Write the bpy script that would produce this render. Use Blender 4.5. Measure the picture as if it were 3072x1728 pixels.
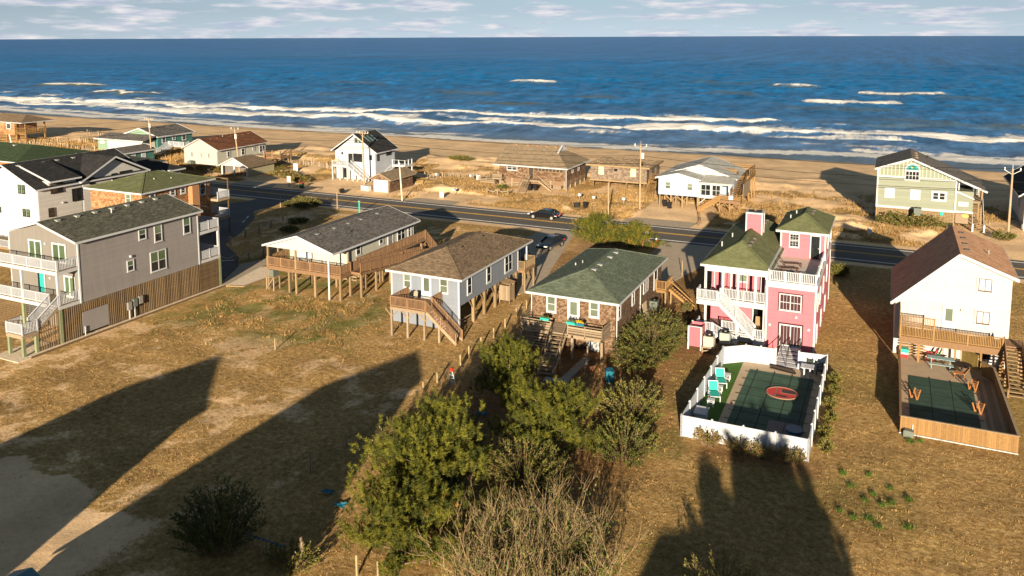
import bpy, bmesh, math, random
import numpy as np
from mathutils import Matrix, Vector
for o in list(bpy.data.objects): bpy.data.objects.remove(o)
D = bpy.data; SC = bpy.context.scene; COL = SC.collection
rad = math.radians
# ---------------------------------------------------------------- camera, sky, sun, exposure
cam_d = D.cameras.new("camera"); cam = D.objects.new("camera", cam_d); COL.objects.link(cam)
cam.location = (0, 0, 27)
cam.rotation_euler = (rad(90 - 7), rad(0.08), rad(25))
cam_d.sensor_width = 36; cam_d.lens = 36 * 2457 / 3072
cam_d.shift_y = -(864 - 410) / 3072
cam_d.clip_start = 0.5; cam_d.clip_end = 90000
SC.camera = cam
SUN_EL, SUN_AZ = rad(12.5), rad(16.3)          # shadows fall towards (-sin az, cos az)
to_sun = Vector((math.sin(SUN_AZ) * math.cos(SUN_EL), -math.cos(SUN_AZ) * math.cos(SUN_EL), math.sin(SUN_EL)))
sun_d = D.lights.new("sun", 'SUN'); sun = D.objects.new("sun", sun_d); COL.objects.link(sun)
sun_d.energy = 5.0; sun_d.angle = rad(0.5); sun_d.color = (1.0, 0.82, 0.57)
sun.rotation_euler = to_sun.to_track_quat('Z', 'Y').to_euler(); sun.location = (20, -60, 60)
world = D.worlds.new("World"); SC.world = world; world.use_nodes = True
wt = world.node_tree; wn = wt.nodes; wl = wt.links; wn.clear()
wout = wn.new("ShaderNodeOutputWorld"); wbg = wn.new("ShaderNodeBackground"); wl.new(wbg.outputs[0], wout.inputs[0])
sky = wn.new("ShaderNodeTexSky"); sky.sky_type = 'NISHITA'; sky.sun_disc = False
sky.sun_elevation = SUN_EL; sky.sun_rotation = math.atan2(to_sun.x, to_sun.y)
sky.air_density = 1.0; sky.dust_density = 0.0; sky.ozone_density = 1.6; sky.altitude = 0
geo = wn.new("ShaderNodeTexCoord"); mp = wn.new("ShaderNodeMapping"); mp.inputs['Scale'].default_value = (6.5, 6.5, 46)
wl.new(geo.outputs['Generated'], mp.inputs[0])
cn = wn.new("ShaderNodeTexNoise"); cn.inputs['Scale'].default_value = 2.1; cn.inputs['Detail'].default_value = 6; cn.inputs['Roughness'].default_value = 0.55
wl.new(mp.outputs[0], cn.inputs['Vector'])
cr = wn.new("ShaderNodeValToRGB"); cr.color_ramp.elements[0].position = 0.47; cr.color_ramp.elements[1].position = 0.6
cr.color_ramp.elements[1].color = (0.85, 0.85, 0.85, 1)
wl.new(cn.outputs[0], cr.inputs[0])
cn2 = wn.new("ShaderNodeTexNoise"); cn2.inputs['Scale'].default_value = 5; cn2.inputs['Detail'].default_value = 4; wl.new(mp.outputs[0], cn2.inputs['Vector'])
cc = wn.new("ShaderNodeValToRGB"); cc.color_ramp.elements[0].color = (6.2, 7.0, 9.0, 1); cc.color_ramp.elements[1].color = (12.5, 11.8, 11.8, 1)
cc.color_ramp.elements[0].position = .35; cc.color_ramp.elements[1].position = .7
wl.new(cn2.outputs[0], cc.inputs[0])
mx = wn.new("ShaderNodeMix"); mx.data_type = 'RGBA'
tint = wn.new("ShaderNodeMix"); tint.data_type = 'RGBA'; tint.blend_type = 'COLOR'; tint.inputs[0].default_value = .8; tint.inputs[7].default_value = (.54, .76, 1.0, 1)
wl.new(sky.outputs[0], tint.inputs[6])
sz = wn.new("ShaderNodeSeparateXYZ"); wl.new(geo.outputs['Generated'], sz.inputs[0])
cf = wn.new("ShaderNodeMapRange"); cf.inputs[1].default_value = .05; cf.inputs[2].default_value = .22; cf.inputs[3].default_value = 1; cf.inputs[4].default_value = 0; wl.new(sz.outputs[2], cf.inputs[0])
cm_ = wn.new("ShaderNodeMath"); cm_.operation = 'MULTIPLY'; wl.new(cr.outputs[0], cm_.inputs[0]); wl.new(cf.outputs[0], cm_.inputs[1]); wl.new(cm_.outputs[0], mx.inputs[0]); wl.new(tint.outputs[2], mx.inputs[6]); wl.new(cc.outputs[0], mx.inputs[7])
wl.new(mx.outputs[2], wbg.inputs[0]); wbg.inputs[1].default_value = 0.034
SC.view_settings.view_transform = 'Standard'; SC.view_settings.look = 'None'
SC.view_settings.exposure = 1.15; SC.view_settings.gamma = 1; SC.view_settings.use_curve_mapping = False
SC.cycles.max_bounces = 5; SC.cycles.diffuse_bounces = 3; SC.cycles.transparent_max_bounces = 8
try: SC.cycles.use_denoising = True
except Exception: pass
# ---------------------------------------------------------------- materials
MAT = {}
def M(name, col, rough=.8, var=.12, scale=2.0, bump=0., bscale=20., rnd=.06, spec=.25, metal=0., stretch=(1, 1, 1), coat=0.):
    if name in MAT: return MAT[name]
    m = D.materials.new(name); m.use_nodes = True; t = m.node_tree; n = t.nodes; l = t.links
    b = n["Principled BSDF"]; b.inputs['Roughness'].default_value = rough
    b.inputs['Specular IOR Level'].default_value = spec; b.inputs['Metallic'].default_value = metal
    if coat: b.inputs['Coat Weight'].default_value = coat
    g = n.new("ShaderNodeNewGeometry"); mpn = n.new("ShaderNodeMapping"); mpn.inputs['Scale'].default_value = stretch
    l.new(g.outputs['Position'], mpn.inputs[0])
    nz = n.new("ShaderNodeTexNoise"); nz.inputs['Scale'].default_value = scale; nz.inputs['Detail'].default_value = 5; nz.inputs['Roughness'].default_value = .65
    l.new(mpn.outputs[0], nz.inputs['Vector'])
    oi = n.new("ShaderNodeObjectInfo")
    a = n.new("ShaderNodeMath"); a.operation = 'MULTIPLY_ADD'; a.inputs[1].default_value = 4 * var; a.inputs[2].default_value = 1 - 2 * var
    l.new(nz.outputs[0], a.inputs[0])
    r = n.new("ShaderNodeMath"); r.operation = 'MULTIPLY_ADD'; r.inputs[1].default_value = 2 * rnd; r.inputs[2].default_value = 1 - rnd
    l.new(oi.outputs['Random'], r.inputs[0])
    mu = n.new("ShaderNodeMath"); mu.operation = 'MULTIPLY'; l.new(a.outputs[0], mu.inputs[0]); l.new(r.outputs[0], mu.inputs[1])
    vm = n.new("ShaderNodeVectorMath"); vm.operation = 'SCALE'; vm.inputs[0].default_value = col[:3]; l.new(mu.outputs[0], vm.inputs['Scale'])
    l.new(vm.outputs[0], b.inputs['Base Color'])
    if bump:
        nb = n.new("ShaderNodeTexNoise"); nb.inputs['Scale'].default_value = bscale; nb.inputs['Detail'].default_value = 3
        l.new(mpn.outputs[0], nb.inputs['Vector'])
        bp = n.new("ShaderNodeBump"); bp.inputs['Strength'].default_value = bump; bp.inputs['Distance'].default_value = .03
        l.new(nb.outputs[0], bp.inputs['Height']); l.new(bp.outputs[0], b.inputs['Normal'])
    MAT[name] = m; return m
def roofmat(name, col, var=.35, ksz=3.2, row=.14, rough=.95):
    if name in MAT: return MAT[name]
    m = D.materials.new(name); m.use_nodes = True; t = m.node_tree; n = t.nodes; l = t.links
    b = n["Principled BSDF"]; b.inputs['Roughness'].default_value = rough; b.inputs['Specular IOR Level'].default_value = .12
    g = n.new("ShaderNodeNewGeometry"); s = n.new("ShaderNodeSeparateXYZ"); l.new(g.outputs['Position'], s.inputs[0])
    ad = n.new("ShaderNodeMath"); ad.operation = 'ADD'; l.new(s.outputs[0], ad.inputs[0]); l.new(s.outputs[1], ad.inputs[1])
    mz = n.new("ShaderNodeMath"); mz.operation = 'MULTIPLY'; mz.inputs[1].default_value = ksz; l.new(s.outputs[2], mz.inputs[0])
    cb = n.new("ShaderNodeCombineXYZ"); l.new(ad.outputs[0], cb.inputs[0]); l.new(mz.outputs[0], cb.inputs[1])
    br = n.new("ShaderNodeTexBrick"); br.inputs['Scale'].default_value = 1; br.inputs['Brick Width'].default_value = .32; br.inputs['Row Height'].default_value = row
    br.inputs['Mortar Size'].default_value = .008; br.inputs['Mortar Smooth'].default_value = .5; br.inputs['Bias'].default_value = 0
    c1 = [c * (1 - var) for c in col]; c2 = [min(1, c * (1 + var)) for c in col]
    br.inputs['Color1'].default_value = (*c1, 1); br.inputs['Color2'].default_value = (*c2, 1); br.inputs['Mortar'].default_value = (*[c * .45 for c in col], 1)
    l.new(cb.outputs[0], br.inputs['Vector'])
    nz = n.new("ShaderNodeTexNoise"); nz.inputs['Scale'].default_value = 1.1; nz.inputs['Detail'].default_value = 8; nz.inputs['Roughness'].default_value = .75
    l.new(g.outputs['Position'], nz.inputs['Vector'])
    a = n.new("ShaderNodeMath"); a.operation = 'MULTIPLY_ADD'; a.inputs[1].default_value = 1.3; a.inputs[2].default_value = .35; l.new(nz.outputs[0], a.inputs[0])
    vm = n.new("ShaderNodeVectorMath"); vm.operation = 'SCALE'; l.new(br.outputs[0], vm.inputs[0]); l.new(a.outputs[0], vm.inputs['Scale'])
    l.new(vm.outputs[0], b.inputs['Base Color'])
    bp = n.new("ShaderNodeBump"); bp.inputs['Strength'].default_value = .35; bp.inputs['Distance'].default_value = .02
    l.new(br.outputs['Color'], bp.inputs['Height']); l.new(bp.outputs[0], b.inputs['Normal'])
    MAT[name] = m; return m
def glassmat(name, col, rough=.06, spec=.6):
    return M(name, col, rough=rough, var=.25, scale=.8, spec=spec, rnd=.35)
white = M('white paint', (.47, .49, .53), .55, .04, 1.5)
whitev = M('white vinyl', (.46, .49, .55), .4, .03, 1.5)
glass = glassmat('dark window glass', (.018, .022, .025))
blind = glassmat('glass over pale blinds', (.13, .16, .125), .12)
greenglass = glassmat('green toned window glass', (.075, .12, .065), .1)  # pane colour with a greenish tone
wood_red = M('stained deck wood', (.25, .15, .085), .85, .22, 6, .3, 30, .22)
wood_grey = M('weathered grey wood', (.28, .215, .15), .9, .22, 6, .35, 30, .22)
wood_tan = M('tan treated wood', (.25, .18, .105), .85, .2, 6, .3, 30, .18)
wood_yel = M('golden treated wood', (.255, .15, .06), .8, .2, 6, .3, 30, .16)
wood_dark = M('dark slat wood', (.15, .10, .055), .9, .2, 6, .3, 30, .25)
wood_green = M('green treated piling', (.20, .235, .14), .9, .15, 3, .3, 30, .1)
concrete = M('concrete', (.40, .33, .255), .95, .14, .9, .25, 12, .05)
metal = M('galvanised metal', (.42, .43, .43), .45, .1, 3, metal=.6)
acgrey = M('painted unit metal', (.34, .36, .34), .6, .1, 3)
acdark = M('grey green unit metal', (.13, .155, .14), .6, .12, 3)
black = M('black plastic', (.012, .012, .014), .5, .2, 3)
blackrail = M('dark stained rail', (.035, .026, .022), .7, .2, 3)
red = M('red paint', (.50, .03, .03), .5, .08, 3)
teal = M('turquoise plastic', (.03, .42, .36), .5, .08, 3)
bluep = M('blue plastic', (.015, .14, .22), .5, .12, 3)
# ---------------------------------------------------------------- object helpers (all coordinates are world metres)
WM = {}; CUR = [Matrix()]; CUBES = {}
CV = [(x, y, z) for x in (-.5, .5) for y in (-.5, .5) for z in (-.5, .5)]
CF = [(0, 1, 3, 2), (4, 6, 7, 5), (0, 4, 5, 1), (2, 3, 7, 6), (0, 2, 6, 4), (1, 5, 7, 3)]
def link(o, parent, mw):
    COL.objects.link(o)
    if parent is not None:
        o.parent = parent; o.matrix_parent_inverse = WM[parent.name].inverted()
    o.matrix_basis = mw; WM[o.name] = mw.copy(); return o
def tag(o, label, cat, group=None, kind=None):
    if label: o["label"] = label
    if cat: o["category"] = cat
    if group: o["group"] = group
    if kind: o["kind"] = kind
    return o
def thing(name, label, cat, loc, group=None):
    o = D.objects.new(name, None); o.empty_display_size = .3
    return tag(link(o, None, CUR[-1] @ Matrix.Translation(Vector(loc))), label, cat, group)
def cube(m):
    if m.name not in CUBES:
        me = D.meshes.new('board ' + m.name); me.from_pydata(CV, [], CF); me.materials.append(m); CUBES[m.name] = me
    return CUBES[m.name]
def box(name, m, par, x0, x1, y0, y1, z0, z1):
    o = D.objects.new(name, cube(m))
    b = Matrix.Translation(((x0 + x1) / 2, (y0 + y1) / 2, (z0 + z1) / 2)) @ Matrix.Diagonal((abs(x1 - x0) or 1e-4, abs(y1 - y0) or 1e-4, abs(z1 - z0) or 1e-4, 1))
    return link(o, par, CUR[-1] @ b)
def barm(p, q, w, h, up=Vector((0, 0, 1))):
    p, q = Vector(p), Vector(q); d = q - p; L = d.length; d = d / L
    s = d.cross(up)
    if s.length < 1e-4: s = d.cross(Vector((1, 0, 0)))
    s.normalize(); u = s.cross(d)
    r = Matrix((s, d, u)).transposed().to_4x4(); r.translation = (p + q) / 2
    return r @ Matrix.Diagonal((w, L, h, 1))
def bar(name, m, par, p, q, w, h):
    return link(D.objects.new(name, cube(m)), par, CUR[-1] @ barm(p, q, w, h))
class MB:
    def __init__(s): s.v = []; s.f = []; s.mi = []
    def add(s, vs, fs, mi=0):
        k = len(s.v); s.v += [tuple(v) for v in vs]; s.f += [tuple(i + k for i in f) for f in fs]; s.mi += [mi] * len(fs); return s
    def box(s, x0, x1, y0, y1, z0, z1, mi=0):
        return s.add([((x0, x1)[i > 0], (y0, y1)[j > 0], (z0, z1)[k > 0]) for i, j, k in CV], CF, mi)
    def bar(s, p, q, w, h, mi=0):
        mm = barm(p, q, w, h); return s.add([mm @ Vector(v) for v in CV], CF, mi)
    def tube(s, pts, rs, n=6, mi=0, cap=True):
        k = len(s.v); P = [Vector(p) for p in pts]
        for i, p in enumerate(P):
            d = (P[min(i + 1, len(P) - 1)] - P[max(i - 1, 0)]).normalized()
            a = d.cross(Vector((0, 0, 1)));
            if a.length < 1e-3: a = Vector((1, 0, 0))
            a.normalize(); b = d.cross(a); r = rs[i] if hasattr(rs, '__len__') else rs
            for j in range(n):
                t = 2 * math.pi * j / n; s.v.append(tuple(p + a * (r * math.cos(t)) + b * (r * math.sin(t))))
        for i in range(len(P) - 1):
            for j in range(n):
                s.f.append((k + i * n + j, k + i * n + (j + 1) % n, k + (i + 1) * n + (j + 1) % n, k + (i + 1) * n + j)); s.mi.append(mi)
        if cap:
            s.f.append(tuple(k + j for j in range(n))[::-1]); s.f.append(tuple(k + (len(P) - 1) * n + j for j in range(n))); s.mi += [mi, mi]
        return s
    def prism(s, poly, axis, a0, a1, mi=0):
        n = len(poly)
        def q(u, w, a): return (u, a, w) if axis == 'y' else ((a, u, w) if axis == 'x' else (u, w, a))
        vs = [q(u, w, a0) for u, w in poly] + [q(u, w, a1) for u, w in poly]
        return s.add(vs, [tuple(range(n))[::-1], tuple(range(n, 2 * n))] + [(i, (i + 1) % n, n + (i + 1) % n, n + i) for i in range(n)], mi)
    def build(s, name, mats, par=None, smooth=False, org=None):
        me = D.meshes.new(name); vs = s.v
        if org is not None: vs = [(v[0] - org[0], v[1] - org[1], v[2] - org[2]) for v in vs]
        me.from_pydata(vs, [], s.f)
        for m in (mats if isinstance(mats, (list, tuple)) else [mats]): me.materials.append(m)
        if isinstance(mats, (list, tuple)) and len(mats) > 1: me.polygons.foreach_set('material_index', s.mi)
        bm = bmesh.new(); bm.from_mesh(me); bmesh.ops.recalc_face_normals(bm, faces=bm.faces); bm.to_mesh(me); bm.free()
        if smooth: me.polygons.foreach_set('use_smooth', [True] * len(me.polygons))
        mw = CUR[-1] if org is None else CUR[-1] @ Matrix.Translation(Vector(org))
        return link(D.objects.new(name, me), par, mw)
def npmesh(name, V, F, mats, par=None, mi=None, kind=None, org=(0, 0, 0)):
    me = D.meshes.new(name); V = np.asarray(V, np.float32) - np.asarray(org, np.float32); F = np.asarray(F, np.int32); k = F.shape[1]
    me.vertices.add(len(V)); me.vertices.foreach_set('co', V.ravel())
    me.loops.add(F.size); me.loops.foreach_set('vertex_index', F.ravel())
    me.polygons.add(len(F)); me.polygons.foreach_set('loop_start', np.arange(0, F.size, k, dtype=np.int32))
    for m in (mats if isinstance(mats, (list, tuple)) else [mats]): me.materials.append(m)
    if mi is not None: me.polygons.foreach_set('material_index', np.asarray(mi, np.int32))
    me.update(calc_edges=True)
    o = link(D.objects.new(name, me), par, Matrix.Translation(Vector(org)))
    if kind: o["kind"] = kind
    return o
# faces of a building: S looks to -y, N to +y, E to +x, W to -x; pl is the wall plane, u runs along the wall, o is distance out
def fr(face, pl, u0, u1, o0, o1):
    if face == 'S': return (u0, u1, pl - o1, pl - o0)
    if face == 'N': return (u0, u1, pl + o0, pl + o1)
    if face == 'E': return (pl + o0, pl + o1, u0, u1)
    return (pl - o1, pl - o0, u0, u1)
def fbox(name, m, par, face, pl, u0, u1, o0, o1, z0, z1): return box(name, m, par, *fr(face, pl, u0, u1, o0, o1), z0, z1)
def fp(face, pl, u, o):
    x0, x1, y0, y1 = fr(face, pl, u, u, o, o); return (x0, y0)
def window(par, face, pl, u0, u1, z0, z1, tr=white, gl=glass, cols=1, mid=True, t=.1, name='window', gl2=None, mun=0):
    w = MB(); e = .075
    def bb(a0, a1, c0, c1, d=e): w.box(*fr(face, pl, a0, a1, .005, d), c0, c1)
    bb(u0, u0 + t, z0, z1); bb(u1 - t, u1, z0, z1); bb(u0 + t, u1 - t, z1 - t, z1); bb(u0 + t, u1 - t, z0, z0 + t); bb(u0 - .04, u1 + .04, z0 - .04, z0 - .002, .11)
    cw = (u1 - u0 - 2 * t - (cols - 1) * t * .8) / cols
    for c in range(1, cols):
        a = u0 + t + c * cw + (c - 1) * t * .8; bb(a, a + t * .8, z0 + t, z1 - t)
    rows = 2 if mid else 1
    if mid:
        for c in range(cols):
            a = u0 + t + c * (cw + t * .8); bb(a, a + cw, (z0 + z1) / 2 - .03, (z0 + z1) / 2 + .03, .065)
    o = w.build(name, tr, par)
    for c in range(cols):
        a = u0 + t + c * (cw + t * .8); hz = (z1 - z0 - 2 * t) / rows
        for r in range(rows):
            z = z0 + t + r * hz
            g = gl2 if (gl2 is not None and r == rows - 1) else gl
            fbox('pane', g, o, face, pl, a, a + cw, .03, .045, z + (.03 if r and mid else 0), z + hz - (.03 if mid and not r else 0))
    if mun:
        mm = MB()
        for c in range(cols):
            a = u0 + t + c * (cw + t * .8)
            for i in range(1, mun): mm.box(*fr(face, pl, a + cw * i / mun - .012, a + cw * i / mun + .012, .046, .056), z0 + t, z1 - t)
            for i in range(1, mun * 2 - 1): mm.box(*fr(face, pl, a, a + cw, .0465, .0545), z0 + t + (z1 - z0 - 2 * t) * i / (mun * 2 - 1) - .012, z0 + t + (z1 - z0 - 2 * t) * i / (mun * 2 - 1) + .012)
        mm.build('muntins', tr, o)
    return o
def door(par, face, pl, u0, u1, z0, z1, m, gl=None, tr=white, gz=.5, name='door'):
    w = MB(); t = .11
    w.box(*fr(face, pl, u0 - t, u0, .005, .08), z0, z1 + t); w.box(*fr(face, pl, u1, u1 + t, .005, .08), z0, z1 + t); w.box(*fr(face, pl, u0, u1, .005, .08), z1, z1 + t)
    o = w.build(name, tr, par)
    fbox('door_leaf', m, o, face, pl, u0, u1, .032, .05, z0, z1)
    fbox('handle', metal, o, face, pl, u1 - .12, u1 - .06, .05, .1, z0 + .95, z0 + 1.05)
    if gl is not None: fbox('pane', gl, o, face, pl, u0 + .14, u1 - .14, .05, .062, z0 + (z1 - z0) * gz, z1 - .12)
    return o
WEDGE = {}
def wedge(m):
    if m.name not in WEDGE:
        me = D.meshes.new('siding ' + m.name)
        P = [(-.5, 0, 0), (-.5, -1, 0), (-.5, -.2, 1), (-.5, 0, 1)]; P += [(.5, b, c) for _, b, c in P]
        me.from_pydata(P, [], [(0, 1, 2, 3), (7, 6, 5, 4), (0, 4, 5, 1), (1, 5, 6, 2), (2, 6, 7, 3), (3, 7, 4, 0)]); me.materials.append(m); WEDGE[m.name] = me
    return WEDGE[m.name]
FROT = {'S': 0, 'E': math.pi / 2, 'N': math.pi, 'W': -math.pi / 2}
def siding(par, face, pl, u0, u1, z0, z1, m, exp=.2, gable=None, name='siding_board'):
    """lap boards on a wall; gable=(u_ridge, z_ridge, zl, zr) clips them under a pitched roof"""
    z = z0; n = 0; ztop = gable[1] if gable else z1
    while z < ztop - .04:
        h = min(exp, ztop - z); a, b = u0, u1
        if gable:
            ur, zr, zl, zz = gable; zt = z + h
            if zt > zl: a = max(a, u0 + (ur - u0) * (zt - zl) / (zr - zl))
            if zt > zz: b = min(b, u1 - (u1 - ur) * (zt - zz) / (zr - zz))
        if b - a > .15:
            x, y = fp(face, pl, (a + b) / 2, 0)
            mw = Matrix.Translation((x, y, z)) @ Matrix.Rotation(FROT[face], 4, 'Z') @ Matrix.Diagonal((b - a, .028, h - .004, 1))
            link(D.objects.new(name, wedge(m)), par, CUR[-1] @ mw); n += 1
        z += exp
def shingles(par, face, pl, u0, u1, z0, z1, mats, w=.17, h=.15, seed=1, gable=None):
    rnd = np.random.default_rng(seed); V = []; F = []; mi = []
    z = z0; row = 0
    while z < z1 - .02:
        a, b = u0, u1
        if gable:
            ur, zr, zl, zz = gable; zt = z + h
            if zt > zl: a = u0 + (ur - u0) * (zt - zl) / (zr - zl)
            if zt > zz: b = u1 - (u1 - ur) * (zt - zz) / (zr - zz)
        u = a - (row % 2) * w * .5
        while u < b - .02:
            ww = w * (.65 + .7 * rnd.random()); p, q = max(u, a), min(u + ww - .012, b); zt = min(z + h, z1); zb = z - .03 * rnd.random() + (0 if row else .03)
            if q - p > .02:
                o = .018 + .02 * rnd.random(); k = len(V)
                for (uu, oo, c) in ((p, o, zb), (q, o, zb), (q, .006, zt), (p, .006, zt), (p, 0, zb), (q, 0, zb)):
                    x, y = fp(face, pl, uu, oo); V.append((x, y, c))
                F += [(k, k + 1, k + 2, k + 3), (k + 4, k + 5, k + 1, k)]; mi += [int(rnd.integers(len(mats)))] * 2
            u += ww
        z += h; row += 1
    return npmesh('wall_shingles', V, F, mats, par, mi, 'stuff')
def gable_roof(par, x0, x1, y0, y1, xr, zr, zl, zrt, m, th=.14, tr=white, axis='y', name='roof', fascia=.2):
    """ridge along y at x=xr (axis y) or along x (axis x: x/y swap roles); zl, zrt = eave heights at x0 / x1"""
    b = MB()
    P = [(x0, zl), (xr, zr), (x1, zrt), (x1, zrt + th), (xr, zr + th), (x0, zl + th)]
    b.prism(P, 'y' if axis == 'y' else 'x', y0, y1)
    o = b.build(name, m, par)
    def pt(u, v, z): return (u, v, z) if axis == 'y' else (v, u, z)
    for v, s in ((y0, -1), (y1, 1)):
        bar('rake_board', tr, o, pt(x0, v + s * .022, zl + th / 2 - .02), pt(xr, v + s * .022, zr + th / 2 - .02), .04, fascia)
        bar('rake_board', tr, o, pt(xr, v + s * .0235, zr + th / 2 - .02), pt(x1, v + s * .0235, zrt + th / 2 - .02), .04, fascia)
    for u, s, z in ((x0, -1, zl), (x1, 1, zrt)):
        bar('eave_board', tr, o, pt(u + s * .021, y0 - .04, z + th / 2 - .03), pt(u + s * .021, y1 + .04, z + th / 2 - .03), .04, fascia)
    return o
def hip_roof(par, x0, x1, y0, y1, ze, zr, m, run=None, th=.14, tr=white, name='roof', along='y'):
    xm, ym = (x0 + x1) / 2, (y0 + y1) / 2
    if along == 'y':
        run = run or (x1 - x0) / 2; a, c = (xm, y0 + run), (xm, y1 - run)
        if c[1] < a[1]: a = c = (xm, ym)
    else:
        run = run or (y1 - y0) / 2; a, c = (x0 + run, ym), (x1 - run, ym)
    e = ze + th; V = [(x0, y0, e), (x1, y0, e), (x1, y1, e), (x0, y1, e), (*a, zr + th), (*c, zr + th)]
    V += [(x0, y0, ze), (x1, y0, ze), (x1, y1, ze), (x0, y1, ze)]
    F = [(0, 1, 4), (1, 2, 5, 4), (2, 3, 5), (3, 0, 4, 5)] if along == 'y' else [(0, 1, 5, 4), (1, 2, 5), (2, 3, 4, 5), (3, 0, 4)]
    F += [(6, 9, 8, 7), (0, 6, 7, 1), (1, 7, 8, 2), (2, 8, 9, 3), (3, 9, 6, 0)]
    b = MB().add(V, F); o = b.build(name, m, par)
    zc0, zc1 = ze - .08, ze + th - .02
    box('eave_board', tr, o, x0 - .045, x1 + .045, y0 - .043, y0 - .002, zc0, zc1); box('eave_board', tr, o, x0 - .045, x1 + .045, y1 + .002, y1 + .043, zc0, zc1)
    box('eave_board', tr, o, x0 - .043, x0 - .002, y0, y1, zc0, zc1); box('eave_board', tr, o, x1 + .002, x1 + .043, y0, y1, zc0, zc1)
    for p, q in (((x0, y0, e), (*a, zr + th)), ((x1, y0, e), (*a, zr + th)), ((x1, y1, e), (*c, zr + th)), ((x0, y1, e), (*c, zr + th)), ((*a, zr + th), (*c, zr + th))):
        if (Vector(p) - Vector(q)).length > .3: bar('ridge_cap', m, o, p, q, .26, .05)
    return o
def vents(roof, pts, m=acgrey, s=.42):
    for x, y, z in pts:
        v = MB(); v.box(x - s * .38, x + s * .38, y - s * .38, y + s * .38, z - .1, z + .12); v.box(x - s * .5, x + s * .5, y - s * .5, y + s * .5, z + .12, z + .17)
        v.build('roof_vent', m, roof)
def pipe_vent(roof, x, y, z, h=.45, m=white, r=.06):
    MB().tube([(x, y, z - .1), (x, y, z + h)], r, 8).build('vent_pipe', m, roof)
def railing(par, pts, h, m, sp=.13, post=1.8, base=None, bw=.045, name='railing', pm=None, top=None, posts=True, pw=.1, pext=.06):
    """pts: list of (x,y,zfloor); rails, posts and balusters between them"""
    r = MB()
    for p, q in zip(pts[:-1], pts[1:]):
        p, q = Vector(p), Vector(q)
        r.bar(p + Vector((0, 0, h)), q + Vector((0, 0, h)), .1, .05); r.bar(p + Vector((0, 0, .1)), q + Vector((0, 0, .1)), .05, .07)
    o = r.build(name, top or m, par)
    first = True
    for p, q in zip(pts[:-1], pts[1:]):
        p, q = Vector(p), Vector(q); L = (q - p).length; n = max(1, round(L / post))
        if posts:
            for i in range(0 if first else 1, n + 1):
                c = p.lerp(q, i / n); box('rail_post', pm or m, o, c.x - pw / 2, c.x + pw / 2, c.y - pw / 2, c.y + pw / 2, c.z - .12, c.z + h + pext)
        first = False
        if sp:
            k = max(1, int(L / sp))
            for i in range(k):
                c = p.lerp(q, (i + .5) / k); box('baluster', m, o, c.x - bw / 2, c.x + bw / 2, c.y - bw / 2, c.y + bw / 2, c.z + .08, c.z + h - .015)
    return o
def stairs(par, top, bot, width, m, n=None, side=None, tm=None, th=.05, name='stairs', sw=.06):
    """straight flight from top to bottom centre points (x,y,z)"""
    t, b = Vector(top), Vector(bot); d = Vector((b.x - t.x, b.y - t.y, 0)); run = d.length; d.normalize(); s = Vector((-d.y, d.x, 0)); n = n or max(2, round((t.z - b.z) / .19))
    st = MB()
    for k in (-1, 1): st.bar(t + s * (k * width / 2) - Vector((0, 0, .12)), b + s * (k * width / 2) + Vector((0, 0, .02)), sw, .26)
    o = st.build(name, m, par)
    for i in range(n):
        f = (i + .5) / n; c = t.lerp(b, f); dep = run / n * .92
        p = c - s * (width / 2 - .035); q = c + s * (width / 2 - .035)
        link(D.objects.new('tread', cube(tm or m)), o, CUR[-1] @ barm(p, q, dep, th))
    return o
def deck(par, x0, x1, y0, y1, z, m, bw=.14, along='x', rim=.24, rm=None, name='deck'):
    r = MB(); e = .05; zt = z - .035
    r.box(x0, x1, y0, y0 + e, zt - rim, zt); r.box(x0, x1, y1 - e, y1, zt - rim, zt); r.box(x0, x0 + e, y0 + e, y1 - e, zt - rim, zt); r.box(x1 - e, x1, y0 + e, y1 - e, zt - rim, zt)
    k = int((x1 - x0) / .8)
    for i in range(1, k): r.box(x0 + (x1 - x0) * i / k - .02, x0 + (x1 - x0) * i / k + .02, y0 + e, y1 - e, zt - rim * .8, zt - .002)
    o = r.build(name, rm or m, par)
    L = (y1 - y0) if along == 'x' else (x1 - x0); n = max(1, round(L / bw))
    for i in range(n):
        a, b = i * L / n + .004, (i + 1) * L / n - .004
        if along == 'x': box('deck_board', m, o, x0 - .02, x1 + .02, y0 + a, y0 + b, z - .034, z)
        else: box('deck_board', m, o, x0 + a, x0 + b, y0 - .02, y1 + .02, z - .034, z)
    return o
def posts(par, pts, z1, m, w=.2, z0=-.3, name='post'):
    for p in pts: box(name, m, par, p[0] - w / 2, p[0] + w / 2, p[1] - w / 2, p[1] + w / 2, z0, p[2] if len(p) > 2 else z1)
def wallbox(par, x0, x1, y0, y1, z0, z1, m, gable=None, axis='y', name='wall'):
    b = MB()
    if gable:
        ur, zr, zl, zz = gable; a0, a1, c0, c1 = (x0, x1, y0, y1) if axis == 'y' else (y0, y1, x0, x1)
        b.prism([(a0, z0), (a1, z0), (a1, zz), (ur, zr), (a0, zl)], axis, c0, c1)
    else: b.box(x0, x1, y0, y1, z0, z1)
    return b.build(name, m, par)
def corner_boards(par, pts, z0, z1, m=white, w=.13):
    for x, y in pts: box('corner_board', m, par, x - w / 2, x + w / 2, y - w / 2, y + w / 2, z0, z1)
def light(par, face, pl, u, z, m=white):
    x0, x1, y0, y1 = fr(face, pl, u - .09, u + .09, 0, .16); MB().box(x0, x1, y0, y1, z - .1, z + .1).build('wall_light', m, par)
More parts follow.
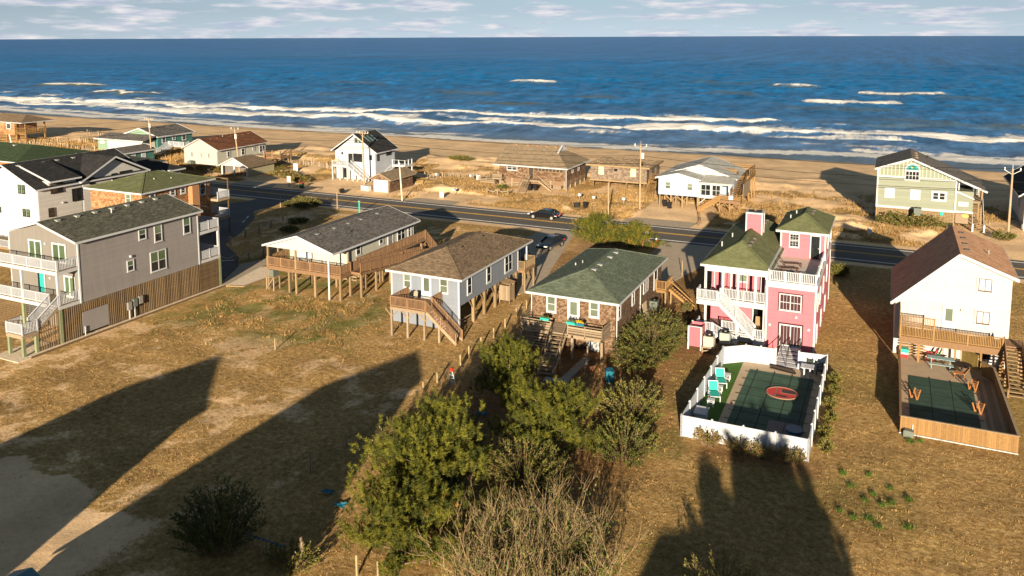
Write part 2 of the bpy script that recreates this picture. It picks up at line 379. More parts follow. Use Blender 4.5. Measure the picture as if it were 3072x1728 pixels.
# ---------------------------------------------------------------- noise helpers, terrain
def _hash(ix, iy, s):
    h = (ix.astype(np.int64) * 374761393 + iy.astype(np.int64) * 668265263 + s * 974634777) & 0xffffffff
    h = ((h ^ (h >> 13)) * 1274126177) & 0xffffffff
    return ((h ^ (h >> 16)) & 0xffff) / 65535.0
def vnoise(x, y, s=0):
    ix, iy = np.floor(x), np.floor(y); fx, fy = x - ix, y - iy; fx = fx * fx * (3 - 2 * fx); fy = fy * fy * (3 - 2 * fy)
    a, b, c, d = _hash(ix, iy, s), _hash(ix + 1, iy, s), _hash(ix, iy + 1, s), _hash(ix + 1, iy + 1, s)
    return (a * (1 - fx) + b * fx) * (1 - fy) + (c * (1 - fx) + d * fx) * fy
def fbm(x, y, s=0, o=4):
    r = 0; a = .5
    for i in range(o): r = r + a * vnoise(x * 2 ** i, y * 2 ** i, s + i * 17); a *= .5
    return r / (1 - .5 ** o)
def sstep(a, b, x): t = np.clip((x - a) / (b - a), 0, 1); return t * t * (3 - 2 * t)
def inrect(x, y, r, f=1.5):
    x0, x1, y0, y1 = r; return sstep(x0 - f, x0, x) * (1 - sstep(x1, x1 + f, x)) * sstep(y0 - f, y0, y) * (1 - sstep(y1, y1 + f, y))
FLAT = [(-34, -24, 112, 130), (-110, -98, 112, 121), (-96, -85, 112, 135), (-72, -62.5, 112, 122), (-84, -77, 112, 126), (9, 20, 112, 130), (-97, -66, 60, 106), (-65, -50, 128, 146), (-50, -36, 128, 150), (-3, 11, 126, 145), (-136, -110, 118, 142), (-172, -140, 116, 150)]
NFLAT = [(-97, -66, 60, 105), (-70, -62, 41.5, 77), (-44.5, -34, 75, 105), (-27, -18.5, 84, 105), (-12, -3.5, 52, 69), (1.4, 10.5, 59, 88), (-43, -34, 63, 80), (-29, -19, 57, 81), (-15.5, -4.5, 68, 90), (-75.5, -65, 46, 66)]
def height(x, y):
    x = np.asarray(x, float); y = np.asarray(y, float)
    near = (fbm(x * .35, y * .35, 3) - .5) * .22 + (fbm(x * 1.3, y * 1.3, 9) - .5) * .10
    near = near * (1 - sstep(100, 103, y))
    nf = np.zeros_like(x)
    for r in NFLAT: nf = np.maximum(nf, inrect(x, y, r, 1.0))
    near = near * (1 - .9 * nf)
    near = near + 1.1 * np.exp(-((x + 81.5) / 4.2) ** 2 - ((y - 97.5) / 3.2) ** 2) * (.6 + .8 * fbm(x * .5, y * .5, 13)) + .5 * np.exp(-((x + 74) / 3) ** 2 - ((y - 88) / 5) ** 2)
    oc = sstep(114.8, 118.5, y) * (1 - sstep(156, 166, y))
    d = fbm(x * .12, y * .16, 21) - .42
    dune = np.clip(d, 0, 1) * 2.5 * (1 - .5 * sstep(130, 136, y)) + np.clip(fbm(x * .09, y * .13, 33) - .45, 0, 1) * 3.2 * sstep(138, 144, y)
    flat = np.zeros_like(x)
    for r in FLAT: flat = np.maximum(flat, inrect(x, y, r))
    dune = dune * oc * (1 - flat) + oc * .1
    beach = -sstep(158, 192, y) * .75 - np.clip(y - 190, 0, 80) * .03
    small = (fbm(x * .8, y * .8, 41) - .5) * .28 * oc * (1 - flat * .8) + (fbm(x * .25, y * .5, 43) - .5) * .12 * sstep(160, 165, y)
    return near + dune + beach + small
def hz(x, y): return float(height(np.array([x]), np.array([y]))[0])
def zones(x, y):
    n1 = fbm(x * .12, y * .12, 51); n2 = fbm(x * .4, y * .4, 61); n3 = fbm(x * .05, y * .06, 71)
    sand = sstep(138, 150, y + (n2 - .5) * 24)
    mid = sstep(114, 118, y) * (1 - sstep(138, 150, y)); sand = np.maximum(sand, mid * sstep(.44, .6, fbm(x * .2, y * .25, 81) * .6 + n1 * .4))
    for r in FLAT[:6] : sand = np.maximum(sand, inrect(x, y, r) * .95)
    sand = np.maximum(sand, sstep(101.5, 103.5, y) * (1 - sstep(114, 116.5, y)) * .9)
    patch = (1 - sstep(30.5, 32.5, y + (n2 - .5) * 9 + (fbm(x * 1.2, y * 1.2, 64) - .5) * 3)) * (1 - sstep(-38, -33, x)); sand = np.maximum(sand, patch)
    left = (1 - sstep(-33, -29, x)) * (1 - sstep(100, 103, y)); sand = np.maximum(sand, left * .66 * sstep(.42, .62, n2 * .4 + n1 * .25 + .35 * fbm(x * 1.1, y * 1.1, 63)))
    sand = np.maximum(sand, inrect(x, y, (-36, -28, 55, 100), 3) * .45 * sstep(.3, .6, n2 + .1))
    for xt, w_ in ((3.6, .5), (5.3, .5), (-34.2, .6), (-32.6, .5)): sand = np.maximum(sand, np.exp(-((x - xt - (n3 - .5) * 4) / w_) ** 2) * .42 * (1 - sstep(58, 62, y)) * (1 - patch))
    green = np.zeros_like(x)
    green = np.maximum(green, inrect(x, y, (-62, -46, 57, 70), 5) * sstep(.42, .62, n2) * .8)
    green = np.maximum(green, inrect(x, y, (-75, -66, 70, 78), 3) * .6 * sstep(.4, .6, n2))
    green = np.maximum(green, (1 - sstep(100, 104, y)) * sstep(-16, -10, x) * .28 * sstep(.4, .7, n1))
    green = np.maximum(green, inrect(x, y, (-14.5, -12, 50, 70), 1.5) * .5 * sstep(.3, .6, n2))
    soil = inrect(x, y, (-20, -13.5, 66, 96), 2) * .8 * sstep(.2, .5, n2 + .15)
    soil = np.maximum(soil, inrect(x, y, (-28, -16, 44, 64), 4) * .9)
    soil = np.maximum(soil, inrect(x, y, (-36, -30, 84, 101), 1.5) * .7)
    soil = np.maximum(soil, inrect(x, y, (-10, -3, 51, 52.6), .8) * .8)
    return np.stack([1 - np.clip(sand, 0, 1), green, soil, np.ones_like(x)], -1)
def grid(xs, ys):
    X, Y = np.meshgrid(xs, ys); nx, ny = len(xs), len(ys)
    i = np.arange(nx - 1); j = np.arange(ny - 1); I, J = np.meshgrid(i, j); k = (J * nx + I).ravel()
    return X.ravel(), Y.ravel(), np.stack([k, k + 1, k + 1 + nx, k + nx], -1)
def ground_mat():
    m = D.materials.new('sandy ground with dry grass'); m.use_nodes = True; t = m.node_tree; n = t.nodes; l = t.links
    b = n["Principled BSDF"]; b.inputs['Roughness'].default_value = 1; b.inputs['Specular IOR Level'].default_value = .05
    g = n.new("ShaderNodeNewGeometry"); at = n.new("ShaderNodeVertexColor"); at.layer_name = 'zone'; sp = n.new("ShaderNodeSeparateColor"); l.new(at.outputs[0], sp.inputs[0])
    def noise(sc, det=6, ro=.7, st=(1, 1, 1)):
        q = n.new("ShaderNodeMapping"); q.inputs['Scale'].default_value = st; l.new(g.outputs['Position'], q.inputs[0])
        z = n.new("ShaderNodeTexNoise"); z.inputs['Scale'].default_value = sc; z.inputs['Detail'].default_value = det; z.inputs['Roughness'].default_value = ro; l.new(q.outputs[0], z.inputs['Vector']); return z
    def ramp(z, els):
        r = n.new("ShaderNodeValToRGB"); e = r.color_ramp.elements
        while len(e) < len(els): e.new(.5)
        for k, (p, c) in enumerate(els): e[k].position = p; e[k].color = (*c, 1)
        l.new(z.outputs[0], r.inputs[0]); return r
    def mix(f, a, c2):
        x = n.new("ShaderNodeMix"); x.data_type = 'RGBA'; l.new(f, x.inputs[0]); l.new(a, x.inputs[6]); l.new(c2, x.inputs[7]); return x.outputs[2]
    nz = noise(2.4, 8, .85); big = noise(.18, 4, .6); fine = noise(9, 4, .7); med = noise(2.6, 7, .78)
    grass = ramp(nz, [(.32, (.155, .09, .034)), (.5, (.455, .295, .12)), (.66, (.74, .54, .29))])
    sand = ramp(nz, [(.3, (.62, .43, .26)), (.5, (.80, .57, .35)), (.7, (.86, .64, .42))])
    green = ramp(nz, [(.3, (.06, .085, .015)), (.6, (.17, .20, .05))])
    soil = ramp(nz, [(.3, (.17, .09, .045)), (.6, (.34, .20, .10))])
    bs = ramp(big, [(.35, (.82, .80, .78)), (.65, (1.14, 1.12, 1.08))])
    # soften the borders between zones with noise
    def edge(ch, w=1.3):
        a = n.new("ShaderNodeMath"); a.operation = 'MULTIPLY_ADD'; a.inputs[1].default_value = w; l.new(med.outputs[0], a.inputs[0]); l.new(sp.outputs[ch], a.inputs[2])
        r = n.new("ShaderNodeMapRange"); r.inputs[1].default_value = .30 + w / 2; r.inputs[2].default_value = .52 + w / 2; l.new(a.outputs[0], r.inputs[0]); return r.outputs[0]
    c = mix(edge(0), sand.outputs[0], grass.outputs[0]); c = mix(sp.outputs[1], c, green.outputs[0]); c = mix(sp.outputs[2], c, soil.outputs[0])
    # wet sand by the water
    s3 = n.new("ShaderNodeSeparateXYZ"); l.new(g.outputs['Position'], s3.inputs[0])
    wet = n.new("ShaderNodeMapRange"); wet.inputs[1].default_value = -.72; wet.inputs[2].default_value = -.9; l.new(s3.outputs[2], wet.inputs[0])
    wc = n.new("ShaderNodeRGB"); wc.outputs[0].default_value = (.27, .20, .13, 1); c = mix(wet.outputs[0], c, wc.outputs[0])
    mu = n.new("ShaderNodeMix"); mu.data_type = 'RGBA'; mu.blend_type = 'MULTIPLY'; mu.inputs[0].default_value = 1; l.new(c, mu.inputs[6]); l.new(bs.outputs[0], mu.inputs[7])
    l.new(mu.outputs[2], b.inputs['Base Color'])
    hb = n.new("ShaderNodeTexNoise"); hb.inputs['Scale'].default_value = 2.6; hb.inputs['Detail'].default_value = 7; hb.inputs['Roughness'].default_value = .78; l.new(g.outputs['Position'], hb.inputs['Vector'])
    st = n.new("ShaderNodeMath"); st.operation = 'MULTIPLY_ADD'; st.inputs[1].default_value = .6; st.inputs[2].default_value = .25; l.new(sp.outputs[0], st.inputs[0])
    bp = n.new("ShaderNodeBump"); bp.inputs['Distance'].default_value = .3; l.new(st.outputs[0], bp.inputs['Strength']); l.new(hb.outputs[0], bp.inputs['Height']); l.new(bp.outputs[0], b.inputs['Normal'])
    return m
GM = ground_mat()
def axis(segs):
    a = []
    for s, e, st in segs: a += list(np.arange(s, e, st))
    return np.array(a + [segs[-1][1]])
xs = axis([(-3000, -420, 200), (-420, -130, 2.0), (-130, 24, .5), (24, 60, 2), (60, 2000, 150)]); ys = axis([(-400, 18, 22), (18, 132, .5), (132, 215, 1.0), (215, 290, 8)])
X, Y, F = grid(xs, ys); V = np.stack([X, Y, height(X, Y)], -1)
ground = npmesh('ground', V, F, GM); ground["kind"] = 'structure'
ca = ground.data.color_attributes.new('zone', 'FLOAT_COLOR', 'POINT'); ca.data.foreach_set('color', zones(X, Y).astype(np.float32).ravel())
ground.data.polygons.foreach_set('use_smooth', [True] * len(ground.data.polygons))
# ---------------------------------------------------------------- roads, drives, paths
asphalt = M('asphalt', (.12, .113, .11), .9, .2, 1.6, .3, 25, .0, spec=.2, stretch=(.05, 1.3, 1))
asph2 = M('old street asphalt', (.11, .11, .115), .9, .2, .5, .3, 20, .0, spec=.2)
yel = M('yellow road paint', (.66, .38, .06), .8, .2, 4); wht = M('white road paint', (.80, .79, .77), .8, .2, 4)
def sheet(name, m, poly, z, th=.3, kind='structure', par=None):
    o = MB().prism(poly, 'z', z - th, z).build(name, m, par)
    if par is None: o["kind"] = kind
    return o
road = sheet('road', asphalt, [(-900, 104.2), (500, 104.2), (500, 113.1), (-900, 113.1)], .06)
for nm, m, y, w in (('edge_line', wht, 105.15, .2), ('edge_line', wht, 112.1, .2), ('centre_line', yel, 108.7, .16), ('centre_line', yel, 109.03, .16)):
    box(nm, m, road, -900, 500, y - w / 2, y + w / 2, .05, .066)
street = sheet('side_street', asph2, [(-66.3, 62), (-66.3, 65.8), (-69, 71.5), (-72.2, 75), (-78.2, 78.9), (-81.5, 85.5), (-86.5, 94), (-89, 98), (-89.5, 104.15), (-95.6, 104.15), (-95.8, 101.5), (-98, 98), (-88, 84), (-84, 62)], .05)
for a, b in (((-85.2, 89.5), (-86.1, 91)), ((-86.6, 91.8), (-87.5, 93.3)), ((-74.5, 71.2), (-71.5, 73.6)), ((-73.6, 68.4), (-70.6, 70.6))): bar('painted_dash', wht, street, (*a, .054), (*b, .054), .14, .012)
for nm, poly, z in (
    ('driveway', [(-44, 104.15), (-38.9, 104.15), (-37.2, 96), (-34.2, 82), (-34.6, 76), (-42, 76)], .05),
    ('driveway', [(-26.6, 104.15), (-18.8, 104.15), (-19.2, 96), (-21, 87.3), (-26, 85)], .05),
    ('driveway', [(-35.2, 113.15), (-25.2, 113.15), (-24.6, 117), (-26.5, 125.5), (-33.6, 127)], .06),
    ('driveway', [(-110, 113.15), (-100.5, 113.15), (-103.4, 119), (-111.5, 121.8)], .05),
    ('driveway', [(-72.5, 113.15), (-63.5, 113.15), (-63, 121), (-70, 122)], .03)):
    sheet(nm, concrete, poly, z)
# expansion joints scored in the concrete slabs
jm = M('joint shadow', (.12, .10, .08), .95)
pth = sheet('concrete_path', concrete, [(-65.4, 65.2), (-66.2, 66.2), (-69.6, 72.6), (-68.2, 76.6), (-66.8, 76.6), (-66.6, 72.4), (-64.9, 66.2)], .07)
curb = M('gravel bed', (.70, .58, .45), .95, .32, 5, .9, 7)
sheet('gravel_bed', curb, [(-64.8, 65.3), (-66.5, 72.4), (-65.2, 73.4), (-62.7, 70.2), (-62.9, 65.9)], .09)
sheet('gravel_strip', curb, [(-65.55, 43.2), (-65.0, 43.2), (-65.0, 65.6), (-65.55, 65.6)], .06); sheet('gravel_pad', curb, [(-68.4, 41.9), (-65.0, 41.9), (-65.0, 43.2), (-65.6, 46), (-68.4, 46)], .05)
rb = thing('landscape_edging', 'low timber edging round the gravel bed by the grey house', 'edging', (-65, 44, 0))
for p, q in (((-64.9, 43, .08), (-64.9, 65.2, .08)), ((-64.6, 65.2, .1), (-62.8, 65.8, .1)), ((-62.8, 65.8, .12), (-62.6, 70.2, .12)), ((-62.6, 70.3, .12), (-65.1, 73.5, .12))): bar('timber', wood_dark if p[1] < 44 else wood_tan, rb, p, q, .12, .14)
# ---------------------------------------------------------------- ocean
SHORE = ([-900, -318, -228, -156, -97, -49, -3, 26, 120, 600], [216, 206, 203, 198.5, 200, 205, 211, 212, 216, 235])
SEA = -.8
def surf():
    xs = axis([(-9000, -520, 400), (-520, -420, 10), (-420, 80, 1.0), (80, 200, 10), (200, 9000, 400)]); ys = axis([(182, 290, .7), (290, 520, 1.6), (520, 900, 3.5), (900, 1500, 12), (1500, 3000, 120), (3000, 60000, 3500)])
    X, Y, F = grid(xs, ys); XW, YW = X, Y; X = X / .9586; Y = Y / .9586
    z = np.full_like(X, SEA); foam = np.zeros_like(X); murk = np.zeros_like(X)
    amp = 1 - sstep(420, 900, Y); near = sstep(205, 240, Y)
    wob = (fbm(X * .03, Y * .012, 5) - .5) * 26; wob2 = (fbm(X * .12, Y * .05, 6) - .5) * 7
    ph = (Y + wob + X * .04) / 23.0 * 2 * math.pi
    z += (np.sin(ph) * .22 + np.sin(ph * 1.73 + X * .05) * .12) * amp * near * (.4 + fbm(X * .02, Y * .03, 8))
    a2 = (1 - .6 * sstep(500, 1400, Y)) * near
    z += ((fbm(X * .045, Y * .10, 11, 3) - .5) * 2.1 + (fbm(X * .13, Y * .24, 12, 3) - .5) * 1.1) * a2
    def line(px, py, w, hgt, fw, x0=-9999, x1=9999, mk=0, seed=0, fm=1.0, tail=3.0):
        nonlocal z, foam, murk
        sc_ = (np.mean(py) / 250.) ** 2; w = w * (.5 + .5 * sc_); fw = fw * sc_; tail = tail / (1 if sc_ < 1.3 else 1.3)
        yc = np.interp(X, px, py) + (fbm(X * .035, X * 0 + seed, seed) - .5) * 16 + (fbm(X * .16, X * 0 + seed, seed + 3) - .5) * 5
        e = sstep(x0, x0 + 9, X + wob2 * .5) * (1 - sstep(x1 - 9, x1, X + wob2 * .5)); d = Y - yc
        prof = np.where(d < 0, np.exp(-(d / (w * .55)) ** 2), np.exp(-(d / (w * 1.6)) ** 2)); z += hgt * prof * e
        var = .25 + 1.6 * fbm(X * .06, X * 0 + 2 + seed, seed + 9) ** 1.5
        f = np.where(d < 0, np.exp(-(d / (fw * .45)) ** 2), np.exp(-(d / (fw * tail * var)) ** 2 * .5) * np.clip(1.05 - d / (fw * tail * 1.6), .0, 1)); foam = np.maximum(foam, f * e * fm)
        murk = np.maximum(murk, np.exp(-((d + w * .25) / (w * .6)) ** 2) * e * mk * (1 if np.mean(py) < 330 else .55))
    line([-500, -369, -261, -172, -113, -61, -15, 34, 200], [252, 239, 233, 239, 246, 251, 259, 265, 280], 3.2, .75, 4.4, seed=1, fm=1.08, tail=4.0)
    line([-374, -265, -188, -132, -96, -29, 60], [246, 256, 262, 270, 278, 285, 292], 3.0, .9, 4.2, -420, -30, mk=.4, seed=2, fm=1.05, tail=3.4)
    line([-374, -265, -188, -132, -96, -29, 60], [250, 262, 268, 277, 285, 291, 297], 4, .75, 2, -30, 40, mk=.45, seed=2, fm=.0)
    line([-31, 10], [372, 390], 5, 1.4, 4.5, -40, 8, mk=.6, seed=3, fm=1.15, tail=1.2)
    for (x, y, L, m_, fm) in ((-207, 475, 40, 1, 1.2), (-440, 328, 60, 1, .9), (4, 452, 50, 1, .75), (-51, 490, 36, 1, .7), (-126, 363, 30, 1, 0), (-72, 411, 34, 1, 0), (-196, 369, 44, 1, 0), (6, 298, 40, .5, 0), (37, 299, 30, .7, .3), (-300, 420, 50, .8, .3), (-20, 345, 50, .9, 0), (-150, 320, 40, .9, 0), (-90, 520, 60, .7, 0), (30, 430, 36, .8, 0), (-250, 340, 40, .8, .2), (-360, 300, 60, .8, .8)):
        line([x - 50, x + 50], [y - 4, y + 4], 5, 1.3 if m_ >= 1 else .9, 3.2, x - L / 2, x + L / 2, mk=m_, seed=int(abs(x)) % 50 + 4, fm=fm, tail=.8)
    ysh = np.interp(X, *SHORE); d = Y - ysh - (fbm(X * .06, X * 0, 77) - .5) * 9
    sw = np.exp(-((d - 4) / 4.0) ** 2) * 1.0 + np.exp(-((d - 12) / 3.5) ** 2) * .75 * sstep(.42, .6, fbm(X * .05, Y * .1, 78)); foam = np.maximum(foam, sw)
    lace = sstep(.5, .75, fbm(X * .05, Y * .12, 91)) * (1 - sstep(268, 300, Y)) * .62; foam = np.maximum(foam, lace * near)
    murk = np.maximum(murk, (1 - sstep(206, 222, Y)) * .55)
    z = np.where(Y < 204, np.minimum(z, SEA - (204 - Y) * .015), z)
    o = npmesh('ocean', np.stack([XW, YW, z], -1), F, ocean_mat()); o["kind"] = 'structure'
    ca = o.data.color_attributes.new('surf', 'FLOAT_COLOR', 'POINT'); ca.data.foreach_set('color', np.stack([np.clip(foam, 0, 1.2), np.clip(murk, 0, 1), X * 0, X * 0 + 1], -1).astype(np.float32).ravel())
    o.data.polygons.foreach_set('use_smooth', [True] * len(o.data.polygons)); return o
def ocean_mat():
    m = D.materials.new('sea water'); m.use_nodes = True; t = m.node_tree; n = t.nodes; l = t.links; b = n["Principled BSDF"]
    g = n.new("ShaderNodeNewGeometry"); at = n.new("ShaderNodeVertexColor"); at.layer_name = 'surf'; sp = n.new("ShaderNodeSeparateColor"); l.new(at.outputs[0], sp.inputs[0])
    def noise(sc, st, det=6, ro=.65):
        q = n.new("ShaderNodeMapping"); q.inputs['Scale'].default_value = st; q.inputs['Rotation'].default_value = (0, 0, rad(-4)); l.new(g.outputs['Position'], q.inputs[0])
        z = n.new("ShaderNodeTexNoise"); z.inputs['Scale'].default_value = sc; z.inputs['Detail'].default_value = det; z.inputs['Roughness'].default_value = ro; l.new(q.outputs[0], z.inputs['Vector']); return z
    s3 = n.new("ShaderNodeSeparateXYZ"); l.new(g.outputs['Position'], s3.inputs[0])
    mr = n.new("ShaderNodeMapRange"); mr.inputs[1].default_value = 230; mr.inputs[2].default_value = 1500; l.new(s3.outputs[1], mr.inputs[0])
    pw = n.new("ShaderNodeMath"); pw.operation = 'POWER'; pw.inputs[1].default_value = .5; l.new(mr.outputs[0], pw.inputs[0])
    cr = n.new("ShaderNodeValToRGB"); e = cr.color_ramp.elements; e[0].color = (.085, .18, .36, 1); e[1].color = (.0, .115, .36, 1); k = e.new(.5); k.color = (.0, .145, .40, 1); k = e.new(.3); k.color = (.02, .14, .36, 1); l.new(pw.outputs[0], cr.inputs[0])
    patch = noise(.012, (.6, 1.5, 1), 4); pr = n.new("ShaderNodeMath"); pr.operation = 'MULTIPLY_ADD'; pr.inputs[1].default_value = .9; pr.inputs[2].default_value = .55; l.new(patch.outputs[0], pr.inputs[0])
    vs = n.new("ShaderNodeVectorMath"); vs.operation = 'SCALE'; l.new(cr.outputs[0], vs.inputs[0]); l.new(pr.outputs[0], vs.inputs['Scale'])
    ch0 = noise(.13, (1.0, .3, 1), 9, .8); chf = noise(.05, (1.0, .07, 1), 9, .82); dm_ = n.new("ShaderNodeMapRange"); dm_.inputs[1].default_value = 420; dm_.inputs[2].default_value = 900; l.new(s3.outputs[1], dm_.inputs[0]); ch = n.new("ShaderNodeMix"); l.new(dm_.outputs[0], ch.inputs[0]); l.new(ch0.outputs[0], ch.inputs[2]); l.new(chf.outputs[0], ch.inputs[3]); c2 = n.new("ShaderNodeMapRange"); c2.inputs[1].default_value = .34; c2.inputs[2].default_value = .66; c2.inputs[3].default_value = .4; c2.inputs[4].default_value = 1.6; l.new(ch.outputs[0], c2.inputs[0])  # shading of the wave faces painted into the sea colour as ripples
    vs2 = n.new("ShaderNodeVectorMath"); vs2.operation = 'SCALE'; l.new(vs.outputs[0], vs2.inputs[0]); l.new(c2.outputs[0], vs2.inputs['Scale']); vs = vs2
    mk = n.new("ShaderNodeMix"); mk.data_type = 'RGBA'; mk.inputs[7].default_value = (.10, .105, .06, 1); l.new(sp.outputs[1], mk.inputs[0]); l.new(vs.outputs[0], mk.inputs[6])
    fn = noise(.42, (1.0, .3, 1), 10, .8); a = n.new("ShaderNodeMath"); a.operation = 'MULTIPLY_ADD'; a.inputs[1].default_value = 1.9; l.new(fn.outputs[0], a.inputs[0]); l.new(sp.outputs[0], a.inputs[2])
    fr_ = n.new("ShaderNodeMapRange"); fr_.inputs[1].default_value = 1.27; fr_.inputs[2].default_value = 1.62; l.new(a.outputs[0], fr_.inputs[0])
    gate = n.new("ShaderNodeMath"); gate.operation = 'GREATER_THAN'; gate.inputs[1].default_value = .02; l.new(sp.outputs[0], gate.inputs[0])
    ff = n.new("ShaderNodeMath"); ff.operation = 'MULTIPLY'; l.new(fr_.outputs[0], ff.inputs[0]); l.new(gate.outputs[0], ff.inputs[1])
    fm = n.new("ShaderNodeMix"); fm.data_type = 'RGBA'; fm.inputs[7].default_value = (.78, .78, .78, 1); l.new(ff.outputs[0], fm.inputs[0]); l.new(mk.outputs[2], fm.inputs[6]); l.new(fm.outputs[2], b.inputs['Base Color'])
    ro = n.new("ShaderNodeMath"); ro.operation = 'MULTIPLY_ADD'; ro.inputs[1].default_value = .6; ro.inputs[2].default_value = .3; l.new(ff.outputs[0], ro.inputs[0]); l.new(ro.outputs[0], b.inputs['Roughness'])
    b.inputs['Specular IOR Level'].default_value = .06
    w1 = noise(.07, (.8, 1.0, 1), 10, .8); bp = n.new("ShaderNodeBump"); bp.inputs['Strength'].default_value = .8; bp.inputs['Distance'].default_value = 2.2; l.new(w1.outputs[0], bp.inputs['Height'])
    l.new(bp.outputs[0], b.inputs['Normal']); return m
surf()
# ---------------------------------------------------------------- near row of houses
grey_side = M('grey lap siding', (.235, .22, .225), .75, .09, 1.6, stretch=(1.5, 1.5, .22), rnd=.04); beige = M('beige siding', (.19, .18, .17), .75, .08, 1.6, stretch=(1.5, 1.5, .22))
cream = M('cream siding', (.43, .43, .38), .7, .09, 1.6, stretch=(1.5, 1.5, .22), rnd=.04); bluegrey = M('blue grey siding', (.185, .212, .265), .7, .09, 1.6, stretch=(1.5, 1.5, .22), rnd=.04)
pink = M('pink siding', (.48, .13, .172), .6, .09, 1.6, stretch=(1.5, 1.5, .22), rnd=.05); wsid = M('warm white siding', (.47, .44, .44), .65, .06, 1.6, stretch=(1.5, 1.5, .22), rnd=.03); wsid2 = M('white siding', (.40, .43, .49), .65, .06, 1.6, stretch=(1.5, 1.5, .22), rnd=.03)
lgrey = M('pale grey siding', (.46, .46, .46), .7, .05, 2)
shg = [M('cedar shingle a', (.165, .10, .062), .95, .3, 9, .3, 40), M('cedar shingle b', (.215, .14, .092), .95, .3, 9, .3, 40), M('cedar shingle c', (.12, .07, .043), .95, .3, 9, .3, 40), M('cedar shingle d', (.26, .185, .13), .95, .3, 9, .3, 40)]
shr = [M('red cedar shingle a', (.38, .20, .10), .95, .3, 9), M('red cedar shingle b', (.28, .14, .07), .95, .3, 9), M('red cedar shingle c', (.44, .27, .15), .95, .3, 9)]
r_dark = roofmat('charcoal green shingles', (.105, .105, .085)); r_grey = roofmat('grey shingles', (.14, .13, .125)); r_brown = roofmat('brown shingles', (.19, .14, .095))
r_green = roofmat('green shingles', (.122, .15, .112), .25); r_olive = roofmat('olive green shingles', (.135, .148, .076), .16); r_rust = roofmat('rust brown shingles', (.50, .29, .18), .15)
r_maroon = roofmat('dark red brown shingles', (.16, .07, .04), .25); r_black = roofmat('black shingles', (.035, .035, .038)); r_taupe = roofmat('taupe shingles', (.245, .19, .13), .2); r_pale = roofmat('pale grey shingles', (.42, .42, .40), .08)
def acunit(x, y, z, label, m=acgrey, s=.8, h=.85, stand=None, group=None):
    t = thing('air_conditioner', label, 'air conditioner', (x, y, z), group)
    b = MB(); b.box(x - s / 2, x + s / 2, y - s / 2, y + s / 2, z, z + h); b.build('casing', m, t)
    g = MB()
    for i in range(7): g.box(x - s / 2 - .012, x + s / 2 + .012, y - s / 2 - .012, y + s / 2 + .012, z + .1 + i * (h - .2) / 7, z + .1 + i * (h - .2) / 7 + .035)
    g.build('louvres', m, t)
    MB().tube([(x, y, z + h), (x, y, z + h + .06)], s * .4, 16).build('fan_guard', black, t)
    MB().tube([(x, y, z + h + .06), (x, y, z + h + .1)], s * .12, 10).build('fan_hub', m, t)
    return t
def acstand(x, y, z, s, label):
    t = thing('unit_stand', label, 'stand', (x, y, 0)); box('platform', wood_grey, t, x - s, x + s, y - s, y + s, z - .08, z)
    for i in (-1, 1):
        for j in (-1, 1): box('leg', wood_grey, t, x + i * (s - .08) - .06, x + i * (s - .08) + .06, y + j * (s - .08) - .06, y + j * (s - .08) + .06, -.2, z - .08)
    bar('brace', wood_grey, t, (x - s + .08, y - s + .02, .15), (x + s - .08, y - s + .02, z - .12), .05, .09); return t
# ---- grey three level house on the left
H = thing('grey_beach_house', 'large grey house with white stacked decks, slatted ground floor and dark roof at the left', 'house', (-70, 48, 0))
G1 = (-70.3, 10.0, 8.75, 8.75)
w = wallbox(H, -75, -65.6, 48.5, 62.4, 3.1, 8.75, grey_side, G1)
siding(w, 'E', -65.6, 48.55, 62.35, 3.1, 8.72, grey_side, .185)
fw = wallbox(H, -74.95, -65.65, 48.44, 48.495, 3.1, 8.7, beige, (-70.3, 9.95, 8.7, 8.7), name='front_wall')
corner_boards(H, [(-65.6, 48.46), (-65.6, 62.4), (-75, 48.46)], 3.1, 8.7)
rf = gable_roof(H, -75.6, -65.2, 48.0, 62.8, -70.3, 10.1, 8.72, 8.72, r_dark)
vents(rf, [(-69.6, y, 10.02) for y in (49.6, 51.6, 53.5, 55.4, 57.2, 59, 60.7)]); pipe_vent(rf, -68.9, 54.8, 9.85)
pr = MB().add([(-73.6, 62.85, 9.35), (-67.0, 62.85, 9.35), (-67.0, 65.2, 8.7), (-73.6, 65.2, 8.7), (-73.6, 62.85, 9.23), (-67.0, 62.85, 9.23), (-67.0, 65.2, 8.58), (-73.6, 65.2, 8.58)], [(0, 1, 2, 3), (7, 6, 5, 4), (0, 4, 5, 1), (1, 5, 6, 2), (2, 6, 7, 3), (3, 7, 4, 0)]).build('porch_roof', r_dark, H)
for u0, u1, z0, z1, c in ((54.95, 55.85, 7.4, 8.45, 1), (56.8, 57.75, 6.75, 8.5, 1), (60.45, 61.4, 6.75, 8.6, 1), (56.15, 58.1, 3.85, 5.9, 2), (53.45, 54.25, 4.65, 5.75, 1)): window(H, 'E', -65.57, u0, u1, z0, z1, cols=c, gl2=greenglass)
for u0, u1 in ((-72.2, -70.35), (-68.95, -67.05)): window(H, 'S', 48.42, u0, u1, 6.56, 8.4, gl=greenglass, cols=2, mid=False, name='sliding_door', t=.16)
window(H, 'S', 48.42, -67.6, -66.1, 3.5, 5.5, gl=greenglass, cols=2, mid=False, name='sliding_door', t=.16)
door(H, 'S', 48.42, -71.1, -70.3, 3.5, 5.4, teal); light(H, 'S', 48.42, -69.75, 8.2); light(H, 'S', 48.42, -69.4, 5.0); light(H, 'E', -65.57, 53.9, 6.1)
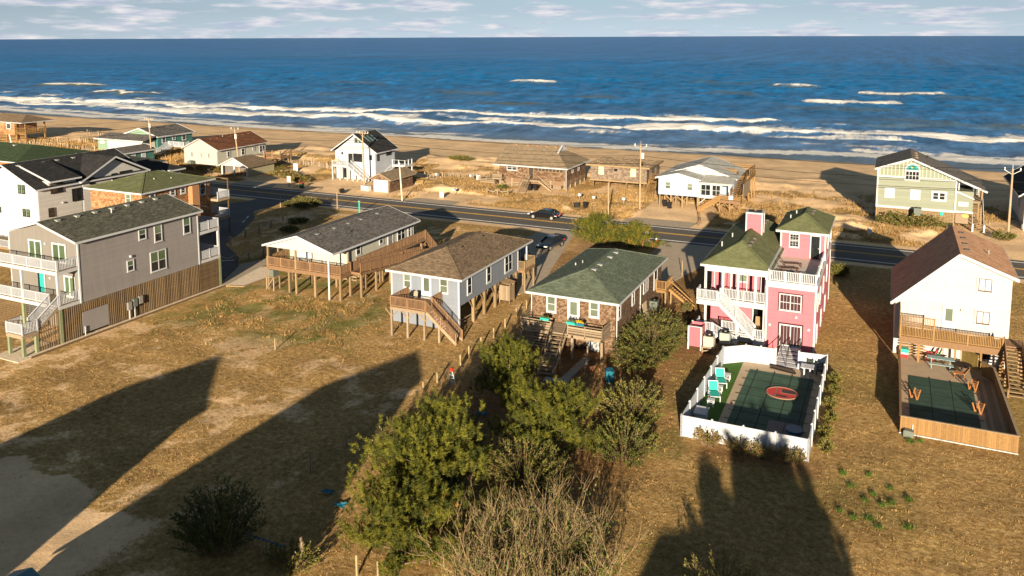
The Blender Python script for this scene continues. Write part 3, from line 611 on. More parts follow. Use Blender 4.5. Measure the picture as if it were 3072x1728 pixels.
for z, pf in ((6.55, 6.25), (3.45, 3.15)):
    dk = deck(H, -75.4, -65.6, 46.3, 48.4, z, wood_grey, rim=.32, rm=white)
    railing(H, [(-75.4, 46.36, z), (-65.66, 46.36, z)] if z > 5 else [(-75.4, 46.36, z), (-66.95, 46.36, z)], .92, whitev, .125, top=whitev)
    railing(H, [(-65.66, 46.45, z), (-65.66, 48.35, z)], .92, whitev, .14, top=whitev)
    dk = deck(H, -75, -65.6, 62.45, 65.4, z, wood_grey, rim=.32, rm=white)
    railing(H, [(-65.66, 62.6, z), (-65.66, 65.34, z), (-75, 65.34, z)], .92, whitev, .13, top=whitev)
for x, y in ((-75.3, 46.4), (-70.5, 46.4), (-65.72, 46.42), (-65.72, 65.3), (-75, 65.3)):
    box('porch_column', white, H, x - .1, x + .1, y - .1, y + .1, 3.45, 6.25); box('piling', wood_green, H, x - .14, x + .14, y - .14, y + .14, -.3, 3.1)
deck(H, -67.7, -65.55, 42.8, 44.25, 1.95, wood_grey, rim=.3, rm=wood_grey, name='landing')
railing(H, [(-65.6, 44.2, 1.95), (-65.6, 42.85, 1.95), (-67.65, 42.85, 1.95), (-67.65, 44.2, 1.95)], .95, whitev, .125, top=whitev)
posts(H, [(-65.7, 42.95), (-67.5, 42.95), (-65.7, 44.1), (-67.5, 44.1)], 1.65, wood_green, .24, name='piling')
stairs(H, (-66.25, 46.3, 3.42), (-66.25, 44.2, 1.97), 1.15, wood_grey)
for x in (-65.67, -66.83): railing(H, [(x, 46.3, 3.45), (x, 44.22, 1.97)], .92, whitev, .13, top=whitev)
sk = thing_part = box('storage_wall', beige, H, -74.6, -69.5, 49.2, 60, 0, 3.08)
sl = MB(); [sl.box(-65.72, -65.66, 44.2, 62.3, z, z + .09) for z in (.3, 1.6, 2.9)]; skr = sl.build('skirting', wood_dark, H)
y = 44.3; k = 0; slatm = M('brown slat', (.19, .135, .08), .9, .2, 6, .3, 30, .25)
while y < 62.2:
    if not 48.5 < y < 51.2: box('slat', slatm, skr, -65.66, -65.62, y, y + .10, .05, 3.08 if y > 46.4 else 1.9 + (y - 44.2) * .62)
    else: box('slat', slatm, skr, -65.66, -65.62, y, y + .10, 2.25, 3.08)
    y += .21; k += 1
lat = MB(); lat.box(-65.7, -65.62, 62.4, 62.5, 0, 3.1); lt = lat.build('lattice', wood_dark, H)
for i in range(21): box('slat', wood_dark, lt, -65.66, -65.63, 62.5 + i * .14, 62.56 + i * .14, .05, 3.1)
for i in range(22): box('slat', wood_dark, lt, -65.63, -65.61, 62.4, 65.35, .08 + i * .138, .135 + i * .138)
box('skirting_shade_sheet', M('painted skirting shade', (.035, .028, .022), .95), H, -65.8, -65.75, 46.5, 62.3, .05, 3.05)  # near-black sheet standing in for the shade behind the slats
gp = box('storm_panel', grey_side, H, -65.68, -65.63, 48.5, 51.2, .25, 2.2); siding(gp, 'E', -65.63, 48.5, 51.2, .25, 2.2, grey_side, .185)
fr_l = MB()
for i in range(14): fr_l.box(-75.3, -70.2, 46.39, 46.41, .15 + i * .2, .22 + i * .2)
for i in range(26): fr_l.box(-75.3 + i * .2, -75.23 + i * .2, 46.37, 46.39, .1, 3.0)
fr_l.build('front_lattice', wood_dark, H)
ub = thing('meter_boxes', 'three grey electric meter boxes on white pipes against dark slats', 'meter box', (-65.5, 54, 0))
for i, (y, z) in enumerate(((53.2, .95), (53.85, 1.1), (54.5, 1.2))): box('meter_box', metal if i != 1 else acdark, ub, -65.58, -65.36, y, y + .42, z, z + .75)
for y in (53.4, 54.0): box('conduit', white, ub, -65.52, -65.44, y - .04, y + .04, 0, 1.1)
MB().tube([(-65.5, 48.62, 0), (-65.5, 48.62, .9)], .05, 8).build('drain_pipe', white, H)
# ---- cream cottage with ramp
H = thing('cream_cottage', 'cream cottage with grey roof, covered front porch and long wooden ramp', 'house', (-55.5, 67, 0))
G1 = (-55.55, 6.15, 4.95, 4.95)
w = wallbox(H, -59.4, -51.7, 69.4, 82.6, 2.7, 4.95, cream, G1)
siding(w, 'E', -51.7, 69.45, 82.55, 2.72, 4.9, cream, .19); siding(w, 'S', 69.4, -59.3, -51.8, 2.72, 4.9, cream, .19)
rf = gable_roof(H, -60.2, -50.95, 66.0, 83.0, -55.55, 6.27, 4.86, 4.86, r_grey)
vents(rf, [(-54.7, y, 6.06) for y in (68.3, 71.3, 73.8, 76.2, 79.5)], metal); pipe_vent(rf, -53.2, 72.2, 5.55, .4, black)
gw = MB().prism([(-59.9, 4.82), (-51.2, 4.82), (-55.55, 6.15)], 'y', 66.12, 66.2).build('porch_gable', wsid, H)
siding(gw, 'S', 66.12, -59.8, -51.3, 4.84, 6.1, wsid, .16, (-55.55, 6.12, 4.84, 4.84))
deck(H, -59.9, -50.2, 66.2, 69.4, 2.72, wood_red, rim=.36)
railing(H, [(-59.85, 69.3, 2.72), (-59.85, 66.26, 2.72), (-50.26, 66.26, 2.72), (-50.26, 68.0, 2.72)], .95, wood_red, .125, bw=.05)
for x in (-59.7, -56.0): box('porch_post', wood_tan, H, x - .09, x + .09, 66.2, 66.38, 0, 4.86)
box('porch_post', wood_grey, H, -51.6, -51.44, 69.2, 69.36, 2.7, 4.86)
MB().tube([(-51.62, 66.1, 0), (-51.6, 66.1, 4.8)], .1, 10).build('white_post', white, H)
posts(H, [(x, y) for x in (-59.7, -57, -53.6, -50.4) for y in (66.4, 70, 74, 78, 82.3)], 2.36, wood_tan, .22)
for z in (.5, .85, 1.2, 1.55, 1.9): box('skirt_board', wood_grey, H, -59.2, -52, 71.4, 71.44, z, z + .13)
window(H, 'S', 69.38, -54.2, -53.4, 3.9, 4.75, mid=False); door(H, 'S', 69.38, -55.4, -54.6, 2.75, 4.7, wsid, None); door(H, 'S', 69.38, -58.6, -57.8, 2.75, 4.7, wsid, None)
for u0, u1, z0, c in ((70.9, 71.75, 3.5, 1), (75.3, 76.1, 3.7, 1), (79.0, 80.7, 3.2, 2), (81.3, 81.9, 3.2, 1), (82.0, 82.5, 3.2, 1)): window(H, 'E', -51.67, u0, u1, z0, 4.75, cols=c)
door(H, 'E', -51.67, 77.1, 78.0, 2.75, 4.7, metal, None)
deck(H, -51.6, -50.6, 69.45, 83.6, 2.72, wood_red, along='y', rim=.3, name='walkway')
railing(H, [(-50.62, 69.5, 2.72), (-50.62, 83.5, 2.72)], .95, wood_red, .15, bw=.07)
rp = MB().prism([(68.0, 2.7), (82.5, 1.0), (82.5, .75), (68.0, 2.45)], 'x', -50.4, -49.0).build('ramp', wood_red, H)
for x in (-50.4, -49.05): railing(H, [(x, 68.05, 2.72), (x, 82.4, 1.02)], .95, wood_red, .15, bw=.08)
posts(H, [(x, y, 2.6 - (y - 68) * .117) for x in (-50.5, -49.1) for y in (68.2, 70.9, 73.6, 76.4, 79.2, 82)], 2, wood_tan, .2)
stairs(H, (-51.1, 83.6, 2.72), (-51.1, 86.4, .1), 1.0, wood_red); railing(H, [(-50.55, 83.6, 2.72), (-50.55, 86.4, .1)], .95, wood_red, .15)
for i, (x, y) in enumerate(((-57.6, 68.3), (-55.2, 67.4))): pass
bn = thing('porch_bench', 'white bench on the covered porch of the cream cottage', 'bench', (-57, 68.9, 2.72)); box('seat', white, bn, -57.8, -56.2, 68.6, 69.1, 3.1, 3.16); box('backrest', white, bn, -57.8, -56.2, 69.1, 69.16, 3.16, 3.75); box('leg', white, bn, -57.75, -57.65, 68.65, 69.05, 2.73, 3.1); box('leg', white, bn, -56.35, -56.25, 68.65, 69.05, 2.73, 3.1)
acstand(-59.4, 66.6, 1.55, .55, 'tall wooden stand carrying the unit beside the cream cottage'); acunit(-59.45, 66.65, 1.55, 'grey green cooling unit on a tall wooden stand by the cream cottage', acdark, .85, .7)
# ---- blue grey cottage
H = thing('blue_grey_cottage', 'blue grey cottage on stilts with brown hip roof and wooden back stairs', 'house', (-38.7, 64, 0))
w = wallbox(H, -42.25, -35.0, 63.6, 76.4, 2.45, 5.0, bluegrey); lw = wallbox(H, -42.2, -35.05, 63.62, 63.9, .05, 2.45, bluegrey, name='lower_wall')
siding(w, 'S', 63.6, -42.2, -35.05, .1, 4.98, bluegrey, .2); siding(w, 'E', -35.0, 63.65, 76.35, 2.47, 4.98, bluegrey, .2)
wallbox(H, -42.25, -37.2, 76.4, 79.0, 2.45, 5.0, bluegrey, name='rear_wall')
corner_boards(H, [(-42.24, 63.58), (-35.02, 63.58)], .05, 5.0, white, .16); corner_boards(H, [(-35.0, 76.4), (-35.1, 78.95), (-35.9, 78.95)], 2.45, 5.0)
rf = hip_roof(H, -42.75, -34.6, 63.3, 79.4, 4.98, 6.5, r_brown, 4.4)
vents(rf, [(-39.5, 69.6, 6.2), (-38.0, 69.5, 6.2), (-39.4, 72.4, 6.25), (-38.1, 74.3, 6.25)], blackrail)
window(H, 'S', 63.57, -40.95, -40.05, 3.5, 4.95, gl=blind, t=.13); window(H, 'S', 63.57, -37.05, -36.1, 3.5, 4.95, gl=blind, t=.13)
door(H, 'S', 63.57, -38.85, -38.0, 2.75, 4.85, white, blind, gz=.35)
for u0, u1, z0, c in ((65.0, 65.95, 3.1, 1), (69.0, 70.0, 3.1, 1), (73.1, 74.9, 3.0, 2)): window(H, 'E', -34.97, u0, u1, z0, 4.8, cols=c, t=.12)
door(H, 'E', -36.9, 77.4, 78.3, 2.6, 4.7, white, glass)
deck(H, -40.4, -36.75, 60.4, 63.57, 2.72, wood_red, rim=.26, rm=wood_grey)
railing(H, [(-40.35, 63.5, 2.72), (-40.35, 60.46, 2.72), (-36.8, 60.46, 2.72)], .95, wood_red, .12); railing(H, [(-36.8, 61.7, 2.72), (-36.8, 63.5, 2.72)], .95, wood_red, .12)
posts(H, [(-40.3, 60.5), (-38.6, 60.5), (-36.85, 60.5), (-35.4, 60.6, 1.5)], 2.5, wood_grey, .17)
for x in (-40.3, -38.6, -36.85):
    for s in (-1, 1): bar('knee_brace', wood_grey, H, (x, 60.5, 1.75), (x + s * .65, 60.5, 2.42), .05, .1)
stairs(H, (-36.7, 61.05, 2.7), (-33.75, 61.2, .05), 1.1, wood_grey, tm=wood_tan)
railing(H, [(-36.7, 60.5, 2.72), (-33.75, 60.65, .05)], .95, wood_red, .15); railing(H, [(-36.7, 61.65, 2.72), (-33.75, 61.8, .05)], .95, wood_red, .15)
pl = [(-35.2, y) for y in (66.7, 69, 71.4, 74, 76.4)]; posts(H, pl + [(-42, y) for y in (67, 70, 73, 76)] + [(-38.6, y) for y in (67, 70, 73, 76)], 2.45, wood_tan, .26)
for x, y in pl:
    for s in (-1, 1): bar('knee_brace', wood_tan, H, (x, y, 1.35), (x, y + s * .95, 2.4), .06, .13)
for z in (.5, .8): bar('tie_board', wood_grey, H, (-35.4, 63.9, z), (-35.3, 66.7, z), .04, .1)
deck(H, -36.6, -34.25, 76.6, 79.3, 2.5, wood_red, rim=.26); railing(H, [(-36.5, 76.65, 2.5), (-34.3, 76.65, 2.5), (-34.3, 79.25, 2.5), (-35.4, 79.25, 2.5)], .92, wood_tan, .12)
posts(H, [(-34.35, 76.8), (-34.35, 79.1), (-35.6, 76.8), (-35.6, 79.1)], 2.25, wood_tan, .15); stairs(H, (-35.9, 79.3, 2.5), (-35.9, 82, .08), 1.0, wood_tan)
t = thing('outdoor_shower', 'weathered wooden outdoor shower stall with slatted lid beside the blue grey cottage', 'shower stall', (-34.85, 73.4, 0))
for i in range(8):
    for y in (72.84, 73.98): box('board', wood_grey, t, -35.42 + i * .148, -35.285 + i * .148, y - .015, y + .015, .3, 1.85)
    for x in (-35.43, -34.25): box('board', wood_grey, t, x - .015, x + .015, 72.86 + i * .14, 72.99 + i * .14, .3, 1.85)
posts(t, [(-35.4, 72.87), (-34.28, 72.87), (-35.4, 73.95), (-34.28, 73.95)], 2.1, wood_tan, .1); [bar('roof_slat', wood_tan, t, (-35.55, 72.75 + i * .16, 2.28), (-34.15, 72.75 + i * .16, 2.05), .11, .03) for i in range(9)]
# ---- cedar shingle cottage, green hip roof
H = thing('cedar_shingle_cottage', 'brown cedar shingle cottage with green hip roof and teal planters on its deck', 'house', (-24.2, 64.5, 0))
w = wallbox(H, -28.0, -20.4, 64.4, 79.4, 0, 4.7, shg[0])
shingles(w, 'S', 64.4, -28.0, -20.4, .05, 4.68, shg, .17, .14, 3); shingles(w, 'E', -20.4, 64.4, 79.4, .05, 4.68, shg, .18, .14, 4)
rf = hip_roof(H, -28.45, -19.95, 63.9, 79.9, 4.6, 6.05, r_green, 4.2)
vents(rf, [(-23.7, 68.4, 5.98), (-23.7, 70.1, 5.98), (-23.7, 73.0, 5.98), (-23.7, 74.8, 5.98)], metal, .5); pipe_vent(rf, -26.6, 71.3, 5.3, .3); pipe_vent(rf, -26.0, 71.6, 5.5, .35, metal)
window(H, 'S', 64.37, -26.7, -25.75, 2.95, 4.5, gl=blind, t=.15); window(H, 'S', 64.37, -22.75, -21.8, 3.05, 4.5, gl=blind, t=.15); door(H, 'S', 64.37, -24.6, -23.7, 2.2, 4.3, white, blind, gz=.4); door(H, 'S', 64.37, -22.8, -21.9, .1, 1.1, white, None, name='storage_door')
for u0, u1, c in ((64.9, 65.7, 1), (69.0, 69.8, 1), (72.7, 74.3, 2)): window(H, 'E', -20.37, u0, u1, 2.95, 4.5, cols=c, t=.14)
door(H, 'E', -20.37, 76.5, 77.5, 2.2, 4.3, white, glass)
gt = MB()
for y in (64.42, 71.5): gt.tube([(-20.28, y, 4.55), (-20.28, y, .15)] + ([(-19.5, y - .5, .06)] if y < 65 else []), .055, 8)
gt.tube([(-28.1, 64.3, 4.5), (-28.1, 64.3, 2.9)], .05, 8); gt.build('downspout', white, H)
deck(H, -28.2, -20.7, 62.0, 64.36, 2.15, wood_grey, rim=.26)
def hrail(par, pts, h, m, n=3, sp=1.9):
    o = MB().bar((pts[0][0], pts[0][1], pts[0][2] + h), (pts[1][0], pts[1][1], pts[1][2] + h), .14, .045).build('railing', m, par)
    for p, q in zip(pts[:-1], pts[1:]):
        p, q = Vector(p), Vector(q)
        for k in range(n): bar('rail_board', m, o, p + Vector((0, 0, .2 + k * (h - .25) / n)), q + Vector((0, 0, .2 + k * (h - .25) / n)), .04, .15)
        c = max(1, round((q - p).length / sp))
        for i in range(c + 1): r = p.lerp(q, i / c); box('rail_post', m, o, r.x - .05, r.x + .05, r.y - .05, r.y + .05, r.z - .2, r.z + h)
    for p, q in zip(pts[1:-1], pts[2:]): bar('top_rail', m, o, Vector(p) + Vector((0, 0, h + .001)), Vector(q) + Vector((0, 0, h + .001)), .14, .045)
    return o
hrail(H, [(-25.35, 62.05, 2.15), (-28.15, 62.05, 2.15), (-28.15, 64.3, 2.15)], .85, wood_grey); hrail(H, [(-23.8, 62.05, 2.15), (-20.75, 62.05, 2.15), (-20.75, 64.3, 2.15)], .85, wood_grey)
posts(H, [(-28.1, 62.1), (-25.3, 62.1), (-23.4, 62.1), (-20.8, 62.1)], 2.1, wood_grey, .2)
stairs(H, (-24.55, 61.95, 2.12), (-24.1, 57.9, .08), 1.25, wood_grey, n=11)
for dx in (-.65, .65):
    bar('handrail', wood_tan, H, (-24.55 + dx, 61.95, 3.0), (-24.1 + dx, 57.9, .95), .06, .12); posts(H, [(-24.3 + dx, 59.9, 1.9), (-24.1 + dx, 57.95, .95)], 1, wood_grey, .1, name='rail_post')
for z in (.5, .75, 1.0, 1.25, 1.5): box('skirt_board', wood_grey, H, -28, -25.4, 62.3, 62.34, z, z + .14)
deck(H, -20.3, -19.3, 77.2, 79.9, 2.1, wood_yel, rim=.24); railing(H, [(-19.35, 77.25, 2.1), (-20.3, 77.25, 2.1)], .9, wood_yel, .12); railing(H, [(-19.35, 77.25, 2.1), (-19.35, 79.8, 2.1)], .9, wood_yel, .12, posts=False)
posts(H, [(-19.4, 77.4), (-19.4, 79.6)], 1.9, wood_tan, .15); stairs(H, (-18.6 - .7, 78.6, 2.1), (-16.9, 78.9, .1), 1.0, wood_yel); bar('handrail', wood_yel, H, (-19.3, 78.1, 3.0), (-16.9, 78.4, .95), .06, .1)
for i, (x, m) in enumerate(((-25.9, teal), (-23.5, teal), (-22.75, bluep))):
    t = thing('planter_box', ['turquoise planter on the deck rail left of the stairs', 'turquoise planter on the deck rail right of the stairs', 'dark blue planter with yellow flowers on the deck rail'][i], 'planter', (x, 62.05, 3.03), 'planters on the shingle cottage deck rail')
    MB().prism([(x - .36, 3.03), (x + .36, 3.03), (x + .42, 3.24), (x - .42, 3.24)], 'y', 61.93, 62.2).build('trough', m, t)
    lm = M('planter leaves', (.10, .13, .03), .9) if i < 2 else M('yellow flowers', (.75, .48, .02), .9); rr = random.Random(i); b = MB()
    for k in range(60):
        c = Vector((x + rr.uniform(-.33, .33), 62.06 + rr.uniform(-.1, .1), 3.22 + rr.uniform(0, .2))); d = Vector((rr.uniform(-.1, .1), rr.uniform(-.1, .1), .08)); s = Vector((rr.uniform(-.05, .05), rr.uniform(-.05, .05), .02)); b.add([c - s, c + s, c + d], [(0, 1, 2)])
    b.build('plants', lm, t)
acunit(-19.85, 74.9, .95, 'dark cooling unit on a platform by the shingle cottage side wall', acdark, .75, .8); acstand(-19.85, 74.9, .95, .5, 'low wooden platform under the unit by the shingle cottage')
t = thing('plywood_board', 'pale plywood sheet leaning on the shingle cottage wall', 'board', (-20.2, 72.9, 0)); bar('sheet', M('plywood', (.48, .40, .28), .9), t, (-20.0, 72.9, .3), (-20.3, 72.9, 2.1), 1.3, .03)
# ---- pink house
H = thing('pink_house', 'tall pink house with olive roofs, roof terrace, tower room and white zigzag stairs', 'house', (-10, 72, 0))
w = wallbox(H, -9.1, -5.1, 71.8, 88, 0, 5.75, pink); siding(w, 'S', 71.8, -9.05, -5.15, .1, 5.6, pink, .19); siding(w, 'E', -5.1, 71.85, 87.95, .1, 5.6, pink, .19)
w2 = wallbox(H, -14.5, -9.1, 75.0, 88, 0, 6.55, pink, name='rear_wall'); siding(w2, 'S', 75.0, -14.4, -9.15, .1, 6.4, pink, .19)
tw = wallbox(H, -9.1, -5.1, 80.6, 88, 5.75, 8.5, pink, name='tower_wall'); siding(tw, 'S', 80.6, -9.05, -5.15, 6.0, 8.48, pink, .19); siding(tw, 'E', -5.1, 80.65, 87.95, 5.7, 8.48, pink, .19)
corner_boards(H, [(-9.08, 71.78), (-5.1, 71.78), (-5.1, 88)], 0, 5.7, white, .16); corner_boards(H, [(-9.08, 80.58), (-5.1, 80.58), (-5.1, 88)], 5.9, 8.5, white, .16)
rf = hip_roof(H, -14.9, -8.75, 72.0, 88.6, 6.6, 8.3, r_olive, 3.0); vents(rf, [(-11.1, y, 8.1) for y in (74.9, 76.3, 77.6)] + [(-11.1, y, 8.1) for y in (83.4, 84.6, 85.8)], M('brown vent', (.09, .08, .07), .7), .4)
pipe_vent(rf, -13.6, 80.2, 7.45, .4); pipe_vent(rf, -14.0, 77.0, 7.3, .4)
tr = hip_roof(H, -9.5, -4.8, 80.1, 88.6, 8.5, 9.75, r_olive, 2.6, name='tower_roof'); vents(tr, [(-6.6, y, 9.6) for y in (84.2, 85.4)], M('brown vent', (.09, .08, .07), .7), .4); pipe_vent(tr, -8.6, 83.6, 9.1, .35); pipe_vent(tr, -8.2, 85.0, 9.3, .35)
ch = wallbox(H, -12.35, -10.85, 80.3, 81.5, 6.8, 10.0, pink, name='chimney'); siding(ch, 'S', 80.3, -12.3, -10.9, 7.0, 9.85, pink, .19); corner_boards(ch, [(-12.34, 80.29), (-10.86, 80.29), (-10.86, 81.5)], 6.8, 10.0, white, .13); box('chimney_cap', white, ch, -12.42, -10.78, 80.22, 81.58, 9.9, 10.03); box('chimney_top', black, ch, -12.2, -11, 80.5, 81.3, 10.03, 10.12); MB().tube([(-11.6, 80.9, 10.1), (-11.6, 80.9, 10.45)], .1, 8).build('flue', wood_tan, ch)
# terrace
sheet('terrace_floor', M('terrace membrane', (.56, .49, .44), .8, .06), [(-9.05, 71.85), (-5.15, 71.85), (-5.15, 80.6), (-9.05, 80.6)], 5.98, .22, par=H)
box('terrace_band', white, H, -9.2, -5.0, 71.7, 71.77, 5.45, 6.0); box('terrace_band', white, H, -5.08, -5.0, 71.77, 88, 5.45, 6.0)
box('parapet', white, H, -9.1, -8.95, 72, 80.5, 5.98, 6.95); railing(H, [(-8.9, 71.85, 5.98), (-5.14, 71.85, 5.98)], .9, whitev, .14, bw=.06, post=1.3, pw=.16); railing(H, [(-5.14, 71.95, 5.98), (-5.14, 80.4, 5.98)], .9, whitev, .16, bw=.05, post=2.8, pw=.14)
window(H, 'S', 80.57, -8.35, -7.4, 6.95, 8.3, tr=white, gl=glass, mun=3); door(H, 'S', 80.57, -6.35, -5.6, 6.05, 8.2, glass, None)
tw_ = window(H, 'S', 71.77, -8.05, -6.2, 3.5, 5.0, gl=blind, cols=2, mun=3); box('window_casing', M('dark plum trim', (.05, .015, .02), .6), tw_, -8.13, -6.12, 71.715, 71.765, 3.42, 5.08)
sd = window(H, 'S', 71.77, -7.95, -6.1, .35, 2.3, gl=blind, cols=2, mid=False, mun=3, name='sliding_door', t=.12); box('window_casing', M('dark plum trim', (.05, .015, .02), .6), sd, -8.06, -5.99, 71.715, 71.765, .3, 2.42)
light(H, 'S', 71.77, -8.75, 2.1); light(H, 'S', 71.77, -5.55, 2.1); light(H, 'S', 71.77, -6.6, 3.05)
for u0, u1, z0, z1 in ((73.0, 73.9, 3.4, 5.0), (75.5, 76.4, 3.3, 4.9), (79, 79.9, 3.3, 4.9), (83, 83.9, 3.3, 5.0), (73.2, 74.1, .5, 2.2), (77.5, 78.4, .6, 2.2), (82, 82.9, .6, 2.2), (83, 83.9, 6.6, 8.1), (86, 86.9, 6.6, 8.1)): window(H, 'E', -5.07, u0, u1, z0, z1, gl=blind, t=.13)
# screened porch, decks
for z, x1 in ((3.75, -9.15), (.8, -9.15)):
    deck(H, -14.5, x1, 72.0, 74.95, z, M('painted deck', (.20, .17, .15), .8), rim=.5, rm=white)
for x in (-14.45, -12.9, -11.6, -10.1, -9.2): box('porch_column', white, H, x - .1, x + .1, 72.02, 72.22, 3.75, 6.6)
box('porch_beam', white, H, -14.55, -9.1, 72.0, 72.24, 6.15, 6.6); box('porch_beam', white, H, -14.55, -14.35, 72.24, 75, 6.15, 6.6)
scr = M('porch screen', (.05, .045, .04), .6)
sm = MB()
for a, b in ((-14.35, -13.0), (-12.8, -11.7), (-11.5, -10.2), (-10.0, -9.3)): sm.box((a + b) / 2 - .03, (a + b) / 2 + .03, 72.08, 72.14, 4.7, 6.15)
sm.build('screen_frame', white, H)
railing(H, [(-13.0, 72.05, 3.75), (-9.2, 72.05, 3.75)], .92, whitev, .125, bw=.055, post=1.9)
window(H, 'S', 74.97, -12.2, -11.2, 4.6, 6.0, gl=blind); door(H, 'S', 74.97, -13.6, -12.7, 3.8, 5.9, pink, None); door(H, 'S', 74.97, -10.6, -9.7, .85, 2.9, glass, None)
for x in (-14.4, -11.6, -9.3): box('porch_column', white, H, x - .1, x + .1, 72.02, 72.22, .8, 3.25)
deck(H, -15.0, -13.1, 71.0, 72.0, 3.75, white, rim=.4, rm=white, name='landing'); railing(H, [(-14.95, 72.2, 3.75), (-14.95, 71.05, 3.75), (-13.2, 71.05, 3.75)], .92, whitev, .125, bw=.055)
stairs(H, (-13.1, 71.4, 3.72), (-10.0, 71.4, .82), .95, white, tm=white); railing(H, [(-13.1, 70.9, 3.75), (-10.0, 70.9, .85)], .92, whitev, .14, bw=.05); railing(H, [(-13.1, 71.9, 3.75), (-10.0, 71.9, .85)], .92, whitev, .14, bw=.05)
deck(H, -10.0, -9.1, 70.85, 72.0, .8, white, rim=.4, rm=white, name='landing'); railing(H, [(-10.0, 70.9, .8), (-9.15, 70.9, .8)], .92, whitev, .125, bw=.055)
railing(H, [(-12.9, 72.05, .8), (-10.1, 72.05, .8)], .92, whitev, .125, bw=.055); deck(H, -15.0, -13.5, 71.0, 72.0, .8, white, rim=.4, rm=white, name='landing'); railing(H, [(-14.95, 72.2, .8), (-14.95, 71.05, .8), (-13.6, 71.05, .8)], .92, whitev, .125, bw=.055)
stairs(H, (-13.5, 71.45, .78), (-11.4, 71.3, .05), .9, white); railing(H, [(-13.5, 71.0, .8), (-11.4, 70.85, -.1)], .92, whitev, .14, bw=.05)
lm = MB()
for i in range(14): lm.box(-12.6 + i * .2, -12.48 + i * .2, 72.0, 72.03, .05, .78)
for i in range(4): lm.box(-12.6, -9.9, 71.985, 72.0, .1 + i * .19, .21 + i * .19)
lm.build('lattice', white, H); [box('piling', wood_tan, H, x - .12, x + .12, y - .12, y + .12, -.3, .6) for x in (-14.3, -11.8, -9.4) for y in (72.3, 74.6)]
t = thing('shower_enclosure', 'pink outdoor shower box with white corner posts beside the pink house', 'shower stall', (-14.6, 69.2, 0))
for a in ((-15.1, -13.95, 68.5, 68.56), (-15.1, -13.95, 70.0, 70.06), (-15.1, -15.04, 68.56, 70.0), (-14.01, -13.95, 68.56, 70.0)): box('panel', pink, t, *a, .3, 2.0)
for x, y in ((-15.08, 68.52), (-13.98, 68.52), (-15.08, 70.04), (-13.98, 70.04)): box('corner_post', white, t, x - .07, x + .07, y - .07, y + .07, 0, 2.06)
box('rim', white, t, -15.14, -13.92, 68.46, 68.6, 2.03, 2.09)
acunit(-13.3, 68.6, .55, 'pale cooling unit beside the pink shower box', M('beige unit metal', (.48, .44, .37), .6), .85, .9); acunit(-12.2, 70.0, .55, 'grey cooling unit in front of the pink house lattice', acgrey, .85, .9)
acstand(-13.3, 68.6, .55, .55, 'low wooden platform under the pale cooling unit'); acstand(-12.2, 70.0, .55, .5, 'low wooden platform under the grey cooling unit')
for i, (x, y, r, lb) in enumerate(((-8.0, 73.6, .4, 'wooden lounge chair nearest the rail on the pink house terrace'), (-7.9, 75.3, .3, 'middle wooden lounge chair on the pink house terrace'), (-7.8, 77.0, .2, 'wooden lounge chair farthest back on the pink house terrace'))):
    CUR.append(Matrix.Translation((x, y, 5.98)) @ Matrix.Rotation(r, 4, 'Z')); t = thing('lounge_chair', lb, 'lounge chair', (0, 0, 0), 'chairs on the roof terrace'); cm = M('brown lounge slats', (.12, .065, .045), .7)
    for k in range(9): box('seat_slat', cm, t, -.5 + k * .17, -.37 + k * .17, -.33, .33, .33, .36)
    for k in range(5): bar('back_slat', cm, t, (-.55, -.28 + k * .14, .36), (-1.0, -.28 + k * .14, .95), .1, .03)
    for a in (-.45, .95):
        for b in (-.3, .3): box('leg', cm, t, a - .03, a + .03, b - .03, b + .03, 0, .33)
    CUR.pop()
# rockers on the lower porch
t = thing('porch_chair', 'tan chair on the lower porch of the pink house', 'chair', (-9.9, 73.2, .8)); box('seat', wood_tan, t, -10.25, -9.7, 72.9, 73.4, 1.2, 1.26); bar('backrest', wood_tan, t, (-9.97, 73.4, 1.26), (-9.97, 73.65, 2.0), .5, .05); [box('leg', wood_tan, t, x, x + .06, y, y + .06, .8, 1.2) for x in (-10.25, -9.76) for y in (72.9, 73.34)]
# ---- white vinyl pool fence, pool, furniture
F5 = thing('vinyl_fence', 'white vinyl privacy fence with posts around the covered pool', 'fence', (-8, 52.7, 0))
def vfence(par, p, q, n, h=1.5):
    p, q = Vector((*p, 0)), Vector((*q, 0)); s = (q - p).normalized(); nrm = Vector((-s.y, s.x, 0))
    for i in range(n):
        a, b = p.lerp(q, i / n), p.lerp(q, (i + 1) / n); a2, b2 = a + s * .075, b - s * .075; L = (b2 - a2).length; k = max(1, round(L / .5))
        for j in range(k): c, e = a2.lerp(b2, j / k) + s * .004, a2.lerp(b2, (j + 1) / k) - s * .004; bar('panel_board', whitev, par, c + Vector((0, 0, h / 2)), e + Vector((0, 0, h / 2)), .03, h - .12)
        bar('fence_rail', whitev, par, a2 + Vector((0, 0, h - .06)), b2 + Vector((0, 0, h - .06)), .06, .11); bar('fence_rail', whitev, par, a2 + Vector((0, 0, .09)), b2 + Vector((0, 0, .09)), .06, .14)
    for i in range(n + 1):
        a = p.lerp(q, i / n); o = box('fence_post', whitev, par, a.x - .07, a.x + .07, a.y - .07, a.y + .07, -.1, h + .03); MB().add([(a.x - .09, a.y - .09, h + .03), (a.x + .09, a.y - .09, h + .03), (a.x + .09, a.y + .09, h + .03), (a.x - .09, a.y + .09, h + .03), (a.x, a.y, h + .13)], [(3, 2, 1, 0), (0, 1, 4), (1, 2, 4), (2, 3, 4), (3, 0, 4)]).build('post_cap', whitev, o)
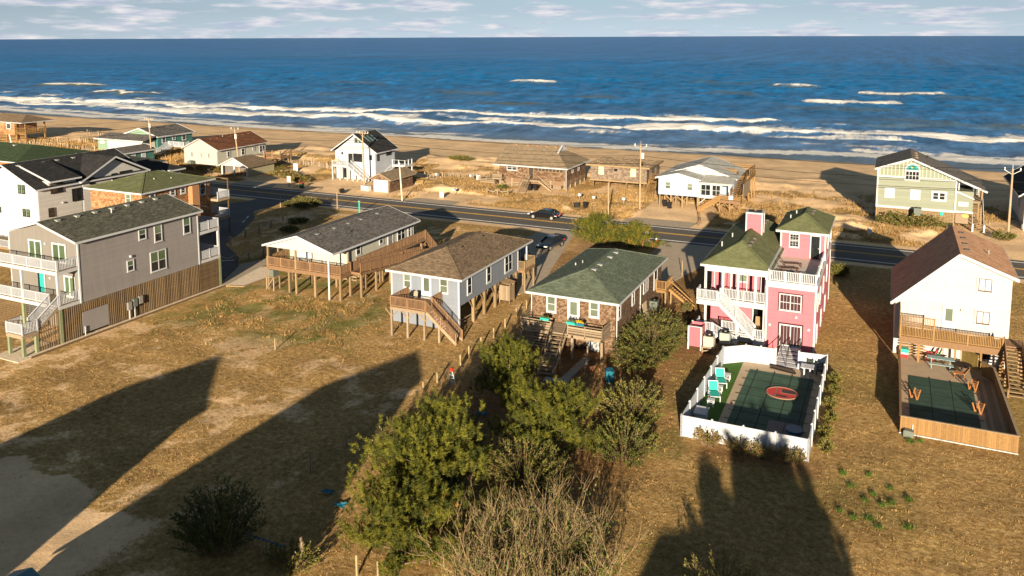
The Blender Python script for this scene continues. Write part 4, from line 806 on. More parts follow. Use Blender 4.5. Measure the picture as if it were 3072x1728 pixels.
vfence(F5, (-11.92, 52.7), (-3.78, 52.75), 4); vfence(F5, (-11.92, 52.7), (-11.7, 66.3), 6); vfence(F5, (-11.7, 66.3), (-10.05, 67.55), 1); vfence(F5, (-10.05, 67.55), (-7.7, 67.7), 2); vfence(F5, (-5.9, 67.8), (-3.78, 68.0), 1); vfence(F5, (-3.78, 52.75), (-3.78, 68.0), 7)
paver = M('pool surround concrete', (.46, .36, .26), .95, .12, 1.2, .2, 14)
sheet('pool_deck', paver, [(-11.85, 52.8), (-3.85, 52.8), (-3.85, 67.9), (-10.0, 67.5), (-11.65, 66.2)], .06, .3)
sheet('pool_lawn', M('artificial turf', (.055, .13, .02), 1, .25, 5, .6, 40), [(-11.85, 52.85), (-10.0, 52.85), (-10.2, 67.3), (-11.6, 66.2)], .075, .2)
cov = M('green mesh pool cover', (.05, .105, .075), .85, .3, .7, .25, 6); strap = M('black strap', (.012, .016, .015), .8)
pc = MB().box(-9.45, -4.55, 54.2, 66.0, .0, .095).build('pool_cover', cov, None, org=(-7, 60, 0)); tag(pc, 'dark green strapped cover over the pool inside the white fence', 'pool cover')
for i in range(4): x = -8.9 + i * 1.35; box('strap', strap, pc, x - .035, x + .035, 53.9, 66.3, .09, .1)
for i in range(8): y = 55 + i * 1.5; box('strap', strap, pc, -9.75, -4.25, y - .03, y + .03, .091, .1025)
rp_ = M('water stain', (.085, .125, .095), .9, .3, 2)
for (cx, cy, a, b) in ():
    MB().tube([(cx + a * math.cos(t_ * .2618) * (1 + .06 * math.sin(3 * t_)), cy + b * math.sin(t_ * .2618) * (1 + .08 * math.cos(2 * t_)), .098) for t_ in range(25)], .028, 4).build('tide_mark', rp_, pc)
def disc(cx, cy, a, b, z0, z1, n=28, sx=0): return [(cx + a * math.cos(2 * math.pi * i / n), cy + b * math.sin(2 * math.pi * i / n)) for i in range(n)]
t = thing('pool_float', 'red oval pool float with tan rim and stripes lying on the green cover', 'pool float', (-6.5, 62.2, .1)); pts = [(x, y) for x, y in disc(-6.5, 62.25, 1.15, 1.05, 0, 0)]
MB().prism(pts, 'z', .104, .16).build('float_body', red, t); MB().tube([(x, y, .15) for x, y in pts + pts[:1]], .05, 6).build('rim', M('tan vinyl', (.26, .15, .11), .6), t)
box('stripe', M('tan vinyl', (.26, .15, .11), .6), t, -7.02, -6.92, 61.3, 63.2, .158, .172); box('stripe', M('tan vinyl', (.26, .15, .11), .6), t, -6.65, -6.56, 62.3, 63.27, .158, .172); box('dark_patch', M('dark vinyl', (.05, .045, .04), .7), t, -6.56, -5.55, 62.35, 62.95, .158, .168); box('dark_patch', M('dark vinyl', (.05, .045, .04), .7), t, -6.9, -6.1, 61.55, 61.85, .158, .168); box('stripe', M('tan vinyl', (.26, .15, .11), .6), t, -6.56, -5.5, 62.22, 62.3, .158, .17)
t = thing('blue_tub', 'round blue tub lid at the near end of the covered pool', 'tub', (-5.0, 56.3, .1)); MB().tube([(-5.0, 56.3, .1), (-5.0, 56.3, .3)], .55, 20).build('tub', bluep, t); MB().tube([(-5.0, 56.3, .3), (-5.0, 56.3, .33)], .58, 20).build('rim', bluep, t)
t = thing('step_mat', 'grey brown mat on the near corner of the green pool cover', 'mat', (-5.7, 57, .1)); box('mat', M('grey vinyl mat', (.20, .16, .15), .8), t, -6.8, -4.6, 55.4, 57.4, .103, .13); box('seam', strap, t, -5.72, -5.68, 55.4, 57.4, .13, .135)
def pool_lounger(x, y, rz, label, sling):
    CUR.append(Matrix.Translation((x, y, .08)) @ Matrix.Rotation(rz, 4, 'Z')); t = thing('pool_chair', label, 'chair', (0, 0, 0), 'turquoise chairs by the pool')
    for s in (-1, 1):
        bar('side_rail', whitev, t, (-.35, s * .36, .4), (.75, s * .36, .42), .06, .07); box('armrest', whitev, t, -.35, .35, s * .38 - .04, s * .38 + .04, .62, .67); box('leg', whitev, t, -.33, -.26, s * .38 - .035, s * .38 + .035, 0, .62); box('leg', whitev, t, .62, .69, s * .36 - .035, s * .36 + .035, 0, .4)
        bar('back_post', whitev, t, (-.35, s * .34, .4), (-.78, s * .34, 1.05), .06, .06)
    bar('seat', sling, t, (-.3, 0, .42), (.7, 0, .44), .64, .03); bar('backrest', sling, t, (-.36, 0, .46), (-.74, 0, 1.0), .64, .03); bar('head_rail', whitev, t, (-.76, -.36, 1.03), (-.76, .36, 1.03), .06, .06); bar('front_rail', whitev, t, (.73, -.36, .42), (.73, .36, .42), .06, .06); CUR.pop()
pool_lounger(-11.05, 62.0, -1.25, 'turquoise sling chair on the turf farther from the camera', teal); pool_lounger(-11.05, 59.4, -1.25, 'turquoise sling chair on the turf nearer the camera', teal)
def sidetable(x, y, label, s=.5, h=.5):
    t = thing('side_table', label, 'table', (x, y, .08), 'small white pool tables')
    for k in range(4): box('top_slat', whitev, t, x - s / 2, x + s / 2, y - s / 2 + k * s / 4, y - s / 2 + (k + .85) * s / 4, h + .04, h + .08)
    for i in (-1, 1):
        for j in (-1, 1): box('leg', whitev, t, x + i * (s / 2 - .05) - .03, x + i * (s / 2 - .05) + .03, y + j * (s / 2 - .05) - .03, y + j * (s / 2 - .05) + .03, .08, h + .04)
        box('apron', whitev, t, x - s / 2 + .05, x + s / 2 - .05, y + i * (s / 2 - .05) - .02, y + i * (s / 2 - .05) + .02, h * .45, h * .45 + .06)
sidetable(-10.75, 63.1, 'small white side table beyond the turquoise chairs'); sidetable(-10.9, 60.6, 'small white side table between the turquoise chairs'); sidetable(-11.0, 58.0, 'small white side table nearest the camera on the turf')
t = thing('storage_box', 'grey white storage seat in the fence corner', 'storage box', (-11.2, 55.6, .08)); box('body', whitev, t, -11.6, -10.8, 55.2, 56.1, .08, .6); bar('lid', whitev, t, (-11.2, 55.1, .64), (-11.2, 56.2, .74), .9, .05)
t = thing('patio_table', 'white pedestal patio table by the pool steps', 'table', (-5.1, 66.3, .06))
for k in range(6): box('top_slat', whitev, t, -5.6 + k * .17, -5.45 + k * .17, 65.85, 66.8, .95, .99)
for a in (-.22, .22): box('leg', whitev, t, -5.1 + a - .05, -5.1 + a + .05, 66.1, 66.5, .06, .95); box('foot', whitev, t, -5.1 + a - .06, -5.1 + a + .06, 65.95, 66.65, .06, .14)
for i, (x, y) in enumerate(((-5.0, 67.4), (-4.25, 67.0))):
    t = thing('patio_chair', ['dark slatted chair behind the white patio table', 'dark slatted chair right of the white patio table'][i], 'chair', (x, y, .06), 'dark patio chairs'); dm = M('dark green slat', (.03, .045, .04), .6)
    box('seat', dm, t, x - .24, x + .24, y - .24, y + .24, .5, .54)
    for k in range(4): box('back_slat', dm, t, x - .24, x + .24, y + .2, y + .23, .62 + k * .13, .7 + k * .13)
    for a in (-.21, .21):
        box('leg', dm, t, x + a - .025, x + a + .025, y - .22, y - .17, .06, .5); box('leg', dm, t, x + a - .025, x + a + .025, y + .19, y + .24, .06, 1.15)
t = thing('pool_steps', 'white steps with dark rails leading from the sliding door to the pool', 'steps', (-6.9, 69, 0))
for k in range(5): box('step', whitev, t, -7.75, -6.0, 67.75 + k * .7, 68.5 + k * .7, 0.06, .12 + k * .085); 
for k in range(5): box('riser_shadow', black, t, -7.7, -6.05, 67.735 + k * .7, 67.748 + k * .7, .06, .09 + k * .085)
for x in (-7.75, -6.88, -6.0):
    bar('handrail', blackrail, t, (x, 67.8, .98), (x, 71.2, 1.35), .05, .05); [box('rail_post', blackrail, t, x - .025, x + .025, y - .025, y + .025, .1, 1.0 + (y - 67.8) * .11) for y in (67.85, 69.4, 71.1)]
t = thing('cover_roller', 'long dark roller lying on the paving beyond the pool', 'roller', (-7, 67.2, .06)); MB().tube([(-8.0, 67.25, .18), (-6.1, 66.75, .18)], .12, 10).build('tube', blackrail, t); bar('base', blackrail, t, (-8.0, 67.1, .09), (-6.0, 66.6, .09), .3, .05)
# ---- white saltbox house on the right, deck, pool
H = thing('white_saltbox_house', 'white saltbox house with rust brown roof, raised deck and outside stairs at the right', 'house', (5.2, 75, 0))
w = MB().prism([(1.05, 0), (9.45, 0), (9.45, 7.6), (5.62, 9.1), (1.05, 4.7)], 'y', 75, 85.6).build('wall', wsid, H)
siding(w, 'S', 75, 1.1, 9.4, .1, 9.1, wsid, .19, (5.62, 9.1, 4.7, 7.6))
rb_ = MB(); P = [(.7, 4.42), (5.62, 9.12), (9.85, 7.5), (9.85, 7.64), (5.62, 9.28), (.7, 4.58)]; rb_.prism(P, 'y', 74.65, 85.95); rf = rb_.build('roof', r_rust, H)
bar('rake_board', white, rf, (.7, 74.625, 4.44), (5.62, 74.625, 9.16), .04, .24); bar('rake_board', white, rf, (5.62, 74.624, 9.16), (9.85, 74.624, 7.53), .04, .24); bar('eave_board', white, rf, (9.87, 74.6, 7.52), (9.87, 86, 7.52), .04, .22); bar('eave_board', white, rf, (.68, 74.6, 4.46), (.68, 86, 4.46), .04, .22)
vents(rf, [(6.25, y, 9.02) for y in (77, 79.2, 81.4, 83.6)], M('brown vent', (.09, .08, .07), .7), .4); pipe_vent(rf, 8.1, 79.6, 8.3, .4, metal)
brn = M('brown window frame', (.10, .06, .035), .6)
for z0, z1 in ((6.3, 7.35), (3.55, 4.6)): o = window(H, 'S', 74.97, 7.08, 8.03, z0, z1, tr=brn, gl=blind, cols=2, mid=False, t=.06); box('window_casing', white, o, 6.93, 8.18, 74.905, 74.96, z0 - .14, z1 + .14)
door(H, 'S', 74.97, 4.7, 5.5, 2.5, 4.6, white, blind, gz=.45); light(H, 'S', 74.97, 6.0, 4.5, metal); window(H, 'S', 74.97, 7.2, 8.4, .5, 1.5, mid=False)
deck(H, 1.45, 8.85, 72.5, 74.95, 2.42, wood_yel, rim=.5, rm=wood_red); railing(H, [(1.5, 72.55, 2.42), (8.8, 72.55, 2.42)], .92, wood_yel, .115, bw=.06, post=2.4, pw=.12); railing(H, [(1.5, 72.6, 2.42), (1.5, 74.9, 2.42)], .92, wood_yel, .115, bw=.06)
railing(H, [(1.5, 72.53, 3.36), (3.95, 72.53, 3.36)], .8, wood_yel, .115, bw=.05, name='privacy_screen'); box('screen_wall', wood_dark, H, 1.38, 1.43, 72.6, 74.9, 2.4, 4.6)
posts(H, [(1.55, 72.7), (2.95, 73.5), (5.65, 73.9), (7.5, 74.0), (8.75, 72.7)], 1.9, wood_yel, .16)
for k in range(7): box('skirt_board', wood_yel, H, 1.5, 3.5, 74.5, 74.54, .25 + k * .24, .38 + k * .24)
for k in range(1, 4): box('wall_batten', M('grey batten', (.35, .30, .25), .9), H, 3.5 + k * 1.3, 3.62 + k * 1.3, 74.93, 74.99, 0, 2.0)
deck(H, 8.95, 10.35, 73.2, 75.0, 2.55, wood_red, along='y', rim=.3, name='landing'); stairs(H, (9.55, 73.2, 2.52), (9.55, 68.9, .05), 1.15, wood_red, n=13, tm=wood_tan)
for x in (8.93, 10.2): bar('stair_wall', wood_red, H, (x, 73.2, 3.0), (x, 68.9, .55), .05, .95); posts(H, [(x, 68.95, 1.0), (x, 71.1, 2.2)], 1, wood_tan, .12, name='rail_post')
posts(H, [(9.0, 73.3), (10.25, 73.3), (9.0, 74.8), (10.25, 74.8)], 2.3, wood_red, .14)
F6 = thing('wooden_pool_fence', 'golden wooden board fence around the pool of the white house', 'fence', (5, 59.5, 0))
def bfence(par, p, q, h, m, bw=.14, cap=wood_grey, t=.025):
    p, q = Vector((*p, 0)), Vector((*q, 0)); L = (q - p).length; n = round(L / bw); s = (q - p).normalized()
    for i in range(n): a, b = p + s * (i * L / n + .003), p + s * ((i + 1) * L / n - .003); z = h * (.99 + .02 * ((i * 7) % 5) / 5); bar('fence_board', m, par, a + Vector((0, 0, z / 2)), b + Vector((0, 0, z / 2)), t, z)
    bar('cap_rail', cap, par, p + Vector((0, 0, h + .03)), q + Vector((0, 0, h + .03)), .16, .04)
bfence(F6, (1.55, 59.5), (8.5, 59.5), 1.18, wood_yel); bfence(F6, (1.55, 59.5), (1.5, 72.5), 1.18, wood_red, .2, wood_red); bfence(F6, (8.48, 59.5), (8.2, 71.5), 1.18, wood_yel, .2); bfence(F6, (8.2, 71.5), (7.5, 72.6), 1.18, wood_yel)
bar('base_pipe', white, F6, (1.5, 59.4, .04), (8.5, 59.36, .04), .06, .06); box('post_pipe', white, F6, 2.3, 2.35, 59.42, 59.47, 0, .75)
sheet('pool_patio', paver, [(1.6, 59.6), (8.4, 59.6), (8.1, 71.5), (8.8, 75), (1.5, 75)], .05, .3); dk6 = deck(F6, 7.05, 8.35, 60.0, 71.4, .16, wood_grey, .2, along='y', rim=.1)
pc = MB().box(2.2, 6.65, 60.3, 70.1, 0, .09).build('pool_cover', M('dark green pool cover', (.035, .075, .06), .85, .3, .7, .25, 6), None, org=(4.4, 65, 0)); tag(pc, 'dark green strapped cover over the pool inside the wooden fence', 'pool cover')
for x in (3.7, 5.15): box('strap', strap, pc, x - .03, x + .03, 60.1, 70.35, .085, .097)
for y in (62, 63.6, 65.2, 66.8, 68.4): box('strap', strap, pc, 1.9, 6.95, y - .025, y + .025, .086, .099)
for i, (x, y, r, lb) in enumerate(((2.55, 65.5, .9, 'folded orange wood chair on the left side of the green pool'), (6.6, 69.0, 1.0, 'folded orange wood chair at the far right corner of the green pool'), (6.65, 64.9, .8, 'folded orange wood chair on the right side of the green pool'))):
    CUR.append(Matrix.Translation((x, y, .05)) @ Matrix.Rotation(r, 4, 'Z') @ Matrix.Scale(.8, 4)); t = thing('folded_chair', lb, 'folding chair', (0, 0, 0), 'folded wooden chairs by the pool'); om = M('orange varnished wood', (.36, .16, .06), .6, .15, 5, rnd=.12)
    for s in (-1, 1): bar('frame_leg', om, t, (s * .03, -.28, 0), (s * .42, -.28, .95), .05, .12); bar('frame_leg', om, t, (s * .03, .28, 0), (s * .42, .28, .95), .05, .12)
    for k in range(4): bar('slat', om, t, (.14 + k * .08, -.26, .3 + k * .18), (.14 + k * .08, .26, .3 + k * .18), .08, .03)
    CUR.pop()
t = thing('wooden_table', 'round dark slatted table beside the pool of the white house', 'table', (6.1, 72.6, .05))
for k in range(9): a = -.64 + k * .16; hl = math.sqrt(max(.02, .72 ** 2 - a * a)); box('top_slat', blackrail, t, 6.1 - hl, 6.1 + hl, 72.6 + a - .07, 72.6 + a + .07, .68, .71)
box('leg', blackrail, t, 6.02, 6.18, 72.52, 72.68, .05, .68)
t = thing('slatted_chair', 'orange wooden slatted chair between round table and pool', 'chair', (5.8, 71.5, .05)); om = MAT['orange varnished wood']
for k in range(6): bar('seat_slat', om, t, (5.5, 71.2 + k * .1, .42), (6.2, 71.2 + k * .1, .42), .08, .03)
for k in range(5): bar('back_slat', om, t, (6.2, 71.25 + k * .11, .42), (6.55, 71.25 + k * .11, .95), .07, .03)
[box('leg', om, t, x, x + .06, y, y + .06, .05, .42) for x in (5.5, 6.15) for y in (71.2, 71.7)]
t = thing('picnic_table', 'pale blue picnic table with benches under the deck of the white house', 'table', (4.6, 73.1, .05)); pb = M('faded blue paint', (.25, .36, .40), .8, .2, 4)
for k in range(5): box('top_board', pb, t, 3.6, 5.6, 72.75 + k * .15, 72.88 + k * .15, .78, .82)
for y in (72.3, 73.7): box('bench_board', pb, t, 3.7, 5.5, y, y + .26, .45, .49)
for x in (3.9, 5.25): bar('leg', pb, t, (x, 72.4, .05), (x, 72.95, .8), .05, .1); bar('leg', pb, t, (x, 73.8, .05), (x, 73.25, .8), .05, .1); bar('cross_beam', pb, t, (x, 72.3, .43), (x, 73.95, .43), .05, .09)
for i, (x, y, m) in enumerate(((3.9, 74.2, red), (4.25, 74.35, M('green plastic', (.02, .16, .08), .5)))):
    t = thing('beach_chair', ['red slatted chair behind the blue picnic table', 'green slatted chair behind the red one'][i], 'chair', (x, y, .05)); bar('seat', m, t, (x - .3, y, .5), (x + .2, y, .42), .55, .04); bar('backrest', m, t, (x + .2, y, .42), (x + .45, y, 1.15), .55, .04); [box('leg', m, t, x + a, x + a + .05, y + b, y + b + .05, .05, .45) for a in (-.28, .15) for b in (-.26, .2)]; [box('armrest', m, t, x - .35, x + .3, y + b, y + b + .08, .68, .72) for b in (-.3, .22)]
t = thing('cooler', 'turquoise and red cooler box on the patio below the deck', 'cooler', (1.9, 74.1, .05)); box('base', red, t, 1.65, 2.2, 73.85, 74.35, .15, .4); box('body', white, t, 1.64, 2.21, 73.84, 74.36, .4, .55); box('lid', teal, t, 1.62, 2.23, 73.82, 74.38, .55, .85); [box('leg', red, t, a, a + .08, b, b + .08, .05, .15) for a in (1.67, 2.1) for b in (73.87, 74.25)]
t = thing('patio_gate', 'olive plywood gate standing open under the deck', 'gate', (6.8, 74, .05)); gm = M('olive gate wood', (.30, .22, .07), .8, .2, 3)
for k in range(8): a = Vector((6.25 + k * .125, 74.9 - k * .22, 0)); b = Vector((6.25 + (k + .95) * .125, 74.9 - (k + .95) * .22, 0)); bar('gate_board', gm, t, a + Vector((0, 0, .75)), b + Vector((0, 0, .75)), .03, 1.3)
bar('gate_rail', gm, t, (6.22, 74.88, 1.42), (7.24, 73.1, 1.42), .06, .1)
t = thing('electric_box', 'green utility box at the foot of the wooden fence', 'utility box', (2.0, 59.1, 0)); MB().prism([(1.75, 0), (2.4, 0), (2.4, .4), (1.85, .46), (1.75, .4)], 'y', 58.95, 59.35).build('casing', acdark, t)
# ---------------------------------------------------------------- houses behind and across the road
grn = M('sage green siding', (.215, .24, .195), .7, .06, 2); tealw = M('dark teal siding', (.055, .17, .15), .7, .08, 2); ltgrn = M('light green siding', (.20, .30, .22), .7, .06, 2); tansid = M('tan siding', (.38, .37, .37), .7, .05, 2); lblue = M('light blue siding', (.30, .375, .51), .7, .05, 2)
# white modern farmhouse
H = thing('white_farmhouse', 'white modern farmhouse with black roof, shed dormer and dark framed windows at the far left', 'house', (-102, 66, 0))
G1 = (-102, 10.7, 8.05, 8.05); w = wallbox(H, -108, -96, 66, 82, 0, 8.05, wsid2, G1); siding(w, 'S', 66, -107.9, -96.05, .2, 8, wsid2, .3, (-102, 10.65, 8, 8)); siding(w, 'E', -96, 66.05, 72, 3.0, 8, lgrey, .22)
dfr = M('black window frame', (.02, .02, .02), .5)
rf = gable_roof(H, -108.4, -95.6, 65.5, 82.3, -102, 10.8, 8.02, 8.02, r_black); vents(rf, [(-101.2, y, 10.5) for y in (67.2, 70.5, 72.6, 75, 77)], acgrey, .5)
dm = MB().add([(-101.2, 67.2, 10.72), (-95.2, 67.2, 8.95), (-95.2, 71.6, 8.95), (-101.2, 71.6, 10.72), (-101.2, 67.2, 10.58), (-95.2, 67.2, 8.8), (-95.2, 71.6, 8.8), (-101.2, 71.6, 10.58)], [(0, 1, 2, 3), (7, 6, 5, 4), (0, 4, 5, 1), (1, 5, 6, 2), (2, 6, 7, 3), (3, 7, 4, 0)]).build('dormer_roof', r_black, H)
bar('rake_board', white, dm, (-101.2, 67.17, 10.63), (-95.2, 67.17, 8.86), .04, .22); bar('eave_board', white, dm, (-95.18, 67.15, 8.86), (-95.18, 71.6, 8.86), .04, .2); box('dormer_wall', lgrey, H, -98.5, -95.98, 67.5, 71.3, 7.9, 8.85)
w2 = wallbox(H, -104, -95.95, 72.2, 82, 3, 8.1, lgrey, (77, 10.5, 8.1, 8.1), 'x', name='gable_wing'); siding(w2, 'E', -95.95, 72.3, 81.9, 3.1, 8.1, lgrey, .22, (77, 10.45, 8.1, 8.1))
gable_roof(H, 71.6, 82.5, -103, -95.3, 77, 10.75, 8.1, 8.1, r_black, axis='x', name='wing_roof')
hip_roof(H, -105, -96.5, 82.5, 90, 7.2, 8.6, r_black, 3, name='rear_roof'); wallbox(H, -104.5, -97, 82.4, 89.5, 2.5, 7.2, bluegrey, name='rear_wall')
window(H, 'E', -95.93, 67.7, 69.4, 7.3, 8.7, tr=dfr, cols=2, mid=False, t=.07); window(H, 'E', -95.93, 70.6, 71.95, 5.8, 7.4, tr=dfr, cols=2, t=.07); window(H, 'E', -95.93, 67.2, 67.95, 4.4, 5.5, tr=dfr, t=.07); window(H, 'E', -95.9, 73.2, 73.9, 7.6, 8.5, tr=dfr, t=.07); window(H, 'E', -95.9, 76.6, 77.4, 7.55, 8.5, tr=dfr, t=.07); window(H, 'E', -95.9, 77.9, 79.8, 8.0, 8.6, tr=dfr, cols=2, mid=False, t=.07)
for z0, z1, a in ((7.4, 8.5, -99.6), (4.5, 5.45, -99.0)):
    for k in range(2): window(H, 'S', 65.97, a + k * .75, a + .55 + k * .75, z0, z1, tr=dfr, gl=greenglass, t=.06)
window(H, 'S', 65.97, -104.2, -103.3, 4.6, 5.3, tr=dfr, gl=greenglass, mid=False, t=.06); light(H, 'E', -95.93, 69.2, 5.9)
deck(H, -104, -95, 62.5, 66, 1.4, wood_tan, .2); posts(H, [(-103, 63), (-95.3, 63)], 1.2, wood_tan)
railing(H, [(-104, 62.5, 1.4), (-95.2, 62.5, 1.4), (-95.2, 65.5, 1.4)], .9, whitev, .2)
t = thing('tarp_pile', 'crumpled turquoise tarp behind the big grey house', 'tarp', (-103.5, 66.5, 0)); rr = random.Random(4); b = MB(); n = 9; vs = [(-105 + i * .35, 59.5 + j * .3, 1.6 + rr.uniform(0, .7) * (0 < i < n - 1)) for j in range(6) for i in range(n)]; b.add(vs, [(j * n + i, j * n + i + 1, (j + 1) * n + i + 1, (j + 1) * n + i) for j in range(5) for i in range(n - 1)]).build('tarp', teal, t)
# shingle house with green hip roof and balconies
H = thing('shingle_balcony_house', 'reddish shingle house with green hip roof and two white rail balconies behind the grey house', 'house', (-88, 71, 0))
w = wallbox(H, -92.8, -83.6, 70.9, 82, 2.6, 7.8, shr[1]); shingles(w, 'S', 70.9, -92.8, -83.6, 3.5, 7.75, shr, .3, .22, 6); shingles(w, 'E', -83.6, 70.9, 82, 3.5, 7.75, shr, .3, .22, 7)
rf = hip_roof(H, -93.3, -83.1, 70.4, 82.6, 7.75, 9.2, r_olive, 5.0); vents(rf, [(-88.5, 76.6, 9.1), (-88.4, 78.5, 9.0), (-88.2, 79.6, 8.9)], white, .5); pipe_vent(rf, -90.8, 72.6, 8.3, .4); pipe_vent(rf, -86.0, 75, 8.5, .4); pipe_vent(rf, -85.4, 77.2, 8.3, .4)
window(H, 'S', 70.87, -86.4, -85.4, 6.3, 7.6, gl=blind, t=.16); [window(H, 'E', -83.57, u, u + .9, 6.6, 7.5, t=.18) for u in (72.0, 75.2, 76.9)]; window(H, 'E', -83.57, 80.2, 81.2, 5.9, 7.5, t=.12)
box('chimney', shr[0], H, -83.6, -82.8, 78.2, 79.4, 3, 7.5)
for z in (5.1, 2.5):
    deck(H, -86, -82.3, 82.05, 84.2, z, wood_grey, .2, rim=.3); railing(H, [(-86, 84.15, z), (-82.35, 84.15, z), (-82.35, 82.1, z)], .95, whitev, .14, bw=.06)
posts(H, [(x, y) for x in (-85.9, -82.4) for y in (84.1,)], 7.7, wood_dark, .14); posts(H, [(x, y) for x in (-92.5, -88, -83.8) for y in (71.2, 76.5, 81.8)], 2.6, wood_dark, .25); bar('balcony_beam', wood_dark, H, (-86, 84.1, 7.6), (-82.3, 84.1, 7.6), .12, .2)
# green roofed and dark roofed houses at the left edge
H = thing('green_roofed_house', 'house at the left edge showing mostly a dark green shingle roof', 'house', (-148, 92, 0)); wallbox(H, -170, -136, 90, 104, 0, 5.6, shr[1]); r_dg = roofmat('dark green shingles', (.05, .075, .04), .25); rf = hip_roof(H, -170.5, -135.3, 89.5, 104.5, 5.6, 7.4, r_dg, 6, along='x'); vents(rf, [(-150, 95.8, 7.3), (-145, 96, 7.3)], acgrey, .6)
H = thing('dark_roofed_house', 'low house with dark grey green roof behind the white farmhouse', 'house', (-123, 96, 0)); wallbox(H, -128, -117, 93, 104, 0, 4.9, wsid2); rf = hip_roof(H, -128.5, -116.5, 92.5, 104.5, 4.9, 6.2, roofmat('slate green shingles', (.06, .07, .06), .2), 4); vents(rf, [(-121.7, 96.6, 6.1), (-121, 98.3, 6.1)], acgrey, .6)
# far left shingle house with deck posts
H = thing('shingle_house_with_posts', 'reddish shingle house on posts beside the beach at the far left', 'house', (-204, 135, 0)); w = wallbox(H, -216, -203.4, 135, 141, 2.0, 5.3, shr[0]); shingles(w, 'S', 135, -216, -203.4, 2.05, 5.25, shr, .5, .35, 8); shingles(w, 'E', -203.4, 135, 141, 2.05, 5.25, shr, .5, .35, 9)
hip_roof(H, -217, -199.2, 134, 143, 5.3, 6.9, r_brown, 4.5, along='x'); window(H, 'S', 134.97, -211.2, -209.6, 3.2, 4.7, t=.22); window(H, 'S', 134.97, -206.6, -204.8, 3.5, 5.0, t=.22); window(H, 'S', 134.97, -215.4, -213.9, 3.3, 4.8, t=.2)
deck(H, -203.4, -199.9, 135.4, 141, 2.6, wood_yel, .4); railing(H, [(-203.4, 135.5, 2.6), (-200, 135.5, 2.6), (-200, 141, 2.6)], 1.2, wood_yel, .4, bw=.1, post=2.4, pw=.16); posts(H, [(-200.1, 135.6), (-203.4, 135.4), (-200.1, 140.8)], 5.3, wood_yel, .32); posts(H, [(x, 135.2) for x in (-215, -211, -207, -203)], 2, wood_yel, .3)
for k in range(5): box('skirt_board', wood_yel, H, -216, -200.2, 135.9, 135.95, .3 + k * .42, .55 + k * .42)
# beach shop in two greens
H = thing('green_beach_shop', 'green beach shop with white shuttered porch, grey roof and white deck stairs', 'shop', (-161, 137, 0)); w = wallbox(H, -166, -155.3, 137, 147.5, 0, 3.7, tealw, (-160.8, 5.3, 3.7, 3.7)); siding(w, 'E', -155.3, 137, 147.4, .4, 3.65, tealw, .4)
gf = MB().prism([(-165.9, 3.75), (-155.5, 3.75), (-160.8, 5.35)], 'y', 136.85, 136.95).build('gable_front', ltgrn, H); rf = gable_roof(H, -166.8, -154.8, 136.6, 148, -160.8, 5.45, 3.68, 3.68, r_grey, fascia=.3); vents(rf, [(-159.8, y, 5.2) for y in (141, 143, 145)], black, .6)
ps = MB().prism([(132.6, 3.05), (136.9, 4.0), (136.9, 4.15), (132.6, 3.2)], 'x', -171, -155).build('porch_roof', r_grey, H); box('porch_trim', white, ps, -171.05, -154.95, 132.53, 132.6, 2.95, 3.25); pw_ = wallbox(H, -170.4, -155.8, 133, 136.85, 0, 3.1, ltgrn, name='porch_wall'); siding(pw_, 'S', 133, -170.3, -167.2, .4, 2.9, ltgrn, .35)
for k in range(6): a = -167 + k * 1.9; box('shutter', white, pw_, a, a + 1.82, 132.93, 132.99, .75, 2.8)
for k in range(2): box('shutter', M('pale shutter', (.62, .60, .53), .7), pw_, -155.79, -155.72, 133.3 + k * 1.75, 134.9 + k * 1.75, .9, 2.7)
sg = MB().prism(disc(-168.8, 2.3, .95, .42, 0, 0), 'y', 132.9, 132.97).build('oval_sign', white, H); MB().prism(disc(-168.3, 2.28, .28, .14, 0, 0), 'y', 132.88, 132.9).build('sign_mark', M('rose paint', (.55, .35, .33), .7), sg)
for u0, u1, z0 in ((138.2, 139.4, 2.1), (141.3, 142.3, 2.5), (144.2, 145.5, 2.1)): window(H, 'E', -155.27, u0, u1, z0, 3.55, t=.17)
deck(H, -154.9, -150, 139.8, 144.6, 1.5, wood_grey, .4, rm=white); railing(H, [(-154.8, 139.85, 1.5), (-150.1, 139.85, 1.5), (-150.1, 144.5, 1.5)], .95, whitev, .28, bw=.12, post=1.6, pw=.2); stairs(H, (-154.1, 139.7, 1.5), (-154.1, 136.2, .05), 1.6, white); [railing(H, [(x, 139.7, 1.5), (x, 136.2, .05)], .95, whitev, .3, bw=.1) for x in (-154.9, -153.3)]; [box('skirt_board', wood_yel, H, -154.6, -150.2, 139.95, 140, .2 + k * .35, .4 + k * .35) for k in range(4)]
H = thing('teal_garage', 'small teal garage with grey roof and white gable letters', 'garage', (-148, 118, 0)); w = wallbox(H, -151, -145.2, 118, 127, 0, 2.7, tealw, (-148.1, 3.5, 2.7, 2.7)); siding(w, 'E', -145.2, 118, 127, .2, 2.65, tealw, .4); gf = MB().prism([(-150.9, 2.72), (-145.3, 2.72), (-148.1, 3.5)], 'y', 117.9, 117.98).build('gable_front', ltgrn, H); gable_roof(H, -151.5, -144.7, 117.5, 127.4, -148.1, 3.6, 2.66, 2.66, r_grey, fascia=.28)
MB().tube([(-148.1 + .22 * math.cos(a * .3927), 117.86, 3.05 + .26 * math.sin(a * .3927)) for a in range(17)], .05, 5).build('letter', white, gf); box('letter', white, gf, -149.3, -149.2, 117.84, 117.89, 2.75, 3.15); box('letter', white, gf, -147.0, -146.9, 117.84, 117.89, 2.75, 3.15)
for u in (121, 123.6): box('shutter', white, H, -145.19, -145.1, u, u + 1.2, 1.2, 2.3)
